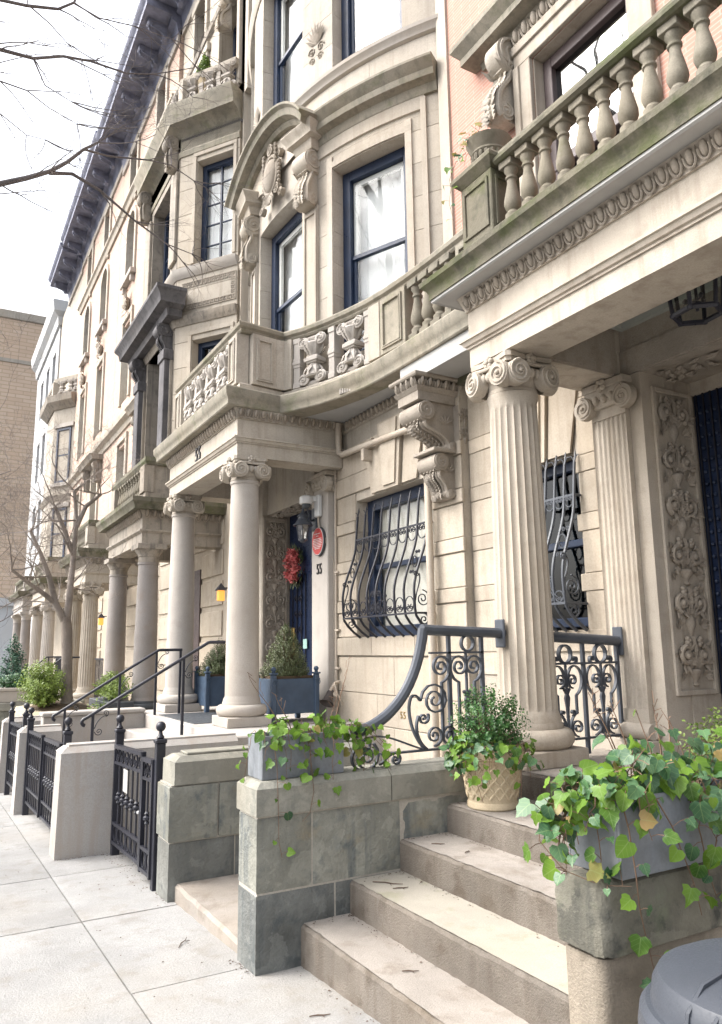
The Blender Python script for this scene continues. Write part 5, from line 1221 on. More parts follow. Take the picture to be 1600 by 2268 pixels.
mb = MB(); mb.ball((4.02, 8.42, 3.34), (.058, .058, .065), 14, 8); mb.build('dome', M_['slate'], cm)
mb = MB(); mb.box(4.06, 4.17, 8.38, 8.46, 3.38, 3.45, .01); mb.box(4.14, 4.199, 8.32, 8.44, 3.18, 3.46, .012); mb.build('arm', M_['white_plastic'], cm)
mb = MB(); mb.tube(bez((4.17, 8.38, 3.18), (4.17, 8.38, 3.08), (4.17, 8.36, 3.05), (4.17, 8.30, 3.0), 6), .012, 6); mb.build('cable', M_['pipe'], cm)
pq = thing('plaque', (4.19, 8.38, 2.72), 'oval red plaque with white lettering above the number on the pilaster', 'plaque')
def ell(mb, a, b, x0, x1, yc=8.38, zc=2.87, n=32):
    V = [(x0, yc + a * math.cos(2 * PI * i / n), zc + b * math.sin(2 * PI * i / n)) for i in range(n)] + [(x1, yc + a * math.cos(2 * PI * i / n), zc + b * math.sin(2 * PI * i / n)) for i in range(n)]
    mb.add(V, [tuple(range(n)), tuple(range(2 * n - 1, n - 1, -1))] + [(i, (i + 1) % n, n + (i + 1) % n, n + i) for i in range(n)])
mb = MB(); ell(mb, .165, .185, 4.165, 4.198); mb.build('rim', M_['slate'], pq)
mb = MB(); ell(mb, .153, .173, 4.160, 4.167); mb.build('border_line', M_['letter'], pq)
mb = MB(); ell(mb, .147, .167, 4.157, 4.162); mb.build('face', M_['red'], pq)
for i, (w_, dz) in enumerate(((.08, .095), (.03, .065), (.11, .03), (.12, .010), (.125, -.01), (.125, -.03), (.115, -.05), (.10, -.07), (.07, -.09))):
    r = random.Random(60 + i); y = 8.38 + w_; mb = MB()
    while y > 8.38 - w_:
        q = r.uniform(.016, .045); mb.box(4.1555, 4.1572, max(y - q, 8.38 - w_), y, 2.87 + dz - .0045, 2.87 + dz + .0045); y -= q + .008
    mb.build('lettering_line', M_['letter'], pq)
wr = thing('wreath', (4.78, 9.55, 2.4), 'wreath of red and pink silk flowers hanging on the navy door', 'wreath')
wc = Vector((4.54, 9.86, 2.72))
mb = MB(); r = random.Random(3)
for i in range(420):
    a = r.uniform(0, 2 * PI); rad = .15 + r.uniform(-.04, .045); p = wc + Vector((r.uniform(-.08, .02), rad * math.cos(a) * .9, rad * math.sin(a) * 1.2)); d = Vector((r.uniform(-1, .1), r.uniform(-1, 1), r.uniform(-1, 1)))
    leaf_blade(mb, p, d, Vector((-1, r.uniform(-.5, .5), r.uniform(-.5, .5))), r.uniform(.04, .075), r.uniform(.03, .055), .5)
mb.build('petals', M_['flower'], wr)
mb = MB()
for i in range(110):
    a = r.uniform(0, 2 * PI); rad = .17 + r.uniform(-.03, .06); p = wc + Vector((r.uniform(-.03, .04), rad * math.cos(a) * .9, rad * math.sin(a) * 1.2)); leaf_blade(mb, p, Vector((-.2, math.cos(a), math.sin(a))) + Vector((0, r.uniform(-.6, .6), r.uniform(-.6, .6))), (-1, 0, 0), .09, .03, .3)
mb.build('leaves', M_['cone'], wr)
# stoop of 55 with pale side walls
for k in range(5):
    pass
s5 = thing('stoop', (1.9, 9.3, -.2), 'pale steps of number 55 between two thin black handrails', 'stoop')
for i, (x, z) in enumerate(((1.45, -.02), (1.75, .17), (2.05, .36), (2.35, .54))):
    mb = MB(); mb.box(x, 2.66, 8.15, 10.45, -.6, z, .012); mb.build('step', M_['white'], s5)
def pale_wall(x0, x1, y0, y1, zt, label, chx=.05):
    t = thing('yard_wall', (x0, (y0 + y1) / 2, gz(y0)), label, 'wall')
    mb = MB(); b = .012; z0 = -.7
    V = [(x0 - .02, y0 - .015, z0), (x1, y0 - .015, z0), (x1, y1 + .015, z0), (x0 - .02, y1 + .015, z0), (x0, y0, zt - .06), (x1, y0, zt - .06), (x1, y1, zt - .06), (x0, y1, zt - .06)]
    mb.hexa(V); mb.build('body', M_['white'], t)
    mb = MB(); mb.hexa([(x0 - .004, y0 - .004, zt - .0595), (x1, y0 - .004, zt - .0595), (x1, y1 + .004, zt - .0595), (x0 - .004, y1 + .004, zt - .0595), (x0 + chx, y0 + chx, zt - .012), (x1, y0 + chx, zt - .012), (x1, y1 - chx, zt - .012), (x0 + chx, y1 - chx, zt - .012)])
    mb.box(x0 + chx + .02, x1, y0 + chx + .015, y1 - chx - .015, zt - .0115, zt + .004); mb.build('coping', M_['white'], t)
    return t
pale_wall(1.05, 2.61, 6.94, 7.22, .765, 'pale painted yard wall between the single gate and the double gate')
pale_wall(1.0, 1.45, 9.64, 9.92, .70, 'pale painted pier between the double gate and the farthest gate')
pale_wall(1.0, 2.61, 11.7, 11.95, .66, 'pale painted yard wall at the far end of the gates')
mb = MB(); mb.box(1.35, 2.62, 10.5, 10.72, -.6, .74, .01); mb.box(1.33, 2.62, 10.46, 10.76, .7405, .79, .012); mb.build('side_wall', M_['white'], s5)
mb = MB(); mb.box(1.7, 2.62, 7.9, 8.14, -.6, .60, .01); mb.build('side_wall', M_['white'], s5)
# ================================================================== gates and handrails
FIN = MB(); FIN.lathe([(.020, 0), (.030, .012), (.016, .03), (.012, .05), (.020, .056)], seg=12); FIN.ball((0, 0, .085), .036, 12, 8); FINM = FIN.mesh('ball_finial', M_['iron'])
def gate_post(parent, x, y, z0, z1, s_=.032):
    mb = MB(); mb.box(x - s_, x + s_, y - s_, y + s_, z0, z1, .004); mb.box(x - s_ * 1.25, x + s_ * 1.25, y - s_ * 1.25, y + s_ * 1.25, z1, z1 + .03, .006)
    o = mb.build('post', M_['iron'], parent); place(FINM, 'ball_finial', o, T(x, y, z1 + .03)); return o
def gate_leaf(parent, X, ya, yb, zt, zb, nb, ovals=True, sub=None):
    """ya < yb ; iron leaf in plane X, follows the fall of the pavement a little"""
    n = Vector((1, 0, 0)); dz = lambda y: gz(y) - gz(yb)
    def rl(y0, y1, z, h, w=.03):
        mb = MB(); mb.add([(X - w / 2, y0, z + dz(y0)), (X + w / 2, y0, z + dz(y0)), (X + w / 2, y1, z + dz(y1)), (X - w / 2, y1, z + dz(y1)), (X - w / 2, y0, z + h + dz(y0)), (X + w / 2, y0, z + h + dz(y0)), (X + w / 2, y1, z + h + dz(y1)), (X - w / 2, y1, z + h + dz(y1))], [(3, 2, 1, 0), (4, 5, 6, 7), (0, 1, 5, 4), (1, 2, 6, 5), (2, 3, 7, 6), (3, 0, 4, 7)]); mb.build('cross_rail', M_['iron'], parent)
    rl(ya, yb, zt - .03, .03, .04); rl(ya, yb, zt - .155, .02); rl(ya, yb, zb + .15, .022); rl(ya, yb, zb, .025)
    for y in (ya, yb):
        mb = MB(); mb.box(X - .016, X + .016, y - .016, y + .016, zb - .01 + dz(y), zt + dz(y)); mb.build('stile', M_['iron'], parent)
    for i in range(1, nb + 1):
        y = ya + (yb - ya) * i / (nb + 1); d = dz(y); mb = MB(); mb.tube([(X, y, zb + d), (X, y, zt - .14 + d)], .0085, 6)
        zc = (zt + zb) / 2 - .02 + d; mb.lathe([(.010, -.05), (.02, -.035), (.012, -.02), (.030, -.008), (.030, .008), (.012, .02), (.022, .032), (.010, .045)], (X, y, zc), 8); mb.build('bar', M_['iron'], parent)
    pit = (yb - ya) / (nb + 1)
    for i in range(nb + 1):
        y = ya + pit * (i + .5); d = dz(y); mb = MB()
        mb.strip([(X, y + pit * .38 * math.cos(a), zt - .085 + d + .048 * math.sin(a)) for a in [2 * PI * k / 16 for k in range(17)]], n, .012, .008)
        for sg in (-1, 1): mb.strip(spiral((X, y + sg * pit * .17, zt - .105 + d), pit * .17, .004, 1.3, PI / 2, (0, sg, 0), (0, 0, 1), 10), n, .010, .006)
        if ovals: mb.strip([(X, y + pit * .36 * math.cos(a), zb + .088 + d + .058 * math.sin(a)) for a in [2 * PI * k / 16 for k in range(17)]], n, .012, .008)
        mb.split('ring', M_['iron'], parent)
g1 = thing('iron_gate', (1.5, 6.2, gz(6.2)), 'single black iron gate with ball posts between the pale wall and the stone wall', 'gate')
gate_post(g1, 1.50, 6.84, -.13, .86); gate_post(g1, 1.50, 5.54, -.08, .90)
gate_leaf(g1, 1.47, 5.88, 6.80, .77, -.02, 5); gate_leaf(g1, 1.47, 5.58, 5.85, .775, -.01, 1)
mb = MB(); mb.box(1.45, 1.455, 6.28, 6.42, .45, .62); mb.build('sign_plate', paint('pale_metal_sign', (.42, .41, .39), .6), g1)
mb = MB(); mb.lathe([(.0, 0), (.012, .0), (.012, .012), (0, .014)], (1.45, 5.88, .38), 10, ax=(-1, 0, 0)); mb.build('latch', M_['white_plastic'], g1)
g2 = thing('iron_gate', (1.15, 8.5, gz(8.5)), 'double black iron gate before the steps of number 55', 'gate')
gate_post(g2, 1.16, 7.36, -.15, .82); gate_post(g2, 1.10, 9.56, -.25, .78)
gate_leaf(g2, 1.12, 7.42, 8.42, .70, -.07, 6, False); gate_leaf(g2, 1.10, 8.46, 9.50, .68, -.10, 6, False)
g3 = thing('iron_gate', (1.1, 10.8, gz(10.8)), 'farthest small black iron gate at the left edge', 'gate')
gate_post(g3, 1.10, 10.05, -.26, .80); gate_post(g3, 1.08, 11.5, -.32, .74); gate_leaf(g3, 1.08, 10.10, 11.44, .63, -.16, 6, False)
def handrail(y, x0, z0, x1, z1, x2, label, posts, lower=-.1):
    t = thing('handrail', (x0, y, 0), label, 'handrail'); n = Vector((0, 1, 0)); P = lambda x, z: Vector((x, y, z))
    mb = MB(); mb.tube(spiral(P(x0 + .02, z0 - .035), .035, .036, .45, PI * 1.45, (1, 0, 0), (0, 0, 1), 8, -1)[::1] + [P(x0 + .035, z0 + .012), P(x1, z1), P(x1 + .02, z1 + .004), P(x2, z1 + .004)], .019, 8); mb.build('top_rail', M_['iron'], t)
    for x, zl in posts:
        zt = z0 + (z1 - z0) * min(1, (x - x0) / (x1 - x0)); mb = MB(); mb.box(x - .014, x + .014, y - .014, y + .014, zl, zt); mb.build('post', M_['iron'], t)
        if x < x2 - .05:
            mb = MB(); s_ = 1 if x < x1 else -1
            k0 = P(x + .02, zt - .16); mb.strip(bez(k0, k0 + Vector((.03, 0, .10)), k0 + Vector((.08, 0, .13)), k0 + Vector((.13, 0, .13)), 8), n, .014, .008)
            scroll(mb, P(x + .13, zt - .005), .035, n, -PI / 2, 1.4, 1, .014, .008); scroll(mb, P(x + .065, zt - .19), .042, n, PI, 1.5, 1, .014, .008); mb.build('scroll', M_['iron'], t)
    return t
handrail(8.45, 1.48, .86, 2.80, 1.63, 3.0, 'nearer of the two thin black handrails on the steps of number 55', ((1.57, .0), (2.52, .5)))
handrail(10.15, 1.43, .79, 2.68, 1.55, 3.0, 'farther of the two thin black handrails on the steps of number 55', ((1.55, .0), (2.2, .4), (2.66, .6), (2.98, .70)))

# ================================================================== planters and plants
def planter_box(x0, x1, y0, y1, z0, z1, label):
    t = thing('planter_box', ((x0 + x1) / 2, (y0 + y1) / 2, z0), label, 'planter', 'grey metal planter boxes'); w_ = .008; mb = MB()
    mb.box(x0, x1, y0, y0 + w_, z0, z1, .002); mb.box(x0, x1, y1 - w_, y1, z0, z1, .002); mb.box(x0, x0 + w_, y0 + w_, y1 - w_, z0, z1, .002); mb.box(x1 - w_, x1, y0 + w_, y1 - w_, z0, z1, .002); mb.box(x0 + w_, x1 - w_, y0 + w_, y1 - w_, z0, z0 + .01); mb.build('box', M_['zinc'], t)
    mb = MB(); nx, ny = 14, 5; r = random.Random(2)
    V = [(x0 + w_ + (x1 - x0 - 2 * w_) * i / nx, y0 + w_ + (y1 - y0 - 2 * w_) * j / ny, z1 - .025 + r.uniform(-.008, .012)) for i in range(nx + 1) for j in range(ny + 1)]
    mb.add(V, [(i * (ny + 1) + j, (i + 1) * (ny + 1) + j, (i + 1) * (ny + 1) + j + 1, i * (ny + 1) + j + 1) for i in range(nx) for j in range(ny)]); mb.build('soil', M_['soil'], t); return t
planter_box(1.545, 2.02, 3.755, 3.955, .887, 1.105, 'grey metal planter box of trailing ivy on the left cheek wall')
planter_box(1.70, 2.75, 1.56, 1.76, .915, 1.125, 'grey metal planter box brimming with ivy on the right cheek wall')
def ivy_leaf_mesh(kind, mat, curl=1.0):
    if kind == 0: out = [(0, 0), (.20, -.10), (.44, .0), (.56, .26), (.42, .40), (.38, .62), (.16, .78), (0, 1.0)]
    elif kind == 1: out = [(0, .02), (.24, -.12), (.46, .02), (.50, .30), (.38, .56), (.20, .80), (0, .95)]
    else: out = [(0, .04), (.22, -.06), (.52, .06), (.40, .30), (.46, .50), (.22, .60), (.12, .82), (0, 1.05)]
    mb = MB(); n = len(out); V = []; zf = lambda x, y: curl * (.30 * abs(x) - .30 * (y - .3) ** 2 - .35 * x * x) + .05 * math.sin(9 * y + 4 * x) * (curl > 1)
    for x, y in out: V.append((x, y, zf(x, y)))
    for x, y in out[1:-1]: V.append((-x, y, zf(x, y)))
    mids = [(0, y, zf(0, y)) for y in (.25, .5, .75)]; V += mids
    m0, m1, m2 = len(V) - 3, len(V) - 2, len(V) - 1
    Rr_ = list(range(n)); L = [0] + list(range(n, n + n - 2)) + [n - 1]
    F = []
    for S, rev in ((Rr_, 0), (L, 1)):
        for i in range(n - 1):
            y = (V[S[i]][1] + V[S[i + 1]][1]) / 2; k = m0 if y < .34 else (m1 if y < .62 else m2)
            f = (S[i], S[i + 1], k); F.append(f[::-1] if rev else f)
        ch = [(0, m0)]
        tri = []
        prev = None
        for i in range(1, n - 1):
            a = m0 if (V[S[i - 1]][1] + V[S[i]][1]) / 2 < .34 else (m1 if (V[S[i - 1]][1] + V[S[i]][1]) / 2 < .62 else m2)
            b = m0 if (V[S[i]][1] + V[S[i + 1]][1]) / 2 < .34 else (m1 if (V[S[i]][1] + V[S[i + 1]][1]) / 2 < .62 else m2)
            if a != b:
                f = (S[i], b, a); F.append(f[::-1] if rev else f)
                if {a, b} == {m0, m2}: F.append((a, m1, b) if rev else (b, m1, a))
    mb.add(V, F); return mb.mesh('leaf', M_[mat], 80, fix=False)
IVY = {m_: [ivy_leaf_mesh(k, m_, q) for k in range(3) for q in (.5, 1.3, 2.2)] for m_ in ('ivy', 'ivyD', 'ivyY')}
def put_leaf(plant, p, tip, nrm, size, r, mix):
    q = r.random(); mname = 'ivyD' if q < mix[0] else ('ivyY' if q < mix[0] + mix[1] else 'ivy')
    ay = Vector(tip).normalized(); az = Vector(nrm); az = (az - ay * az.dot(ay)); az = az.normalized() if az.length > .01 else ay.orthogonal().normalized(); ax = ay.cross(az)
    M = frame(p, ax, ay, az) @ Matrix.Diagonal((size * r.uniform(.85, 1.12), size, size, 1)); place(r.choice(IVY[mname]), 'leaf', plant, M)
def vine(plant, pts, r, size, mix, out, gap=.05, rad=.0022, stems=None, leafstart=.0):
    pts = [Vector(p) for p in pts]; stems.tube(pts, [rad * (1 - .5 * i / len(pts)) for i in range(len(pts))], 4)
    s_ = leafstart; sg = 1
    L = 0; acc = []
    for a, b in zip(pts[:-1], pts[1:]): acc.append((L, a, b)); L += (b - a).length
    while s_ < L:
        for l0, a, b in reversed(acc):
            if s_ >= l0: break
        d = (b - a).normalized(); p = a + d * (s_ - l0)
        side_ = d.cross(Vector(out)); side_ = side_.normalized() if side_.length > .05 else Vector((0, 1, 0))
        st_ = (Vector(out) * r.uniform(.3, 1) + side_ * sg * r.uniform(.4, 1.0) + Vector((0, 0, r.uniform(-.2, .6)))).normalized() * size * r.uniform(.5, 1.0)
        q = p + st_; stems.tube([p, p + st_ * .5 + Vector((0, 0, .004)), q], rad * .55, 3)
        tip = Vector((r.uniform(-.6, .6), r.uniform(-.6, .6), r.uniform(-1.1, -.1))) + side_ * sg * .5; nr = Vector(out) * r.uniform(.5, 1.1) + Vector((r.uniform(-.5, .5), r.uniform(-.5, .5), r.uniform(.1, .9)))
        put_leaf(plant, q, tip, nr, size * r.choice((r.uniform(.35, .7), r.uniform(.7, 1.1), r.uniform(.85, 1.2))), r, mix); sg = -sg; s_ += gap * r.uniform(.6, 1.5)
def ivy(name, label, roots, r, size, mix, stemmat='stem'):
    """roots: list of (start, [points...], outward, gap)"""
    t = thing(name, roots[0][0], label, 'ivy'); sm = MB()
    for s0, pts, out, gap in roots: vine(t, [s0] + pts, r, size, mix, out, gap, stems=sm)
    sm.build('stems', M_[stemmat], t); return t
def droop(s0, out, r, fall, reach, n=7, up=.05):
    s0, out = Vector(s0), Vector(out); pts = []; w_ = Vector((r.uniform(-.3, .3), r.uniform(-.3, .3), 0)) * reach
    for i in range(1, n + 1):
        t = i / n; pts.append(s0 + out * reach * (1 - (1 - t) ** 2) + w_ * t + Vector((r.uniform(-.008, .008), r.uniform(-.008, .008), up * math.sin(min(1, t * 2.2) * PI) - fall * t * t)))
    return pts
CAMD = Vector((-.55, -.8, .15))
r = random.Random(11); roots = []
for i in range(11):     # left planter
    x = 1.56 + .45 * r.random(); k = r.random()
    if k < .6: roots.append(((x, 3.78, 1.09), droop((x, 3.78, 1.09), (r.uniform(-.2, .2), -1, 0), r, r.uniform(.05, .30), r.uniform(.04, .08)), (-.2, -1, .3), .05))
    elif k < .8: roots.append(((1.56, 3.85, 1.09), droop((1.56, 3.85, 1.09), (-1, r.uniform(-.2, .6), 0), r, r.uniform(.1, .3), r.uniform(.04, .1)), (-1, -.3, .2), .06))
    else: roots.append(((x, 3.85, 1.09), [(x + r.uniform(-.05, .05), 3.85, 1.13), (x + r.uniform(-.1, .1), 3.8, 1.15)], (-.3, -.8, .5), .035))
roots.append(((1.60, 3.77, 1.09), [(1.60, 3.735, 1.08), (1.61, 3.715, .95), (1.60, 3.68, .85), (1.605, 3.68, .70), (1.61, 3.685, .60), (1.63, 3.69, .52)], (-.1, -1, .1), .085))
roots.append(((1.80, 3.77, 1.09), [(1.80, 3.735, 1.05), (1.81, 3.72, .93), (1.80, 3.675, .82), (1.78, 3.68, .72), (1.74, 3.685, .68)], (-.1, -1, .1), .11))
for i in range(9):
    x = 2.02 + .10 * r.random(); roots.append(((x - .04, 3.84, 1.09), droop((x - .04, 3.84, 1.09), (1, r.uniform(-.9, .1), 0), r, r.uniform(.06, .27), r.uniform(.08, .26)), (.1, -1, .3), .045))
for i in range(8):
    x = 1.6 + .4 * r.random(); roots.append(((x, 3.85, 1.08), [(x + r.uniform(-.06, .06), 3.85 + r.uniform(-.05, .05), 1.11 + r.uniform(0, .06)), (x + r.uniform(-.1, .1), 3.82, 1.12 + r.uniform(0, .06))], (-.3, -.7, .6), .03))
iv = ivy('ivy', 'trailing green ivy spilling from the grey planter on the left cheek wall', roots, r, .052, (.10, .05))
sm = MB()       # bare dry stems rising from the planter
for x, h, lean in ((1.70, .34, -.20), (1.76, .22, -.10), (1.98, .22, .06), (2.02, .42, .10)):
    p = Vector((x, 3.86, 1.09)); sm.tube(bez(p, p + Vector((lean * .2, 0, h * .5)), p + Vector((lean * .9, 0, h * .7)), p + Vector((lean, 0, h)), 8), [.0035 * (1 - .09 * i) for i in range(9)], 4)
    for k in range(5): q = p + Vector((lean * (.4 + .12 * k), 0, h * (.5 + .11 * k))); sm.tube([q, q + Vector((r.uniform(-.04, .04), r.uniform(-.02, .02), r.uniform(.01, .05)))], .0015, 3)
sm.build('dry_stems', M_['stem'], iv)
r = random.Random(23); roots = []
for i in range(27):     # right planter, dense
    x = 1.70 + 1.0 * r.random() ** 1.3; roots.append(((x, 1.64, 1.11), [(x + r.uniform(-.07, .07), 1.63 + r.uniform(-.08, .08), 1.13 + r.uniform(.0, .07)), (x + r.uniform(-.13, .1), 1.62 + r.uniform(-.13, .12), 1.14 + r.uniform(.0, .12))], (-.45, -.75, .6), .019))
for i in range(11):
    roots.append(((1.70, 1.64, 1.11), droop((1.70, 1.56 + .18 * r.random(), 1.11), (-1, r.uniform(-.5, .8), 0), r, r.uniform(.04, .2), r.uniform(.04, .14)), (-.9, -.4, .3), .034))
for i in range(11):
    x = 1.70 + .6 * r.random(); roots.append(((x, 1.57, 1.11), droop((x, 1.56, 1.11), (r.uniform(-.3, .3), -1, 0), r, r.uniform(.03, .20), r.uniform(.04, .08)), (-.4, -1, .3), .036))
roots.append(((1.72, 1.56, 1.11), [(1.71, 1.535, 1.05), (1.72, 1.53, .93), (1.74, 1.545, .85), (1.76, 1.55, .78), (1.78, 1.55, .70), (1.80, 1.55, .62)], (-.5, -1, .1), .065))
roots.append(((1.86, 1.56, 1.11), [(1.88, 1.53, 1.04), (1.93, 1.53, .93), (1.97, 1.54, .86), (2.0, 1.55, .78)], (-.5, -1, .1), .055)); roots.append(((2.0, 1.56, 1.11), [(2.0, 1.53, 1.0), (2.02, 1.53, .90), (2.06, 1.54, .82)], (-.5, -1, .2), .05))
roots.append(((1.66, 1.72, 1.10), [(1.60, 1.76, 1.08), (1.57, 1.74, 1.0), (1.60, 1.68, .93), (1.66, 1.60, .90), (1.71, 1.54, .905)], (-.8, -.5, .2), .055))
for x, h in ((1.86, .18), (2.0, .24), (2.15, .2), (1.95, .13)): roots.append(((x, 1.66, 1.11), [(x - .02, 1.67, 1.11 + h * .5), (x - .06, 1.68, 1.11 + h)], (-.4, -.8, .5), .06))
iv = ivy('ivy', 'dense ivy with glossy leaves overflowing the right planter above the rubbish bin', roots, r, .053, (.42, .03))
sm = MB()
for x, h, lean in ((1.86, .30, -.10), (1.90, .27, -.06), (2.02, .25, .0), (2.05, .2, .03)):
    p = Vector((x, 1.66, 1.11)); sm.tube(bez(p, p + Vector((lean * .3, 0, h * .5)), p + Vector((lean, .01, h * .8)), p + Vector((lean * 1.2, .02, h)), 8), [.0028 * (1 - .08 * i) for i in range(9)], 4)
    for k in range(7): q = p + Vector((lean * 1.1, .015, h * (.75 + .045 * k))); sm.tube([q, q + Vector((r.uniform(-.035, .035), r.uniform(-.02, .02), r.uniform(.0, .04)))], .0013, 3)
sm.build('dry_stems', M_['stem'], iv)
def shrub(name, label, c, rad, ntw, nleaf, ls, mat, cone=False, seed=0, cat='shrub', group=None, stem=True, lump=.25, parent=None):
    """foliage of small leaf faces on twigs reaching the outline of an ellipsoid or a cone; c = base centre"""
    r = random.Random(seed); c = Vector(c); rx, ry, h = rad; mb = MB(); sm = MB()
    t = parent or thing(name, c, label, cat, group)
    for i in range(ntw):
        a = r.uniform(0, 2 * PI); q = r.random()
        if cone: zz = h * (1 - math.sqrt(r.random() * .999)) * 1.0; k = (1 - zz / h) ** .75 * (1 - .18 * (zz < .06 * h)); tip = Vector((rx * k * math.cos(a), ry * k * math.sin(a), zz)); d = Vector((math.cos(a) * .6, math.sin(a) * .6, .75))
        else:
            el = math.asin(r.uniform(-.55, 1)); tip = Vector((rx * math.cos(el) * math.cos(a), ry * math.cos(el) * math.sin(a), h * .45 + h * .55 * math.sin(el))); d = Vector((math.cos(el) * math.cos(a), math.cos(el) * math.sin(a), math.sin(el) + .45))
        k2 = 1 + lump * (r.random() - .55) + .10 * math.sin(a * 5 + i % 3)
        tip = Vector((tip.x * k2, tip.y * k2, tip.z * (1 + .25 * lump * (r.random() - .4)))); d = (d + Vector((r.uniform(-.35, .35), r.uniform(-.35, .35), r.uniform(-.2, .3)))).normalized()
        Lt = ls * r.uniform(3.5, 7)
        if q > .72: tip *= r.uniform(.55, .9)
        tip += c
        for k in range(nleaf):
            p = tip - d * (Lt * k / nleaf); a2 = k * 2.4 + r.random(); o1 = d.orthogonal().normalized(); o2 = d.cross(o1); sd = o1 * math.cos(a2) + o2 * math.sin(a2)
            ld = (d * .55 + sd).normalized(); nn = (d - ld * d.dot(ld)).normalized(); w2 = ld.cross(nn) * ls * r.uniform(.26, .40); L_ = ls * r.uniform(.7, 1.25)
            mb.add([p, p + ld * L_ * .5 + w2 + nn * ls * .06, p + ld * L_, p + ld * L_ * .5 - w2 + nn * ls * .06], [(0, 1, 2, 3)])
        if stem and i % 6 == 0: sm.tube([c + Vector((0, 0, -.01)), c + (tip - c) * .5 + Vector((0, 0, .02)), tip - d * Lt * .4], [.005, .003, .0015], 3)
    mb.build('foliage', M_[mat], t, sharp=180, fix=False, kind='stuff')
    if stem: sm.build('stems', M_['stem'], t)
    return t
# pot on the steps
pt = thing('flower_pot', (2.83, 3.50, .664), 'cream cast stone pot with lattice relief standing on the steps', 'pot')
px, py, pz0 = 2.83, 3.50, .664
mb = MB(); mb.lathe([(.0, 0), (.135, 0), (.142, .008), (.142, .03), (.136, .04), (.138, .055), (.165, .24), (.170, .262), (.186, .272), (.190, .30), (.190, .325), (.182, .335), (.165, .335), (.160, .30), (0, .30)], (px, py, pz0), 48, cap=False); mb.build('body', M_['terra'], pt)
for sg in (-1, 1):
    for k in range(16):
        mb = MB(); pts = []
        for i in range(9):
            t_ = i / 8; a = 2 * PI * k / 16 + sg * t_ * 1.05; rr = .1385 + (.1655 - .1385) * t_ + .001; pts.append((px + rr * math.cos(a), py + rr * math.sin(a), pz0 + .06 + .185 * t_))
        mb.tube(pts, .0078, 6); mb.build('lattice_strip', M_['terra'], pt)
mb = MB(); mb.lathe([(0, .30), (.158, .295), (.158, .29)], (px, py, pz0), 20, cap=False); mb.build('soil', M_['soil'], pt)
shrub('boxwood', 'small leaved green boxwood growing in the lattice pot', (px - .01, py, pz0 + .29), (.20, .19, .36), 330, 13, .019, 'box', seed=4, cat='shrub', lump=.5)
r = random.Random(31); roots = []
for i in range(22):
    a = r.uniform(PI * .85, PI * 2.05); o = Vector((math.cos(a), math.sin(a), 0)); s0 = Vector((px, py, pz0 + .335)) + o * .15; roots.append((s0, droop(s0, o, r, r.uniform(.02, .18), r.uniform(.05, .12), up=.02), (o.x, o.y - .3, .35), .036))
roots.append(((px - .17, py - .05, pz0 + .33), [(px - .2, py - .1, pz0 + .28), (px - .2, py - .12, pz0 + .16), (px - .17, py - .13, pz0 + .06)], (-.5, -1, .1), .045)); roots.append(((px + .02, py - .18, pz0 + .33), [(px + .03, py - .22, pz0 + .25), (px + .03, py - .21, pz0 + .12), (px + .04, py - .19, pz0 + .02)], (-.2, -1, .1), .08))
for i in range(9):
    s0 = Vector((px - .15, py - .02 + .1 * r.random(), pz0 + .33)); roots.append((s0, droop(s0, (-1, r.uniform(-.7, .2), 0), r, r.uniform(.02, .16), r.uniform(.05, .14)), (-.6, -.8, .3), .034))
ivy('ivy', 'ivy draping over the rim of the cream lattice pot', roots, r, .050, (.35, .02))
shrub('boxwood', 'bright green boxwood behind the ivy at the right edge', (2.55, 1.78, .95), (.22, .18, .36), 220, 12, .019, 'bush', seed=14, lump=.5)
mb = MB(); mb.lathe([(0, 0), (.13, 0), (.16, .16), (0, .16)], (2.55, 1.78, .72), 20, cap=False); tp_ = thing('flower_pot', (2.55, 1.78, .66), 'pot of the bright boxwood behind the right planter', 'pot'); mb.build('body', M_['terra'], tp_)
# blue cube planters with clipped cones
def cube_planter(x0, x1, y0, y1, z0, z1, label, slabel, seed, h):
    t = thing('cube_planter', ((x0 + x1) / 2, (y0 + y1) / 2, .72), label, 'planter', 'blue cube planters on the porch'); cs = .06
    mb = MB(); mb.box(x0 + .02, x1 - .02, y0 + .02, y1 - .02, z0, z1 - .02, .004); mb.build('panel_box', M_['plant'], t)
    mb = MB(); mb.box(x0 + .05, x1 - .05, y0 + .05, y1 - .05, z1 - .022, z1 + .01); mb.build('soil', M_['soil'], t)
    for a in (x0, x1):
        for b in (y0, y1):
            mb = MB(); sx = 1 if a == x0 else -1; sy = 1 if b == y0 else -1; mb.box(min(a, a + sx * cs), max(a, a + sx * cs), min(b, b + sy * cs), max(b, b + sy * cs), .722, z1 + .03, .008); cx_, cy_ = a + sx * cs / 2, b + sy * cs / 2
            mb.box(cx_ - .042, cx_ + .042, cy_ - .042, cy_ + .042, z1 + .03, z1 + .05, .006); o = mb.build('corner_post', M_['plant'], t)
            mb = MB(); mb.lathe([(.018, 0), (.022, .01), (.01, .025)], (cx_, cy_, z1 + .05), 10); mb.ball((cx_, cy_, z1 + .09), .03, 10, 7); mb.build('ball_finial', M_['plant'], o)
            if b == y0: mb = MB(); mb.strip([(cx_ + .03 * math.cos(q), y0 - .012, z1 - .06 + .03 * math.sin(q)) for q in [2 * PI * i / 16 for i in range(17)]], (0, 1, 0), .008, .007); mb.box(cx_ - .03, cx_ + .03, y0 - .02, y0, z1 - .035, z1 - .02, .003); mb.build('lifting_ring', M_['plant'], o)
    shrub('clipped_cone', slabel, ((x0 + x1) / 2, (y0 + y1) / 2, z1), (.30, .28, h), 900, 12, .021, 'cone', True, seed, 'shrub', 'clipped cones on the porch', lump=.14)
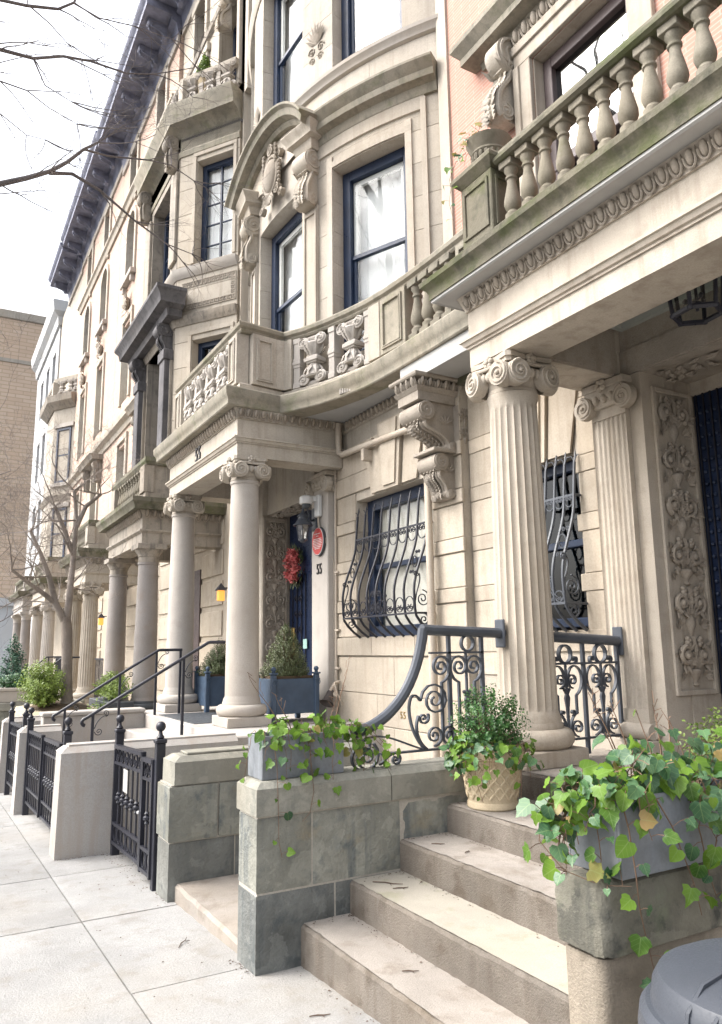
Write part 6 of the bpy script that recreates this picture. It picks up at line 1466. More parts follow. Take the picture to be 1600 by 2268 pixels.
cube_planter(3.42, 4.02, 8.05, 8.62, .82, 1.23, 'blue grey cube planter with ball finials right of the nearer porch column', 'dull green clipped cone in the cube planter right of the nearer porch column', 5, .64)
cube_planter(3.30, 3.86, 10.02, 10.55, .80, 1.21, 'blue grey cube planter seen between the two porch columns', 'dull green clipped cone seen between the two porch columns', 6, .5)
# urn on the near balcony
ur = thing('urn', (3.22, 3.72, 4.85), 'mossy stone urn on the corner pedestal of the balcony', 'urn')
mb = MB(); mb.lathe([(.05, 0), (.075, .015), (.05, .04), (.05, .055), (.10, .08), (.135, .13), (.125, .15), (.13, .165), (.155, .21), (.165, .235), (.155, .24), (.13, .20), (0, .19)], (3.22, 3.72, 4.85), 28, cap=False)
for i in range(18): a = 2 * PI * i / 18; mb.ball((3.22 + .115 * math.cos(a), 3.72 + .115 * math.sin(a), 4.955), (.02, .02, .04), 6, 5)
mb.build('bowl', M_['balu'], ur)
r = random.Random(51); roots = []
for i in range(13):
    a = r.uniform(0, 2 * PI); o = Vector((math.cos(a), math.sin(a), 0)); s0 = Vector((3.22, 3.72, 5.08)) + o * .10
    roots.append((s0, [s0 + Vector((r.uniform(-.05, .05), r.uniform(-.05, .05), .05)), s0 + o * .04 + Vector((0, 0, r.uniform(.05, .16)))] if i < 8 else droop(s0, o, r, r.uniform(.05, .2), r.uniform(.08, .14)), (o.x - .4, o.y - .4, .2), .05))
roots.append(((3.12, 3.86, 5.07), [(3.08, 3.93, 5.02), (3.05, 3.97, 4.9), (3.04, 3.95, 4.8), (3.0, 3.92, 4.66), (3.02, 3.9, 4.52)], (-1, -.3, 0), .07))
ivy('ivy', 'sparse yellowing ivy in the stone urn on the balcony', roots, r, .052, (.25, .32))
# rubbish bin
tb = thing('rubbish_bin', (1.68, 1.13, .0), 'grey round plastic rubbish bin with domed lid at the lower right', 'bin')
cx_, cy_ = 1.68, 1.13
mb = MB(); mb.lathe([(.0, .11), (.20, .11), (.215, .13), (.262, .72), (.0, .72)], (cx_, cy_, 0), 48, cap=False); mb.build('body', M_['can'], tb)
mb = MB(); mb.lathe([(.262, .665), (.29, .66), (.292, .70), (.286, .735), (.272, .75), (.262, .752), (.258, .765), (.255, .79), (.24, .815), (.20, .835), (.12, .848), (0, .853)], (cx_, cy_, 0), 64, cap=False); lid = mb.build('lid', M_['can'], tb, sharp=25)
mb = MB()
for da in (-.03, .03): mb.tube([(cx_ - .262 + .02 * abs(da), cy_ + da, .762), (cx_ - .252, cy_ + da, .795), (cx_ - .2, cy_ + da, .838), (cx_ - .1, cy_ + da, .853), (cx_ + .1, cy_ + da, .853), (cx_ + .2, cy_ + da, .838)], .006, 6)
mb.build('lid_rib', M_['can'], lid)
for a in (R(150), R(-30)):
    mb = MB(); d = Vector((math.cos(a), math.sin(a), 0)); s_ = Vector((-d.y, d.x, 0)); mb.obox(Vector((cx_, cy_, .64)) + d * .285, s_, d, (0, 0, 1), (.11, .035, .022), .008); mb.build('handle', M_['can'], tb)
# porch lantern
M_['frost'] = glassmat('dusty_lantern_glass', (.85, .88, .86), .6, .9)
ln = thing('hanging_lantern', (3.75, 2.58, 3.4), 'black hexagonal lantern hanging under the near porch', 'lantern')
lx, ly = 3.72, 2.56
def hexring(rad, z): return [(lx + rad * math.cos(PI * k / 3 + .35), ly + rad * math.sin(PI * k / 3 + .35), z) for k in range(6)]
a_, b_ = hexring(.135, 3.42), hexring(.165, 3.72)
mb = MB()
for k in range(6):
    mb.tube([a_[k], a_[(k + 1) % 6]], .017, 5); mb.tube([b_[k], b_[(k + 1) % 6]], .016, 5); mb.tube([a_[k], b_[k]], .013, 5); mb.ball(a_[k], .02, 6, 5)
mb.tube([(lx, ly, 3.90), (lx, ly, 3.99)], .012, 6)
for k in range(6): mb.tube([b_[k], (lx, ly, 3.90)], .009, 5)
mb.build('cage', M_['iron'], ln)
for k in range(6):
    mb = MB(); mb.add([a_[k], a_[(k + 1) % 6], b_[(k + 1) % 6], b_[k]], [(0, 1, 2, 3)]); mb.build('pane', M_['frost'], ln, fix=False)
mb = MB(); mb.tube([(lx, ly, 3.44), (lx, ly, 3.88)], .01, 6)
for k in range(3): a = 2 * PI * k / 3; mb.tube([(lx, ly, 3.50), (lx + .06 * math.cos(a), ly + .06 * math.sin(a), 3.50)], .006, 5); mb.ball((lx + .06 * math.cos(a), ly + .06 * math.sin(a), 3.51), .016, 6, 5)
mb.build('candle_holder', M_['iron'], ln)
# ================================================================== farther houses
def portico(H, y0, y1, zf, za, cap, flutes, mat, bmat, zcap, entmat='lime', cormat='moss', balus=True, X=3.1, wall=4.3, r0=.188, egg=.12, side_egg=True, balmat=None):
    """open porch: two columns, entablature, cornice and balustraded balcony"""
    Xf = X - .17; ya, yb = y0 - .18, y1 + .18
    mb = MB(); mb.box(X - .45, wall + .5, ya - .3, yb + .3, -1.4, zf, .02); mb.build('porch_floor', M_['bed'], H)
    for y in (y0, y1): column(H, X, y, zf, za, r0, cap, flutes, mat, .30, .26, bmat, None if cap == 'ionic' else entmat)
    path = [(wall, yb), (Xf, yb), (Xf, ya), (wall, ya)]
    mb = MB(); mb.sweep([(-.34, za + .002), (0, za + .002), (0, za + .17), (.045, za + .21), (.045, za + .235), (0, za + .24), (0, za + .46), (.05, za + .55), (-.34, za + .55)], path); e = mb.build('entablature', M_[entmat], H)
    mb = MB(); mb.sweep([(-.3, za + .551), (.17, za + .551), (.18, za + .61), (.22, za + .67), (.22, za + .74), (-.3, za + .76)], path); mb.build('cornice', M_[cormat], H)
    if egg: eggs(e, (Xf - .04, yb), (Xf - .04, ya), za + .51, egg, 'tan')
    if egg and side_egg: eggs(e, (Xf, ya - .04), (wall, ya - .04), za + .51, egg, 'tan')
    zb = za + .76; par_path = [(wall, yb - .05), (Xf + .08, yb - .05), (Xf + .08, ya + .05), (wall, ya + .05)]
    mb = MB(); mb.sweep([(-.09, zcap - .13), (.05, zcap - .13), (.08, zcap - .07), (.07, zcap), (-.1, zcap + .01)], par_path); p = mb.build('parapet', M_[cormat], H)
    mb = MB(); mb.sweep([(-.08, zb), (.05, zb), (.05, zb + .1), (-.08, zb + .11)], par_path); mb.sweep([(-.07, zb + .11), (.0, zb + .11), (.0, zcap - .131), (-.07, zcap - .131)], [(Xf + .08, ya + .05), (wall, ya + .05)]); mb.build('parapet_base', M_[balmat or entmat], p)
    for y in (ya + .16, yb - .16):
        mb = MB(); mb.box(Xf + .0, Xf + .17, y - .14, y + .14, zb + .11, zcap - .131, .006); mb.build('parapet_block', M_[balmat or entmat], p)
    if balus:
        n = max(4, int((yb - ya - .7) / .19)); s_ = (zcap - .13 - zb - .11) / .465
        for i in range(n): y = ya + .38 + (yb - ya - .76) * (i + .5) / n; place(BAL, 'baluster', p, T(Xf + .09, y, zb + .11 + .045 * s_, 0, s_))
    return p
def simple_window(H, X, yc, z0, z1, w, fmat='navy', curtain='curtain', glass='glass', reveal=.22, meet=.5, bars=(1, 0)):
    return sash_window(H, (X + reveal, yc + w / 2, z0), (0, -1, 0), (1, 0, 0), w, z1 - z0, fmat, curtain, fw=.08, meet=meet, bars=bars, glass=glass, deep=.16)
M_['shade'] = paint('grey_window_shade', (.30, .33, .38), .9, .06)
# ---- house C : angular bay, soot-stained
HC = thing('row_house', (4.3, 14.2, -.4), 'soot-stained stone row house with angled bay and speckled granite porch columns', 'house')
portico(HC, 12.55, 14.82, .50, 3.28, 'tuscan', 0, 'granite', 'slate', 4.75, 'grey', 'moss', balmat='grey')
A, B, C_, D_ = (4.40, 12.10), (3.60, 13.25), (3.60, 15.75), (4.40, 16.4)
fu = (Vector(B) - Vector(A)); fl_ = fu.length; fu = fu / fl_; fn = Vector((fu.y, -fu.x)); fn = -fn if fn.x > 0 else fn
def facet_pt(s_, o=0.0): p = Vector(A) + fu * (s_ * fl_) + fn * o; return p
def facet_box(mb, s0, s1, z0, z1, o0, o1, b=.004):
    c = (facet_pt(s0) + facet_pt(s1)) / 2 + fn * (o0 + o1) / 2; mb.obox((c.x, c.y, (z0 + z1) / 2), (fu.x, fu.y, 0), (fn.x, fn.y, 0), (0, 0, 1), ((s1 - s0) * fl_ / 2, (o1 - o0) / 2, (z1 - z0) / 2), b)
S0, S1 = .10, .70
for (z0, z1, s0, s1) in ((4.2, 5.2, 0, 1), (5.2, 7.18, 0, S0), (5.2, 7.18, S1, 1), (7.18, 8.72, 0, 1), (8.72, 10.85, 0, S0), (8.72, 10.85, S1, 1), (10.85, 11.5, 0, 1)):
    n = max(1, round((z1 - z0) / .55))
    for i in range(n): mb = MB(); facet_box(mb, s0 + .002, s1 - .002, z0 + (z1 - z0) * i / n + .003, z0 + (z1 - z0) * (i + 1) / n - .003, -.34, 0); mb.build('stone_block', M_['lime'], HC)
for z0, z1, br in ((5.2, 7.18, (1, 0)), (8.72, 10.85, (2, 4))):
    p = facet_pt(S1, -.17); sash_window(HC, (p.x, p.y, z0), (-fu.x, -fu.y, 0), (-fn.x, -fn.y, 0), (S1 - S0) * fl_, z1 - z0, 'navy', 'curtain' if br[0] == 2 else None, fw=.09, meet=0 if br[0] == 2 else .5, bars=br)
mb = MB()
for z0, z1 in ((8.72, 10.95), (5.2, 7.28)):
    facet_box(mb, S1 + .01, S1 + .06, z0, z1, 0, .03); facet_box(mb, S0 - .06, S0 - .01, z0, z1, 0, .03); facet_box(mb, S0 - .06, S1 + .06, z1 + .001, z1 + .08, 0, .03)
mb.split('window_surround', M_['lime'], HC)
wallp = [A, B, C_, D_]; rp = [D_, C_, B, A]
mb = MB(); mb.sweep([(-.3, 8.46), (.02, 8.46), (.05, 8.50), (.09, 8.56), (.10, 8.64), (-.3, 8.66)], rp); mb.build('sill_course', M_['colm'], HC)
mb = MB(); mb.sweep([(-.3, 7.50), (.02, 7.50), (.07, 7.60), (.08, 7.68), (-.3, 7.69)], rp); eb = mb.split('band_course', M_['grey'], HC)
eggs(eb, tuple(facet_pt(1.0, .03)), tuple(facet_pt(.0, .03)), 7.585, .10, 'grey')
# greek key frieze cut around a panel: raised fret
mb = MB(); k0, k1, z0, z1 = .02, .90, 7.80, 8.36; nk = 13; q = .055
def key_h(s0, s1, z, up):
    w_ = (s1 - s0)
    for a0, a1, b0, b1 in ((0, .12, 0, 1), (0, .8, .86, 1), (.68, .8, .35, 1), (.34, .8, .35, .49), (0, 1.0, 0, .14)):
        zz0, zz1 = (z + q * 2 * b0, z + q * 2 * b1) if up else (z - q * 2 * b1, z - q * 2 * b0); facet_box(mb, s0 + w_ * a0, s0 + w_ * a1, zz0, zz1, 0, .014, 0)
for i in range(nk): key_h(k0 + (k1 - k0) * i / nk, k0 + (k1 - k0) * (i + 1) / nk, z0, True); key_h(k0 + (k1 - k0) * i / nk, k0 + (k1 - k0) * (i + 1) / nk, z1, False)
for sA in (k0, k1 - .085):
    for i in range(4):
        zz = z0 + .12 + .085 * i
        for a0, a1, b0, b1 in ((0, .14, 0, 1), (0, 1, .8, 1), (.8, 1, .3, 1), (.4, 1, .3, .48)): facet_box(mb, sA + .08 * a0, sA + .08 * a1, zz + .08 * b0, zz + .08 * b1, 0, .014, 0)
mb.build('greek_key', M_['grey'], HC, kind='stuff')
mb = MB(); mb.sweep([(-.3, 11.05), (.02, 11.05), (.03, 11.15), (.0, 11.2), (.0, 11.5), (.05, 11.55), (.10, 11.6), (.25, 11.65), (.25, 11.80), (.33, 11.95), (.33, 12.02), (-.3, 12.10)], rp); mb.build('cornice', M_['mossL'], HC)
pth = [(4.5, 16.3), (3.62, 15.7), (3.62, 13.28), (4.36, 12.2)]
mb = MB(); mb.sweep([(-.08, 12.68), (.04, 12.68), (.07, 12.74), (.07, 12.80), (-.1, 12.84)], pth); pr2 = mb.build('parapet', M_['lime'], HC)
mb = MB(); mb.sweep([(-.08, 12.10), (.05, 12.10), (.05, 12.18), (-.08, 12.19)], pth); mb.build('parapet_base', M_['mossL'], pr2)
mb = MB(); mb.box(3.55, 3.75, 13.1, 13.4, 12.19, 12.68, .01); mb.build('parapet_block', M_['lime'], pr2)
Lp = sum((Vector(b) - Vector(a)).length for a, b in zip(pth[:-1], pth[1:]))
for s_ in (Lp - 1.05, Lp - .62, Lp - .22): put_on(pr2, ORN, 'ornate_baluster', pth, s_, 12.17)
for s_ in (Lp - .84, Lp - .42): put_on(pr2, PST, 'small_post', pth, s_, 12.17)
for s_ in (1.3, 1.75, 2.2, 2.65, 3.1): put_on(pr2, ORN, 'ornate_baluster', pth, s_, 12.17)
# front facet, with dark pilasters and hood
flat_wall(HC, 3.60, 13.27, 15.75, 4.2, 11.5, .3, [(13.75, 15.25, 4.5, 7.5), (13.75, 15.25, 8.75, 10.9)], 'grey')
simple_window(HC, 3.62, 14.5, 4.5, 7.5, 1.5, 'navy', None, 'glassD'); simple_window(HC, 3.62, 14.5, 8.75, 10.9, 1.5, 'navy', None, 'glassD')
mb = MB(); mb.prism([B, (4.4, 13.25), (4.4, 15.75), C_, D_, (4.7, 16.4), (4.7, 12.1), A], lambda a, b: (a, b, 11.4), lambda a, b: (a, b, 11.45)); mb.build('bay_roof', M_['dark'], HC)
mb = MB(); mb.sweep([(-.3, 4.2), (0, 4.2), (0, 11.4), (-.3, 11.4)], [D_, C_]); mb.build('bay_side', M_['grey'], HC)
for y in (13.50, 15.50):
    mb = MB(); mb.box(3.44, 3.60, y - .17, y + .17, 4.5, 7.1, .01); mb.box(3.41, 3.60, y - .2, y + .2, 6.9, 7.1, .01); mb.split('pilaster', M_['dark'], HC)
cd_ = console_mesh(.6, .32, .28, M_['dark'], 'bracket')
for y in (13.50, 15.50): place(cd_, 'bracket', HC, frame((3.60, y, 7.62), (0, -1, 0), (-1, 0, 0), (0, 0, 1)))
mb = MB(); mb.sweep([(-.1, 7.63), (.22, 7.63), (.25, 7.75), (.40, 7.80), (.42, 7.92), (.50, 8.02), (.5, 8.08), (-.1, 8.2)], [(3.65, 15.8), (3.60, 15.8), (3.60, 13.2), (3.65, 13.2)]); mb.build('window_hood', M_['dark'], HC)
cg = console_mesh(.7, .28, .24, M_['grey'], 'bracket')
for y in (13.45, 15.55): place(cg, 'bracket', HC, frame((3.58, y, 11.55), (0, -1, 0), (-1, 0, 0), (0, 0, 1)))
for z in (8.9, 5.0):
    mb = MB(); mb.box(3.54, 3.60, 13.3, 13.7, z, z + 1.9, .01); mb.box(3.54, 3.60, 15.3, 15.72, z, z + 1.9, .01); mb.split('panel_strip', M_['grey'], HC)
flat_wall(HC, 4.45, 11.9, 16.4, 12.0, 16.9, .3, [(12.35, 13.45, 12.4, 14.6), (14.4, 15.6, 12.4, 14.6), (12.5, 13.3, 15.2, 16.4), (14.5, 15.3, 15.2, 16.4)], 'lime')
for yc, z0, z1, w_ in ((12.9, 12.4, 14.6, 1.1), (15.0, 12.4, 14.6, 1.2), (12.9, 15.2, 16.4, .8), (14.9, 15.2, 16.4, .8)):
    simple_window(HC, 4.47, yc, z0, z1, w_, 'navy', None, 'glassD'); mb = MB(); mb.box(4.38, 4.46, yc - w_ / 2 - .14, yc - w_ / 2 + .01, z0 - .1, z1 + .199, .01); mb.box(4.38, 4.46, yc + w_ / 2 - .01, yc + w_ / 2 + .14, z0 - .1, z1 + .199, .01); mb.box(4.36, 4.45, yc - w_ / 2 - .2, yc + w_ / 2 + .2, z1 + .001, z1 + .2, .01); mb.split('window_surround', M_['lime'], HC)
mb = MB(); mb.sweep([(0, 14.9), (.08, 14.95), (.10, 15.05), (0, 15.1)], [(4.45, 16.4), (4.45, 11.9)]); mb.split('band_course', M_['grey'], HC)
place(cons, 'bracket', HC, frame((4.44, 12.9, 14.95), (0, -1, 0), (-1, 0, 0), (0, 0, 1)))
mb = MB(); mb.box(4.30, 4.5, 11.9, 16.4, -.8, 4.3); mb.build('ground_wall', M_['block'], HC)
for i in range(8): mb = MB(); mb.box(4.275, 4.30, 12.25 - .0, 12.9 + 3.4, -.3 + .52 * i, .12 + .52 * i, .006); mb.build('stone_block', M_['block'], HC)
mb = MB(); mb.box(4.255, 4.28, 13.4, 14.3, .5, 3.0); mb.build('door', M_['brown'], HC)
sv = thing('evergreen', (4.02, 12.95, 12.2), 'small green conical evergreen standing on the high balcony', 'shrub'); shrub('', '', (3.95, 12.95, 12.75), (.17, .17, .62), 240, 12, .05, 'bush', True, 8, parent=sv); mb = MB(); mb.lathe([(0, 0), (.12, 0), (.15, .4), (0, .4)], (3.95, 12.95, 12.3), 14, cap=False); mb.build('pot', M_['terra'], sv)
LITX = thing('porch_lamp', (4.1, 11.8, 2.3), 'lit amber lantern glowing behind the nearer porch column of number 55', 'lantern')
def lit_lamp(t, x, y, z, s_=1.0):
    mb = MB(); mb.box(x - .05 * s_, x + .05 * s_, y - .05 * s_, y + .05 * s_, z, z + .16 * s_, .01); mb.build('glowing_glass', M_['lit'], t)
    mb = MB(); mb.add([(x - .075 * s_, y - .075 * s_, z + .161 * s_), (x + .075 * s_, y - .075 * s_, z + .161 * s_), (x + .075 * s_, y + .075 * s_, z + .161 * s_), (x - .075 * s_, y + .075 * s_, z + .161 * s_), (x, y, z + .28 * s_)], [(3, 2, 1, 0), (0, 1, 4), (1, 2, 4), (2, 3, 4), (3, 0, 4)]); mb.tube([(x, y, z + .2 * s_), (x + .15, y, z + .2 * s_)], .012, 6); mb.build('lamp_roof', M_['iron'], t)
lit_lamp(LITX, 4.10, 11.8, 2.33, 1.05)
# ---- house D (two salmon brick fronts)
def brick_house(y0, y1, label, wins, cols, zf, za, zcap, flutes, cmat, far=False, cap='ionic', hood=True):
    H = thing('row_house', (4.35, (y0 + y1) / 2, -.6), label, 'house'); X = 4.35; ops = []
    for yc in wins: ops += [(yc - .5, yc + .5, 8.55, 10.9), (yc - .5, yc + .5, 12.3, 14.35), (yc - .42, yc + .42, 15.35, 16.55), (yc - .5, yc + .5, 5.0, 7.2)]
    flat_wall(H, X, y0, y1, 4.2, 16.9, .3, ops, 'brickD', 'brick_wall')
    mb = MB(); mb.box(X - .02, X + .3, y0, y1, -1.2, 4.199); mb.build('ground_wall', M_['block'], H)
    for i in range(9):
        z = -.35 + .5 * i
        for k in range(int((y1 - y0) / 1.55)): mb = MB(); mb.box(X - .05, X - .02, y0 + .02 + 1.55 * k, y0 + 1.52 + 1.55 * k, z, z + .42, .008); mb.build('stone_block', M_['block'], H)
    for yc in wins:
        simple_window(H, X, yc, 8.55, 10.9, 1.0, 'navy', 'curtain', 'glass'); simple_window(H, X, yc, 12.3, 14.35, 1.0, 'navy', 'shade', 'glass'); simple_window(H, X, yc, 15.35, 16.55, .84, 'navy', 'shade', 'glass'); simple_window(H, X, yc, 5.0, 7.2, 1.0, 'navy', 'curtain', 'glass')
        mb = MB()      # surrounds
        for z0, z1, w_ in ((8.5, 11.0, .5), (15.3, 16.6, .42), (4.95, 7.3, .5)):
            for sg in (-1, 1): a = yc + sg * (w_ - .012); b = yc + sg * (w_ + .16); mb.box(X - .06, X + .2, min(a, b), max(a, b), z0, z1, .008)
            mb.box(X - .065, X + .2, yc - w_ - .16, yc + w_ + .16, z1 + .001, z1 + .16, .008)
        mb.split('window_surround', M_['lime'], H)
        mb = MB(); n = 14      # arched head
        ri, ro, zs = .5, .66, 13.85
        for sg in (-1, 1): a = yc + sg * (ri - .012); b = yc + sg * ro; mb.box(X - .06, X + .2, min(a, b), max(a, b), 12.3, zs, .006)
        V = []
        for i in range(n + 1):
            t = PI * i / n
            for rr, xx in ((ri, X - .06), (ro, X - .06), (ro, X + .2), (ri, X + .2)): V.append((xx, yc + rr * math.cos(t), zs + rr * math.sin(t)))
        F = [(0, 1, 2, 3), tuple(n * 4 + k for k in (3, 2, 1, 0))]
        for i in range(n):
            for k in range(4): F.append((i * 4 + k, i * 4 + (k + 1) % 4, i * 4 + 4 + (k + 1) % 4, i * 4 + 4 + k))
        mb.add(V, F); mb.split('arched_surround', M_['lime'], H)
        mb = MB(); mb.box(X - .16, X + .05, yc - .68, yc + .68, 12.14, 12.29, .012)
        for sg in (-1, 1): mb.box(X - .12, X, yc + sg * .5 - .06, yc + sg * .5 + .06, 11.95, 12.139, .01)
        mb.split('window_sill', M_['colm'], H)
        mb = MB(); r = random.Random(int(yc * 7)); c = Vector((X - .07, yc, 11.45))
        for i in range(26): a = r.uniform(0, 6.3); leaf_blade(mb, c + Vector((0, r.uniform(-.2, .2), r.uniform(-.35, .4))), (-.3, math.cos(a), math.sin(a)), (-1, 0, 0), .2, .1, .5)
        mb.ball(c, (.10, .15, .2), 10, 8); mb.build('carved_crest', M_['tan'], H)
        mb = MB(); mb.box(X - .07, X, yc - .5, yc - .30, 14.6, 14.7); mb.build('lintel_block', M_['lime'], H)
    mb = MB(); mb.sweep([(-.05, 7.62), (.05, 7.62), (.08, 7.75), (.20, 7.82), (.22, 7.95), (-.05, 8.05)], [(X, y1), (X, y0)]); mb.sweep([(-.05, 14.75), (.06, 14.75), (.10, 14.9), (.16, 14.95), (.16, 15.02), (-.05, 15.1)], [(X, y1), (X, y0)]); mb.split('band_course', M_['lime'], H)
    if cols: portico(H, cols[0], cols[1], zf, za, cap, flutes, cmat, cmat, zcap, 'lime', 'moss', egg=.16)
    if hood:
        for yc in wins[:1]:
            for sg in (-1, 1): place(cg, 'bracket', H, frame((X - .01, yc + sg * .85, 7.45), (0, -1, 0), (-1, 0, 0), (0, 0, 1)))
            mb = MB(); mb.sweep([(-.05, 7.46), (.32, 7.46), (.36, 7.55), (.42, 7.612), (-.05, 7.614)], [(X, yc + 1.1), (X, yc - 1.1)]); mb.build('window_hood', M_['grey'], H)
    return H
HD = brick_house(16.42, 22.6, 'salmon brick row house with arched windows, just past the stained bay', (17.9, 21.0), (17.6, 19.7), .45, 3.05, 4.45, 22, 'limeN')
HD2 = brick_house(22.62, 29.9, 'farther salmon brick row house with arched windows, beside the far bay', (24.9, 28.1), (24.2, 26.9), .40, 3.0, 4.35, 22, 'colm')
HE = thing('row_house', (4.3, 33, -1), 'far pale stone row house with angled bay at the end of the row', 'house')
eb_ = [(4.45, 35.6), (4.4, 33.9), (3.72, 33.0), (3.72, 31.0), (4.4, 29.95)]
mb = MB(); mb.sweep([(-.3, 4), (0, 4), (0, 11.2), (-.3, 11.2)], eb_); mb.box(4.36, 4.7, 29.92, 35.6, -1.4, 16.9); mb.split('wall', M_['lime'], HE)
mb = MB(); mb.sweep([(-.3, 11.0), (.05, 11.0), (.30, 11.25), (.34, 11.5), (-.3, 11.6)], eb_); mb.sweep([(-.3, 7.3), (.03, 7.3), (.12, 7.5), (-.3, 7.55)], eb_); mb.split('cornice', M_['grey'], HE)
mb = MB(); mb.sweep([(-.08, 12.15), (.06, 12.15), (.07, 12.3), (-.1, 12.33)], eb_[1:]); pr3 = mb.build('parapet', M_['lime'], HE)
mb = MB(); mb.box(3.6, 3.85, 30.9, 31.2, 11.6, 12.15); mb.build('parapet_block', M_['lime'], pr3)
for s_ in (1.6, 2.1, 2.6, 3.5, 4.0, 4.35): put_on(pr3, ORN, 'ornate_baluster', eb_[1:], s_ if s_ < 4.3 else 4.3, 11.58)
e0, e1 = Vector(eb_[4]), Vector(eb_[3]); eu = (e1 - e0).normalized(); en = Vector((-eu.y, eu.x)); en = en if en.x < 0 else -en
for z0, z1 in ((8.0, 10.2), (5.0, 7.0)):
    p = e0 + eu * 1.0 + en * .04; sash_window(HE, (p.x, p.y, z0), (-eu.x, -eu.y, 0), (-en.x, -en.y, 0), .78, z1 - z0, 'navy', 'curtain', fw=.09)
    mb = MB(); q = e0 + eu * .61 + en * .03
    mb.obox((q.x, q.y, z1 + .1), (eu.x, eu.y, 0), (en.x, en.y, 0), (0, 0, 1), (.55, .06, .08)); mb.obox((q.x, q.y, z0 - .08), (eu.x, eu.y, 0), (en.x, en.y, 0), (0, 0, 1), (.55, .07, .07)); mb.split('window_surround', M_['colm'], HE)
portico(HE, 30.2, 33.2, .45, 3.0, 'tuscan', 0, 'granite', 'granite', 4.3, 'white', 'moss', egg=0)
# ---- continuous roof cornices
M_['corn'] = paint('blue_grey_cornice_paint', (.18, .19, .255), .7, .3, .2, 8)
def roof_cornice(H, y0, y1, z, out=.85, X=4.35):
    mb = MB(); mb.sweep([(-.2, z - .75), (.05, z - .75), (.10, z - .45), (.22, z - .40), (.22, z - .28), (out, z - .25), (out, z - .08), (out + .08, z), (out + .1, z + .08), (-.2, z + .25)], [(X, y1), (X, y0)]); o = mb.build('roof_cornice', M_['corn'], H)
    mb = MB(); mb.sweep([(-.02, z - 1.0), (.06, z - 1.0), (.06, z - .78), (-.02, z - .76)], [(X, y1), (X, y0)]); mb.sweep([(out * .55, z - .262), (out * .62, z - .262), (out * .62, z - .251), (out * .55, z - .251)], [(X, y1), (X, y0)]); mb.split('cornice_fillet', M_['colm'], o)
    n = int((y1 - y0) / .95)
    k = 'modillion'
    if k not in CACHE: CACHE[k] = console_mesh(.42, .5, .2, M_['corn'], 'bracket')
    for i in range(n): y = y0 + (y1 - y0) * (i + .5) / n; place(CACHE[k], 'bracket', o, frame((X - .22, y, z - .262), (0, -1, 0), (-1, 0, 0), (0, 0, 1)))
roof_cornice(HC, 11.9, 16.4, 17.7, .85, 4.45); roof_cornice(HD, 16.42, 21.2, 17.5); roof_cornice(HD, 21.22, 22.6, 17.5); roof_cornice(HD2, 22.62, 29.9, 17.75); roof_cornice(HE, 29.92, 33.4, 17.6)
# ---- buildings closing the street
WB = thing('white_building', (4.3, 42, -1.5), 'bright white plastered building beyond the end of the row', 'building')
ops = [(36.6 + 2.2 * i, 37.7 + 2.2 * i, z, z + 2.1) for i in range(3) for z in (3.4, 6.8, 10.2, 13.6)]
M_['wht'] = stone('white_plaster', (.50, .51, .52), .04, (.42, .42, .42), .2, .1, rv=.01)
flat_wall(WB, 4.3, 35.7, 44.0, -2.2, 17.6, .4, ops, 'wht')
for (a, b, z0, z1) in ops: simple_window(WB, 4.3, (a + b) / 2, z0, z1, b - a, 'sash', 'curtain', 'glassD', .2)
mb = MB(); mb.sweep([(-.2, 16.6), (.1, 16.6), (.15, 17.0), (.35, 17.2), (.42, 17.7), (-.2, 17.9)], [(4.3, 44.0), (4.3, 35.7), (6.3, 35.7)]); mb.build('cornice', M_['wht'], WB)
TBd = thing('apartment_building', (6, 58, -2), 'tan brick apartment block closing the end of the street', 'building')
mb = MB(); mb.box(2.55, 20, 52, 70, -2.5, 23.3); mb.split('wall', M_['brickT'], TBd)
mb = MB(); mb.box(2.45, 20.1, 51.9, 70.1, 23.3, 23.9, .05); mb.box(2.5, 20, 51.95, 52, 20.3, 20.55); mb.build('parapet', M_['lime'], TBd)
mb = MB(); mb.box(2.5, 20, 51.9, 52, -2.5, 4.4); mb.box(2.45, 20, 51.7, 52, 4.4, 4.9); mb.split('stone_base', M_['wht'], TBd)
for i in range(4):
    for k in range(5): sash_window(TBd, (5.6 + 3.0 * i, 51.93, 6.2 + 3.3 * k), (1, 0, 0), (0, 1, 0), 1.2, 1.8, 'sash', None, glass='glassD')

# ================================================================== yards beyond number 55
kb = thing('planting_bed', (1.9, 13.2, -.4), 'raised planting bed edged with rough tan stone around the small bare tree', 'planting bed')
V, F = [], []; r = random.Random(6); ol = [(1.35, 12.25), (2.55, 12.15), (2.62, 13.3), (2.5, 14.6), (1.4, 14.6), (1.25, 13.4)]
pts = []
for i in range(6):
    a, b = Vector(ol[i]), Vector(ol[(i + 1) % 6])
    for k in range(5): pts.append(a + (b - a) * k / 5)
for z, s_ in ((-.8, 1.03), (.2, 1.02), (.52, 1.0), (.62, .97), (.65, .92)):
    for p in pts: c = Vector((1.95, 13.35)); q = c + (p - c) * s_; V.append((q.x + r.uniform(-.015, .015), q.y + r.uniform(-.015, .015), z + r.uniform(-.015, .02)))
k = len(pts)
for j in range(4):
    for i in range(k): F.append((j * k + i, j * k + (i + 1) % k, (j + 1) * k + (i + 1) % k, (j + 1) * k + i))
F += [tuple(range(4 * k, 5 * k))]
mb = MB(); mb.add(V, F); mb.build('kerb', M_['bed'], kb, sharp=60)
mb = MB(); mb.ball((1.95, 13.35, .60), (.52, 1.0, .16), 16, 8); mb.build('soil', M_['soil'], kb)
shrub('bush', 'loose light green bush left of the small bare tree', (1.62, 12.9, .68), (.33, .38, .72), 420, 12, .042, 'bush', seed=21, lump=.6)
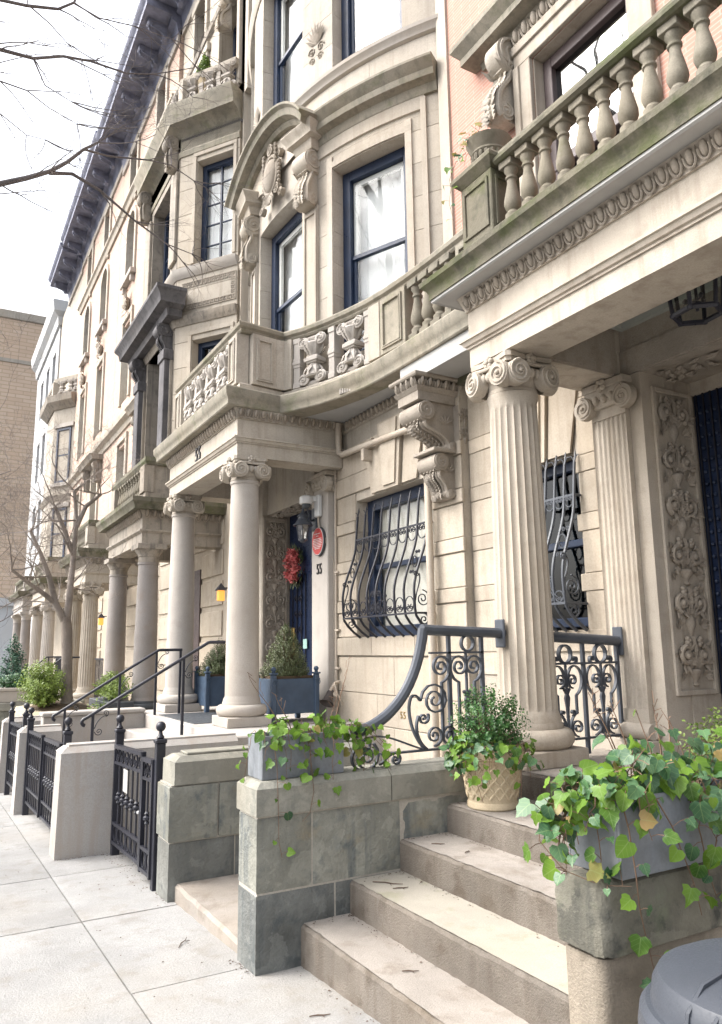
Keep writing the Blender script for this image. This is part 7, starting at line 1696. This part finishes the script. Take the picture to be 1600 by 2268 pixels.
shrub('bush', 'grassy green bush between the handrails and the granite columns', (2.28, 12.0, .25), (.2, .25, .55), 170, 12, .04, 'bush', seed=22, lump=.6)
bp_ = thing('planter_box', (2.9, 12.0, .3), 'dark slate planter box beside the granite column base', 'planter'); mb = MB(); mb.box(2.45, 2.85, 12.1, 13.6, .2, .78, .01); mb.build('box', M_['slate'], bp_)
shrub('bush', 'yellow green bush in the dark planter before the granite columns', (2.65, 12.75, .78), (.22, .6, .42), 330, 12, .04, 'bush', seed=23, lump=.6)
kb2 = thing('planting_bed', (2.6, 11.6, .2), 'low rough tan stone kerb at the foot of the granite columns', 'kerb'); mb = MB(); mb.box(2.3, 2.95, 11.9, 12.2, -.6, .52, .04); mb.build('kerb', M_['bed'], kb2)
yw = thing('yard_wall', (1.0, 17, -.5), 'grey stone yard wall with planter box at the far left', 'wall'); mb = MB(); mb.box(1.25, 2.9, 16.6, 16.9, -1, .42, .01); mb.build('body', M_['blue'], yw); mb = MB(); mb.box(1.22, 2.9, 16.55, 16.95, .42, .58, .02); mb.build('coping', M_['blueL'], yw)
pb = thing('planter_box', (1.6, 16.75, .58), 'cream stone trough of leafy plants on the far grey wall', 'planter'); mb = MB(); mb.box(1.3, 2.15, 16.6, 16.9, .582, .80, .01); mb.box(1.27, 2.18, 16.57, 16.93, .80, .86, .01); mb.build('trough', M_['colm'], pb); shrub('', '', (1.72, 16.75, .84), (.45, .16, .28), 160, 10, .05, 'ivyD', seed=24, parent=pb, stem=False)
shrub('conifer', 'blue green conifer at the far left edge', (1.7, 18.6, .2), (.55, .55, 1.75), 600, 14, .06, 'fir', True, 25, 'tree')
for i, yv in enumerate((17.4, 19.9)): handrail(yv, 1.55, .62, 2.55, 1.42, 2.9, ('nearer' if i == 0 else 'farther') + ' black handrail of the stoop at the far left', ((1.62, -.3), (2.2, .1), (2.6, .3)))
for i, (y0, y1, lab) in enumerate(((15.4, 16.2, 'short black iron fence between the granite and the fluted columns'), (20.3, 21.6, 'black iron fence behind the small bare tree'))):
    t = thing('iron_fence', (3.0, y0, .4), lab, 'fence')
    mb = MB(); mb.box(2.99, 3.01, y0, y1, 1.38, 1.41); mb.box(2.99, 3.01, y0, y1, .55, .57); mb.build('rails', M_['iron'], t)
    for k in range(int((y1 - y0) / .1) + 1): mb = MB(); mb.tube([(3.0, y0 + .1 * k, .3), (3.0, y0 + .1 * k, 1.4)], .008, 5); mb.build('bar', M_['iron'], t)
LT2 = thing('porch_lamp', (4.2, 22.5, 2.4), 'small lit amber lamp between the far fluted columns', 'lantern'); lit_lamp(LT2, 4.1, 21.6, 2.25, 1.2)

# ================================================================== trees
def grow(mb, tw, p, d, L, rad, lev, r, spread=.6, minr=.004, up=.10, nseg=5, segs=6):
    pts, rr = [p], [rad]; q = Vector(p); dd = Vector(d).normalized()
    for i in range(nseg):
        dd = (dd + Vector((r.uniform(-.22, .22), r.uniform(-.22, .22), r.uniform(-.15, .15) + up))).normalized(); q = q + dd * (L / nseg); pts.append(q.copy()); rr.append(rad * (1 - .55 * (i + 1) / nseg))
    (mb if rad > minr * 2.2 else tw).tube(pts, rr, segs if rad > .02 else 4, cap=False)
    if lev <= 0: return
    for k in range(2 + (r.random() < .55) + (lev <= 2)):
        i = r.randint(2, nseg) if k else nseg; o = Vector((r.uniform(-1, 1), r.uniform(-1, 1), r.uniform(-.6, .9))).normalized(); nd = (dd * (1 - spread) + o * spread).normalized()
        grow(mb, tw, pts[i], nd, L * r.uniform(.55, .85), max(minr * .6, rr[i] * r.uniform(.5, .8)), lev - 1, r, spread, minr, up, nseg, segs)
tr = thing('street_tree', (2.0, 13.0, .7), 'small bare tree with grey trunk in the raised bed', 'tree'); r = random.Random(19); mb, lm, tw = MB(), MB(), MB()
tp = [(2.03, 13.0, .6), (2.0, 13.0, .85), (1.98, 13.0, 1.2), (1.97, 13.0, 1.5), (1.95, 13.0, 1.85), (1.92, 13.0, 2.1)]
mb.tube(tp, [.115, .092, .085, .082, .088, .075], 12); mb.build('trunk', M_['bark'], tr)
for b in ([(1.92, 13.0, 2.0), (1.75, 13.0, 2.32), (1.62, 12.95, 2.75), (1.47, 12.9, 3.1), (1.30, 12.9, 3.45)], [(1.94, 13.0, 2.05), (1.97, 13.05, 2.6), (2.0, 13.1, 3.1), (2.02, 13.1, 3.7), (1.95, 13.1, 4.2)], [(1.75, 13.0, 2.32), (1.5, 12.9, 2.5), (1.3, 12.8, 2.62), (1.05, 12.7, 2.8)], [(2.0, 13.1, 3.1), (1.85, 13.1, 3.5), (1.65, 13.0, 3.9)], [(2.02, 13.1, 3.6), (2.15, 13.1, 3.95), (2.4, 13.2, 4.2)]):
    lm.tube(b, [.062 * (1 - .16 * i) * (1 if b[0][2] < 2.2 else .7) for i in range(len(b))], 8)
    for i in range(1, len(b)):
        for k in range(2 if i < len(b) - 1 else 3): o = Vector((r.uniform(-1, 1), r.uniform(-1, 1), r.uniform(-.2, 1))); grow(lm, tw, Vector(b[i]), o, r.uniform(.45, .85), .016, 4, r, .55, .003, .05)
lm.build('limbs', M_['bark'], tr, sharp=60); tw.build('twigs', M_['bark'], tr, sharp=180, fix=False, kind='stuff')
# street tree whose trunk stands left of the view, limbs reaching over the pavement
tr = thing('street_tree', (-1.4, 8.0, -.2), 'bare street tree with dark limbs reaching in at the upper left', 'tree'); r = random.Random(77); mb, lm, tw = MB(), MB(), MB()
mb.tube([(-1.4, 8.0, -.3), (-1.42, 8.0, 1.5), (-1.35, 8.0, 3.2), (-1.25, 8.05, 4.6), (-1.2, 8.1, 6.0), (-1.1, 8.1, 7.5), (-1.2, 8.2, 9.5), (-1.0, 8.4, 12.0)], [.26, .21, .19, .17, .14, .11, .07, .03], 12); mb.build('trunk', M_['bark2'], tr)
LIMB = [([(-1.22, 8.1, 5.2), (-.6, 8.05, 5.8), (.05, 8.0, 6.18), (.29, 8.0, 6.35), (.54, 8.0, 6.50), (.76, 8.0, 6.65), (.93, 8.0, 6.82), (1.09, 8.0, 7.03), (1.23, 8.0, 7.16)], .052, .016),
 ([(1.09, 8.0, 7.03), (1.38, 8.15, 7.14), (1.87, 8.3, 7.35), (2.18, 8.45, 7.48), (2.52, 8.6, 7.46)], .016, .006), ([(.76, 8.0, 6.63), (1.0, 8.1, 6.76), (1.31, 8.2, 6.72), (1.75, 8.3, 6.51), (2.15, 8.4, 6.38), (2.49, 8.5, 6.39)], .028, .005),
 ([(-1.1, 8.1, 6.6), (-.5, 7.8, 7.2), (.02, 7.5, 7.5), (.18, 7.6, 7.59), (.5, 7.7, 7.7), (.8, 7.8, 7.93), (1.09, 7.9, 8.07), (1.51, 8.0, 8.16), (1.84, 8.1, 8.36), (2.36, 8.2, 8.74)], .034, .006), ([(.5, 7.7, 7.7), (.63, 7.7, 7.43), (.9, 7.7, 7.34)], .012, .004),
 ([(-1.1, 8.1, 7.3), (-.5, 7.8, 7.8), (-.02, 7.5, 8.04), (.39, 7.5, 8.12), (.69, 7.5, 8.22), (.84, 7.5, 8.37), (.89, 7.5, 8.6), (1.0, 7.5, 9.2)], .026, .012), ([(.85, 7.6, 8.45), (1.13, 7.7, 8.48), (1.54, 7.8, 8.64), (2.0, 7.9, 8.75)], .010, .004), ([(.43, 7.5, 8.12), (.62, 7.6, 8.10), (.81, 7.6, 7.94), (.96, 7.6, 7.81)], .009, .003),
 ([(-1.1, 8.1, 7.6), (-.5, 8.2, 8.1), (.08, 8.3, 7.92), (.22, 8.3, 7.76), (.5, 8.3, 7.75), (.74, 8.3, 7.62), (1.04, 8.3, 7.53)], .018, .004), ([(-1.1, 8.1, 7.8), (-.3, 8.4, 8.2), (.04, 8.5, 8.0), (.25, 8.5, 7.51), (.54, 8.5, 7.34), (.74, 8.5, 7.35)], .016, .004),
 ([(-1.2, 8.15, 8.5), (-.6, 7.6, 9.5), (.2, 7.0, 10.3), (1.2, 6.5, 11.0), (2.0, 6.0, 11.6)], .05, .01), ([(-1.2, 8.1, 6.0), (-1.6, 7.2, 7.2), (-1.6, 6.2, 8.6), (-1.2, 5.0, 10.0)], .06, .012), ([(-1.2, 8.1, 7.0), (-1.3, 9.2, 8.4), (-.8, 10.2, 9.6), (-.2, 11.0, 10.5)], .05, .01),
 ([(-1.1, 8.3, 10.5), (-1.3, 8.8, 11.5), (-1.2, 9.4, 12.6), (-1.6, 10.0, 13.8), (-1.4, 10.8, 15)], .10, .03), ([(-1.2, 9.2, 12.2), (-.8, 9.0, 13.2), (-1.0, 8.6, 14.4)], .06, .02), ([(-1.3, 8.9, 11.6), (-1.9, 9.6, 12.2), (-2.4, 10.4, 12.6), (-2.8, 11.3, 13.2)], .06, .02), ([(-1.1, 8.2, 9.6), (-1.6, 8.0, 10.8), (-2.0, 7.8, 12.0), (-2.2, 8.2, 13.5)], .07, .02), ([(-1.0, 8.4, 12.0), (-.9, 8.4, 13.2), (-1.2, 8.0, 14.5)], .03, .01)]
for b, r0, r1 in LIMB:
    n = len(b); jit = [Vector(p) for p in b]; lm.tube(jit, [.82 * (r0 + (r1 - r0) * i / (n - 1)) for i in range(n)], 8)
    for i in range(2, n):
        for k in range(1 if i < n - 1 else 3):
            o = (Vector(b[i]) - Vector(b[i - 1])).normalized() + Vector((r.uniform(-.9, .9), r.uniform(-.9, .9), r.uniform(-.8, .8))); grow(lm, tw, Vector(b[i]), o, r.uniform(.35, .75), min(.0075, r1 * 1.1 + .002), 1 + (r.random() < .5), r, .42, .0022, .0)
lm.build('limbs', M_['bark2'], tr, sharp=60); tw.build('twigs', M_['bark2'], tr, sharp=180, fix=False, kind='stuff')
for (x, y, h, lab, sd) in ((.15, 19.5, 8.5, 'bare street tree whose twigs cross the far end of the row', 5), (.0, 30.0, 10.0, 'distant bare street tree against the tan building', 6)):
    tr = thing('street_tree', (x, y, gz(y)), lab, 'tree'); r = random.Random(sd); mb, lm, tw = MB(), MB(), MB(); z0 = gz(y)
    mb.tube([(x, y, z0 - .2), (x + .05, y, z0 + 1.5), (x, y, z0 + 3.0), (x + .1, y, z0 + 4.5), (x, y, z0 + h * .75)], [.17, .14, .12, .09, .04], 10); mb.build('trunk', M_['bark2'], tr)
    for i in range(11): zz = z0 + 2.2 + (h - 4) * i / 10; a = i * 2.4; o = Vector((math.cos(a) * .8 + .45, math.sin(a), r.uniform(.25, .8))); grow(lm, tw, Vector((x + .03, y, zz)), o, r.uniform(1.1, 1.7), .03 * (1 - .04 * i), 4, r, .45, .0045, .05)
    lm.build('limbs', M_['bark2'], tr, sharp=60); tw.build('twigs', M_['bark2'], tr, sharp=180, fix=False, kind='stuff')

# ================================================================== fallen twigs and bits
r = random.Random(91)
def twig(x, y, z, L, a, label):
    t = place(None, 'fallen_twig', None, Matrix.Translation((x, y, z)), label, 'twig', 'fallen twigs on the steps and pavement'); mb = MB(); p = Vector((x, y, z + .004)); d = Vector((math.cos(a), math.sin(a), 0)); s_ = Vector((-d.y, d.x, 0)); mb.tube([p, p + d * L * .4 + s_ * L * .08, p + d * L * .7 + s_ * L * .03, p + d * L + s_ * L * .1], [.0025, .003, .0025, .0015], 5); mb.tube([p + d * L * .6, p + d * L * .7 - s_ * L * .15], .0015, 4); mb.build('stick', M_['twig'], t)
twig(2.10, 3.60, .355, .16, -.9, 'curved dry twig on the yellowed second step near the cheek wall'); twig(2.13, 3.45, .355, .08, -.4, 'short dry twig on the yellowed second step'); twig(2.42, 3.52, .515, .07, -.7, 'dry twig on the third step'); twig(2.46, 3.28, .515, .05, .4, 'tiny dry twig in the middle of the third step'); twig(1.86, 2.95, .195, .07, -.6, 'thin twig on the lowest step')
twig(1.30, 4.30, gz(4.3) + .001, .15, .9, 'forked twig on the pavement before the low area step'); twig(1.52, 3.15, gz(3.15) + .001, .09, -.4, 'dry twig on the pavement at the foot of the steps'); twig(1.28, 3.05, gz(3.05), .07, .6, 'small dry twig on the pavement left of the steps'); twig(1.62, 2.95, gz(2.95) + .001, .08, -1.2, 'thin forked twig beside the lowest riser')
mb = MB()
for i in range(900):
    k = r.random()
    if k < .22: x, y = r.uniform(1.40, 1.62), r.uniform(5.55, 6.85); z = gz(y)
    elif k < .42: i_ = r.randint(0, 3); x = noses[i_ + 1][0] - .012 - abs(r.gauss(0, .02)); y = 3.69 - abs(r.gauss(0, .5)); z = noses[i_][1] + .004
    elif k < .50: i_ = r.randint(0, 3); x = r.uniform(noses[i_][0] + .03, noses[i_ + 1][0]); y = 3.69 - abs(r.gauss(0, .03)); z = noses[i_][1] + .004
    elif k < .58: x = 1.73 - abs(r.gauss(0, .03)); y = r.uniform(2.2, 3.69); z = gz(y)
    elif k < .66: x = 1.49 - abs(r.gauss(0, .02)); y = r.choice((r.uniform(3.70, 3.97), r.uniform(5.17, 5.47))); z = gz(y)
    elif k < .72: x = r.uniform(1.06, 1.5); y = 6.93 - abs(r.gauss(0, .03)); z = gz(y)
    else: x, y = r.uniform(.0, 1.45), r.uniform(2.4, 9); z = gz(y)
    s_ = r.uniform(.002, .008); a = r.uniform(0, 6.3); d = Vector((math.cos(a), math.sin(a), 0)) * s_; e = Vector((-d.y, d.x, 0)) * r.uniform(.3, .8)
    p = Vector((x, y, z + .003)); mb.add([p - d, p + e, p + d, p - e + Vector((0, 0, .003))], [(0, 1, 2, 3)])
mb.build('litter', M_['twig'], kind='stuff', fix=False, label='scattered leaf crumbs and grit on the pavement and steps', cat='litter')
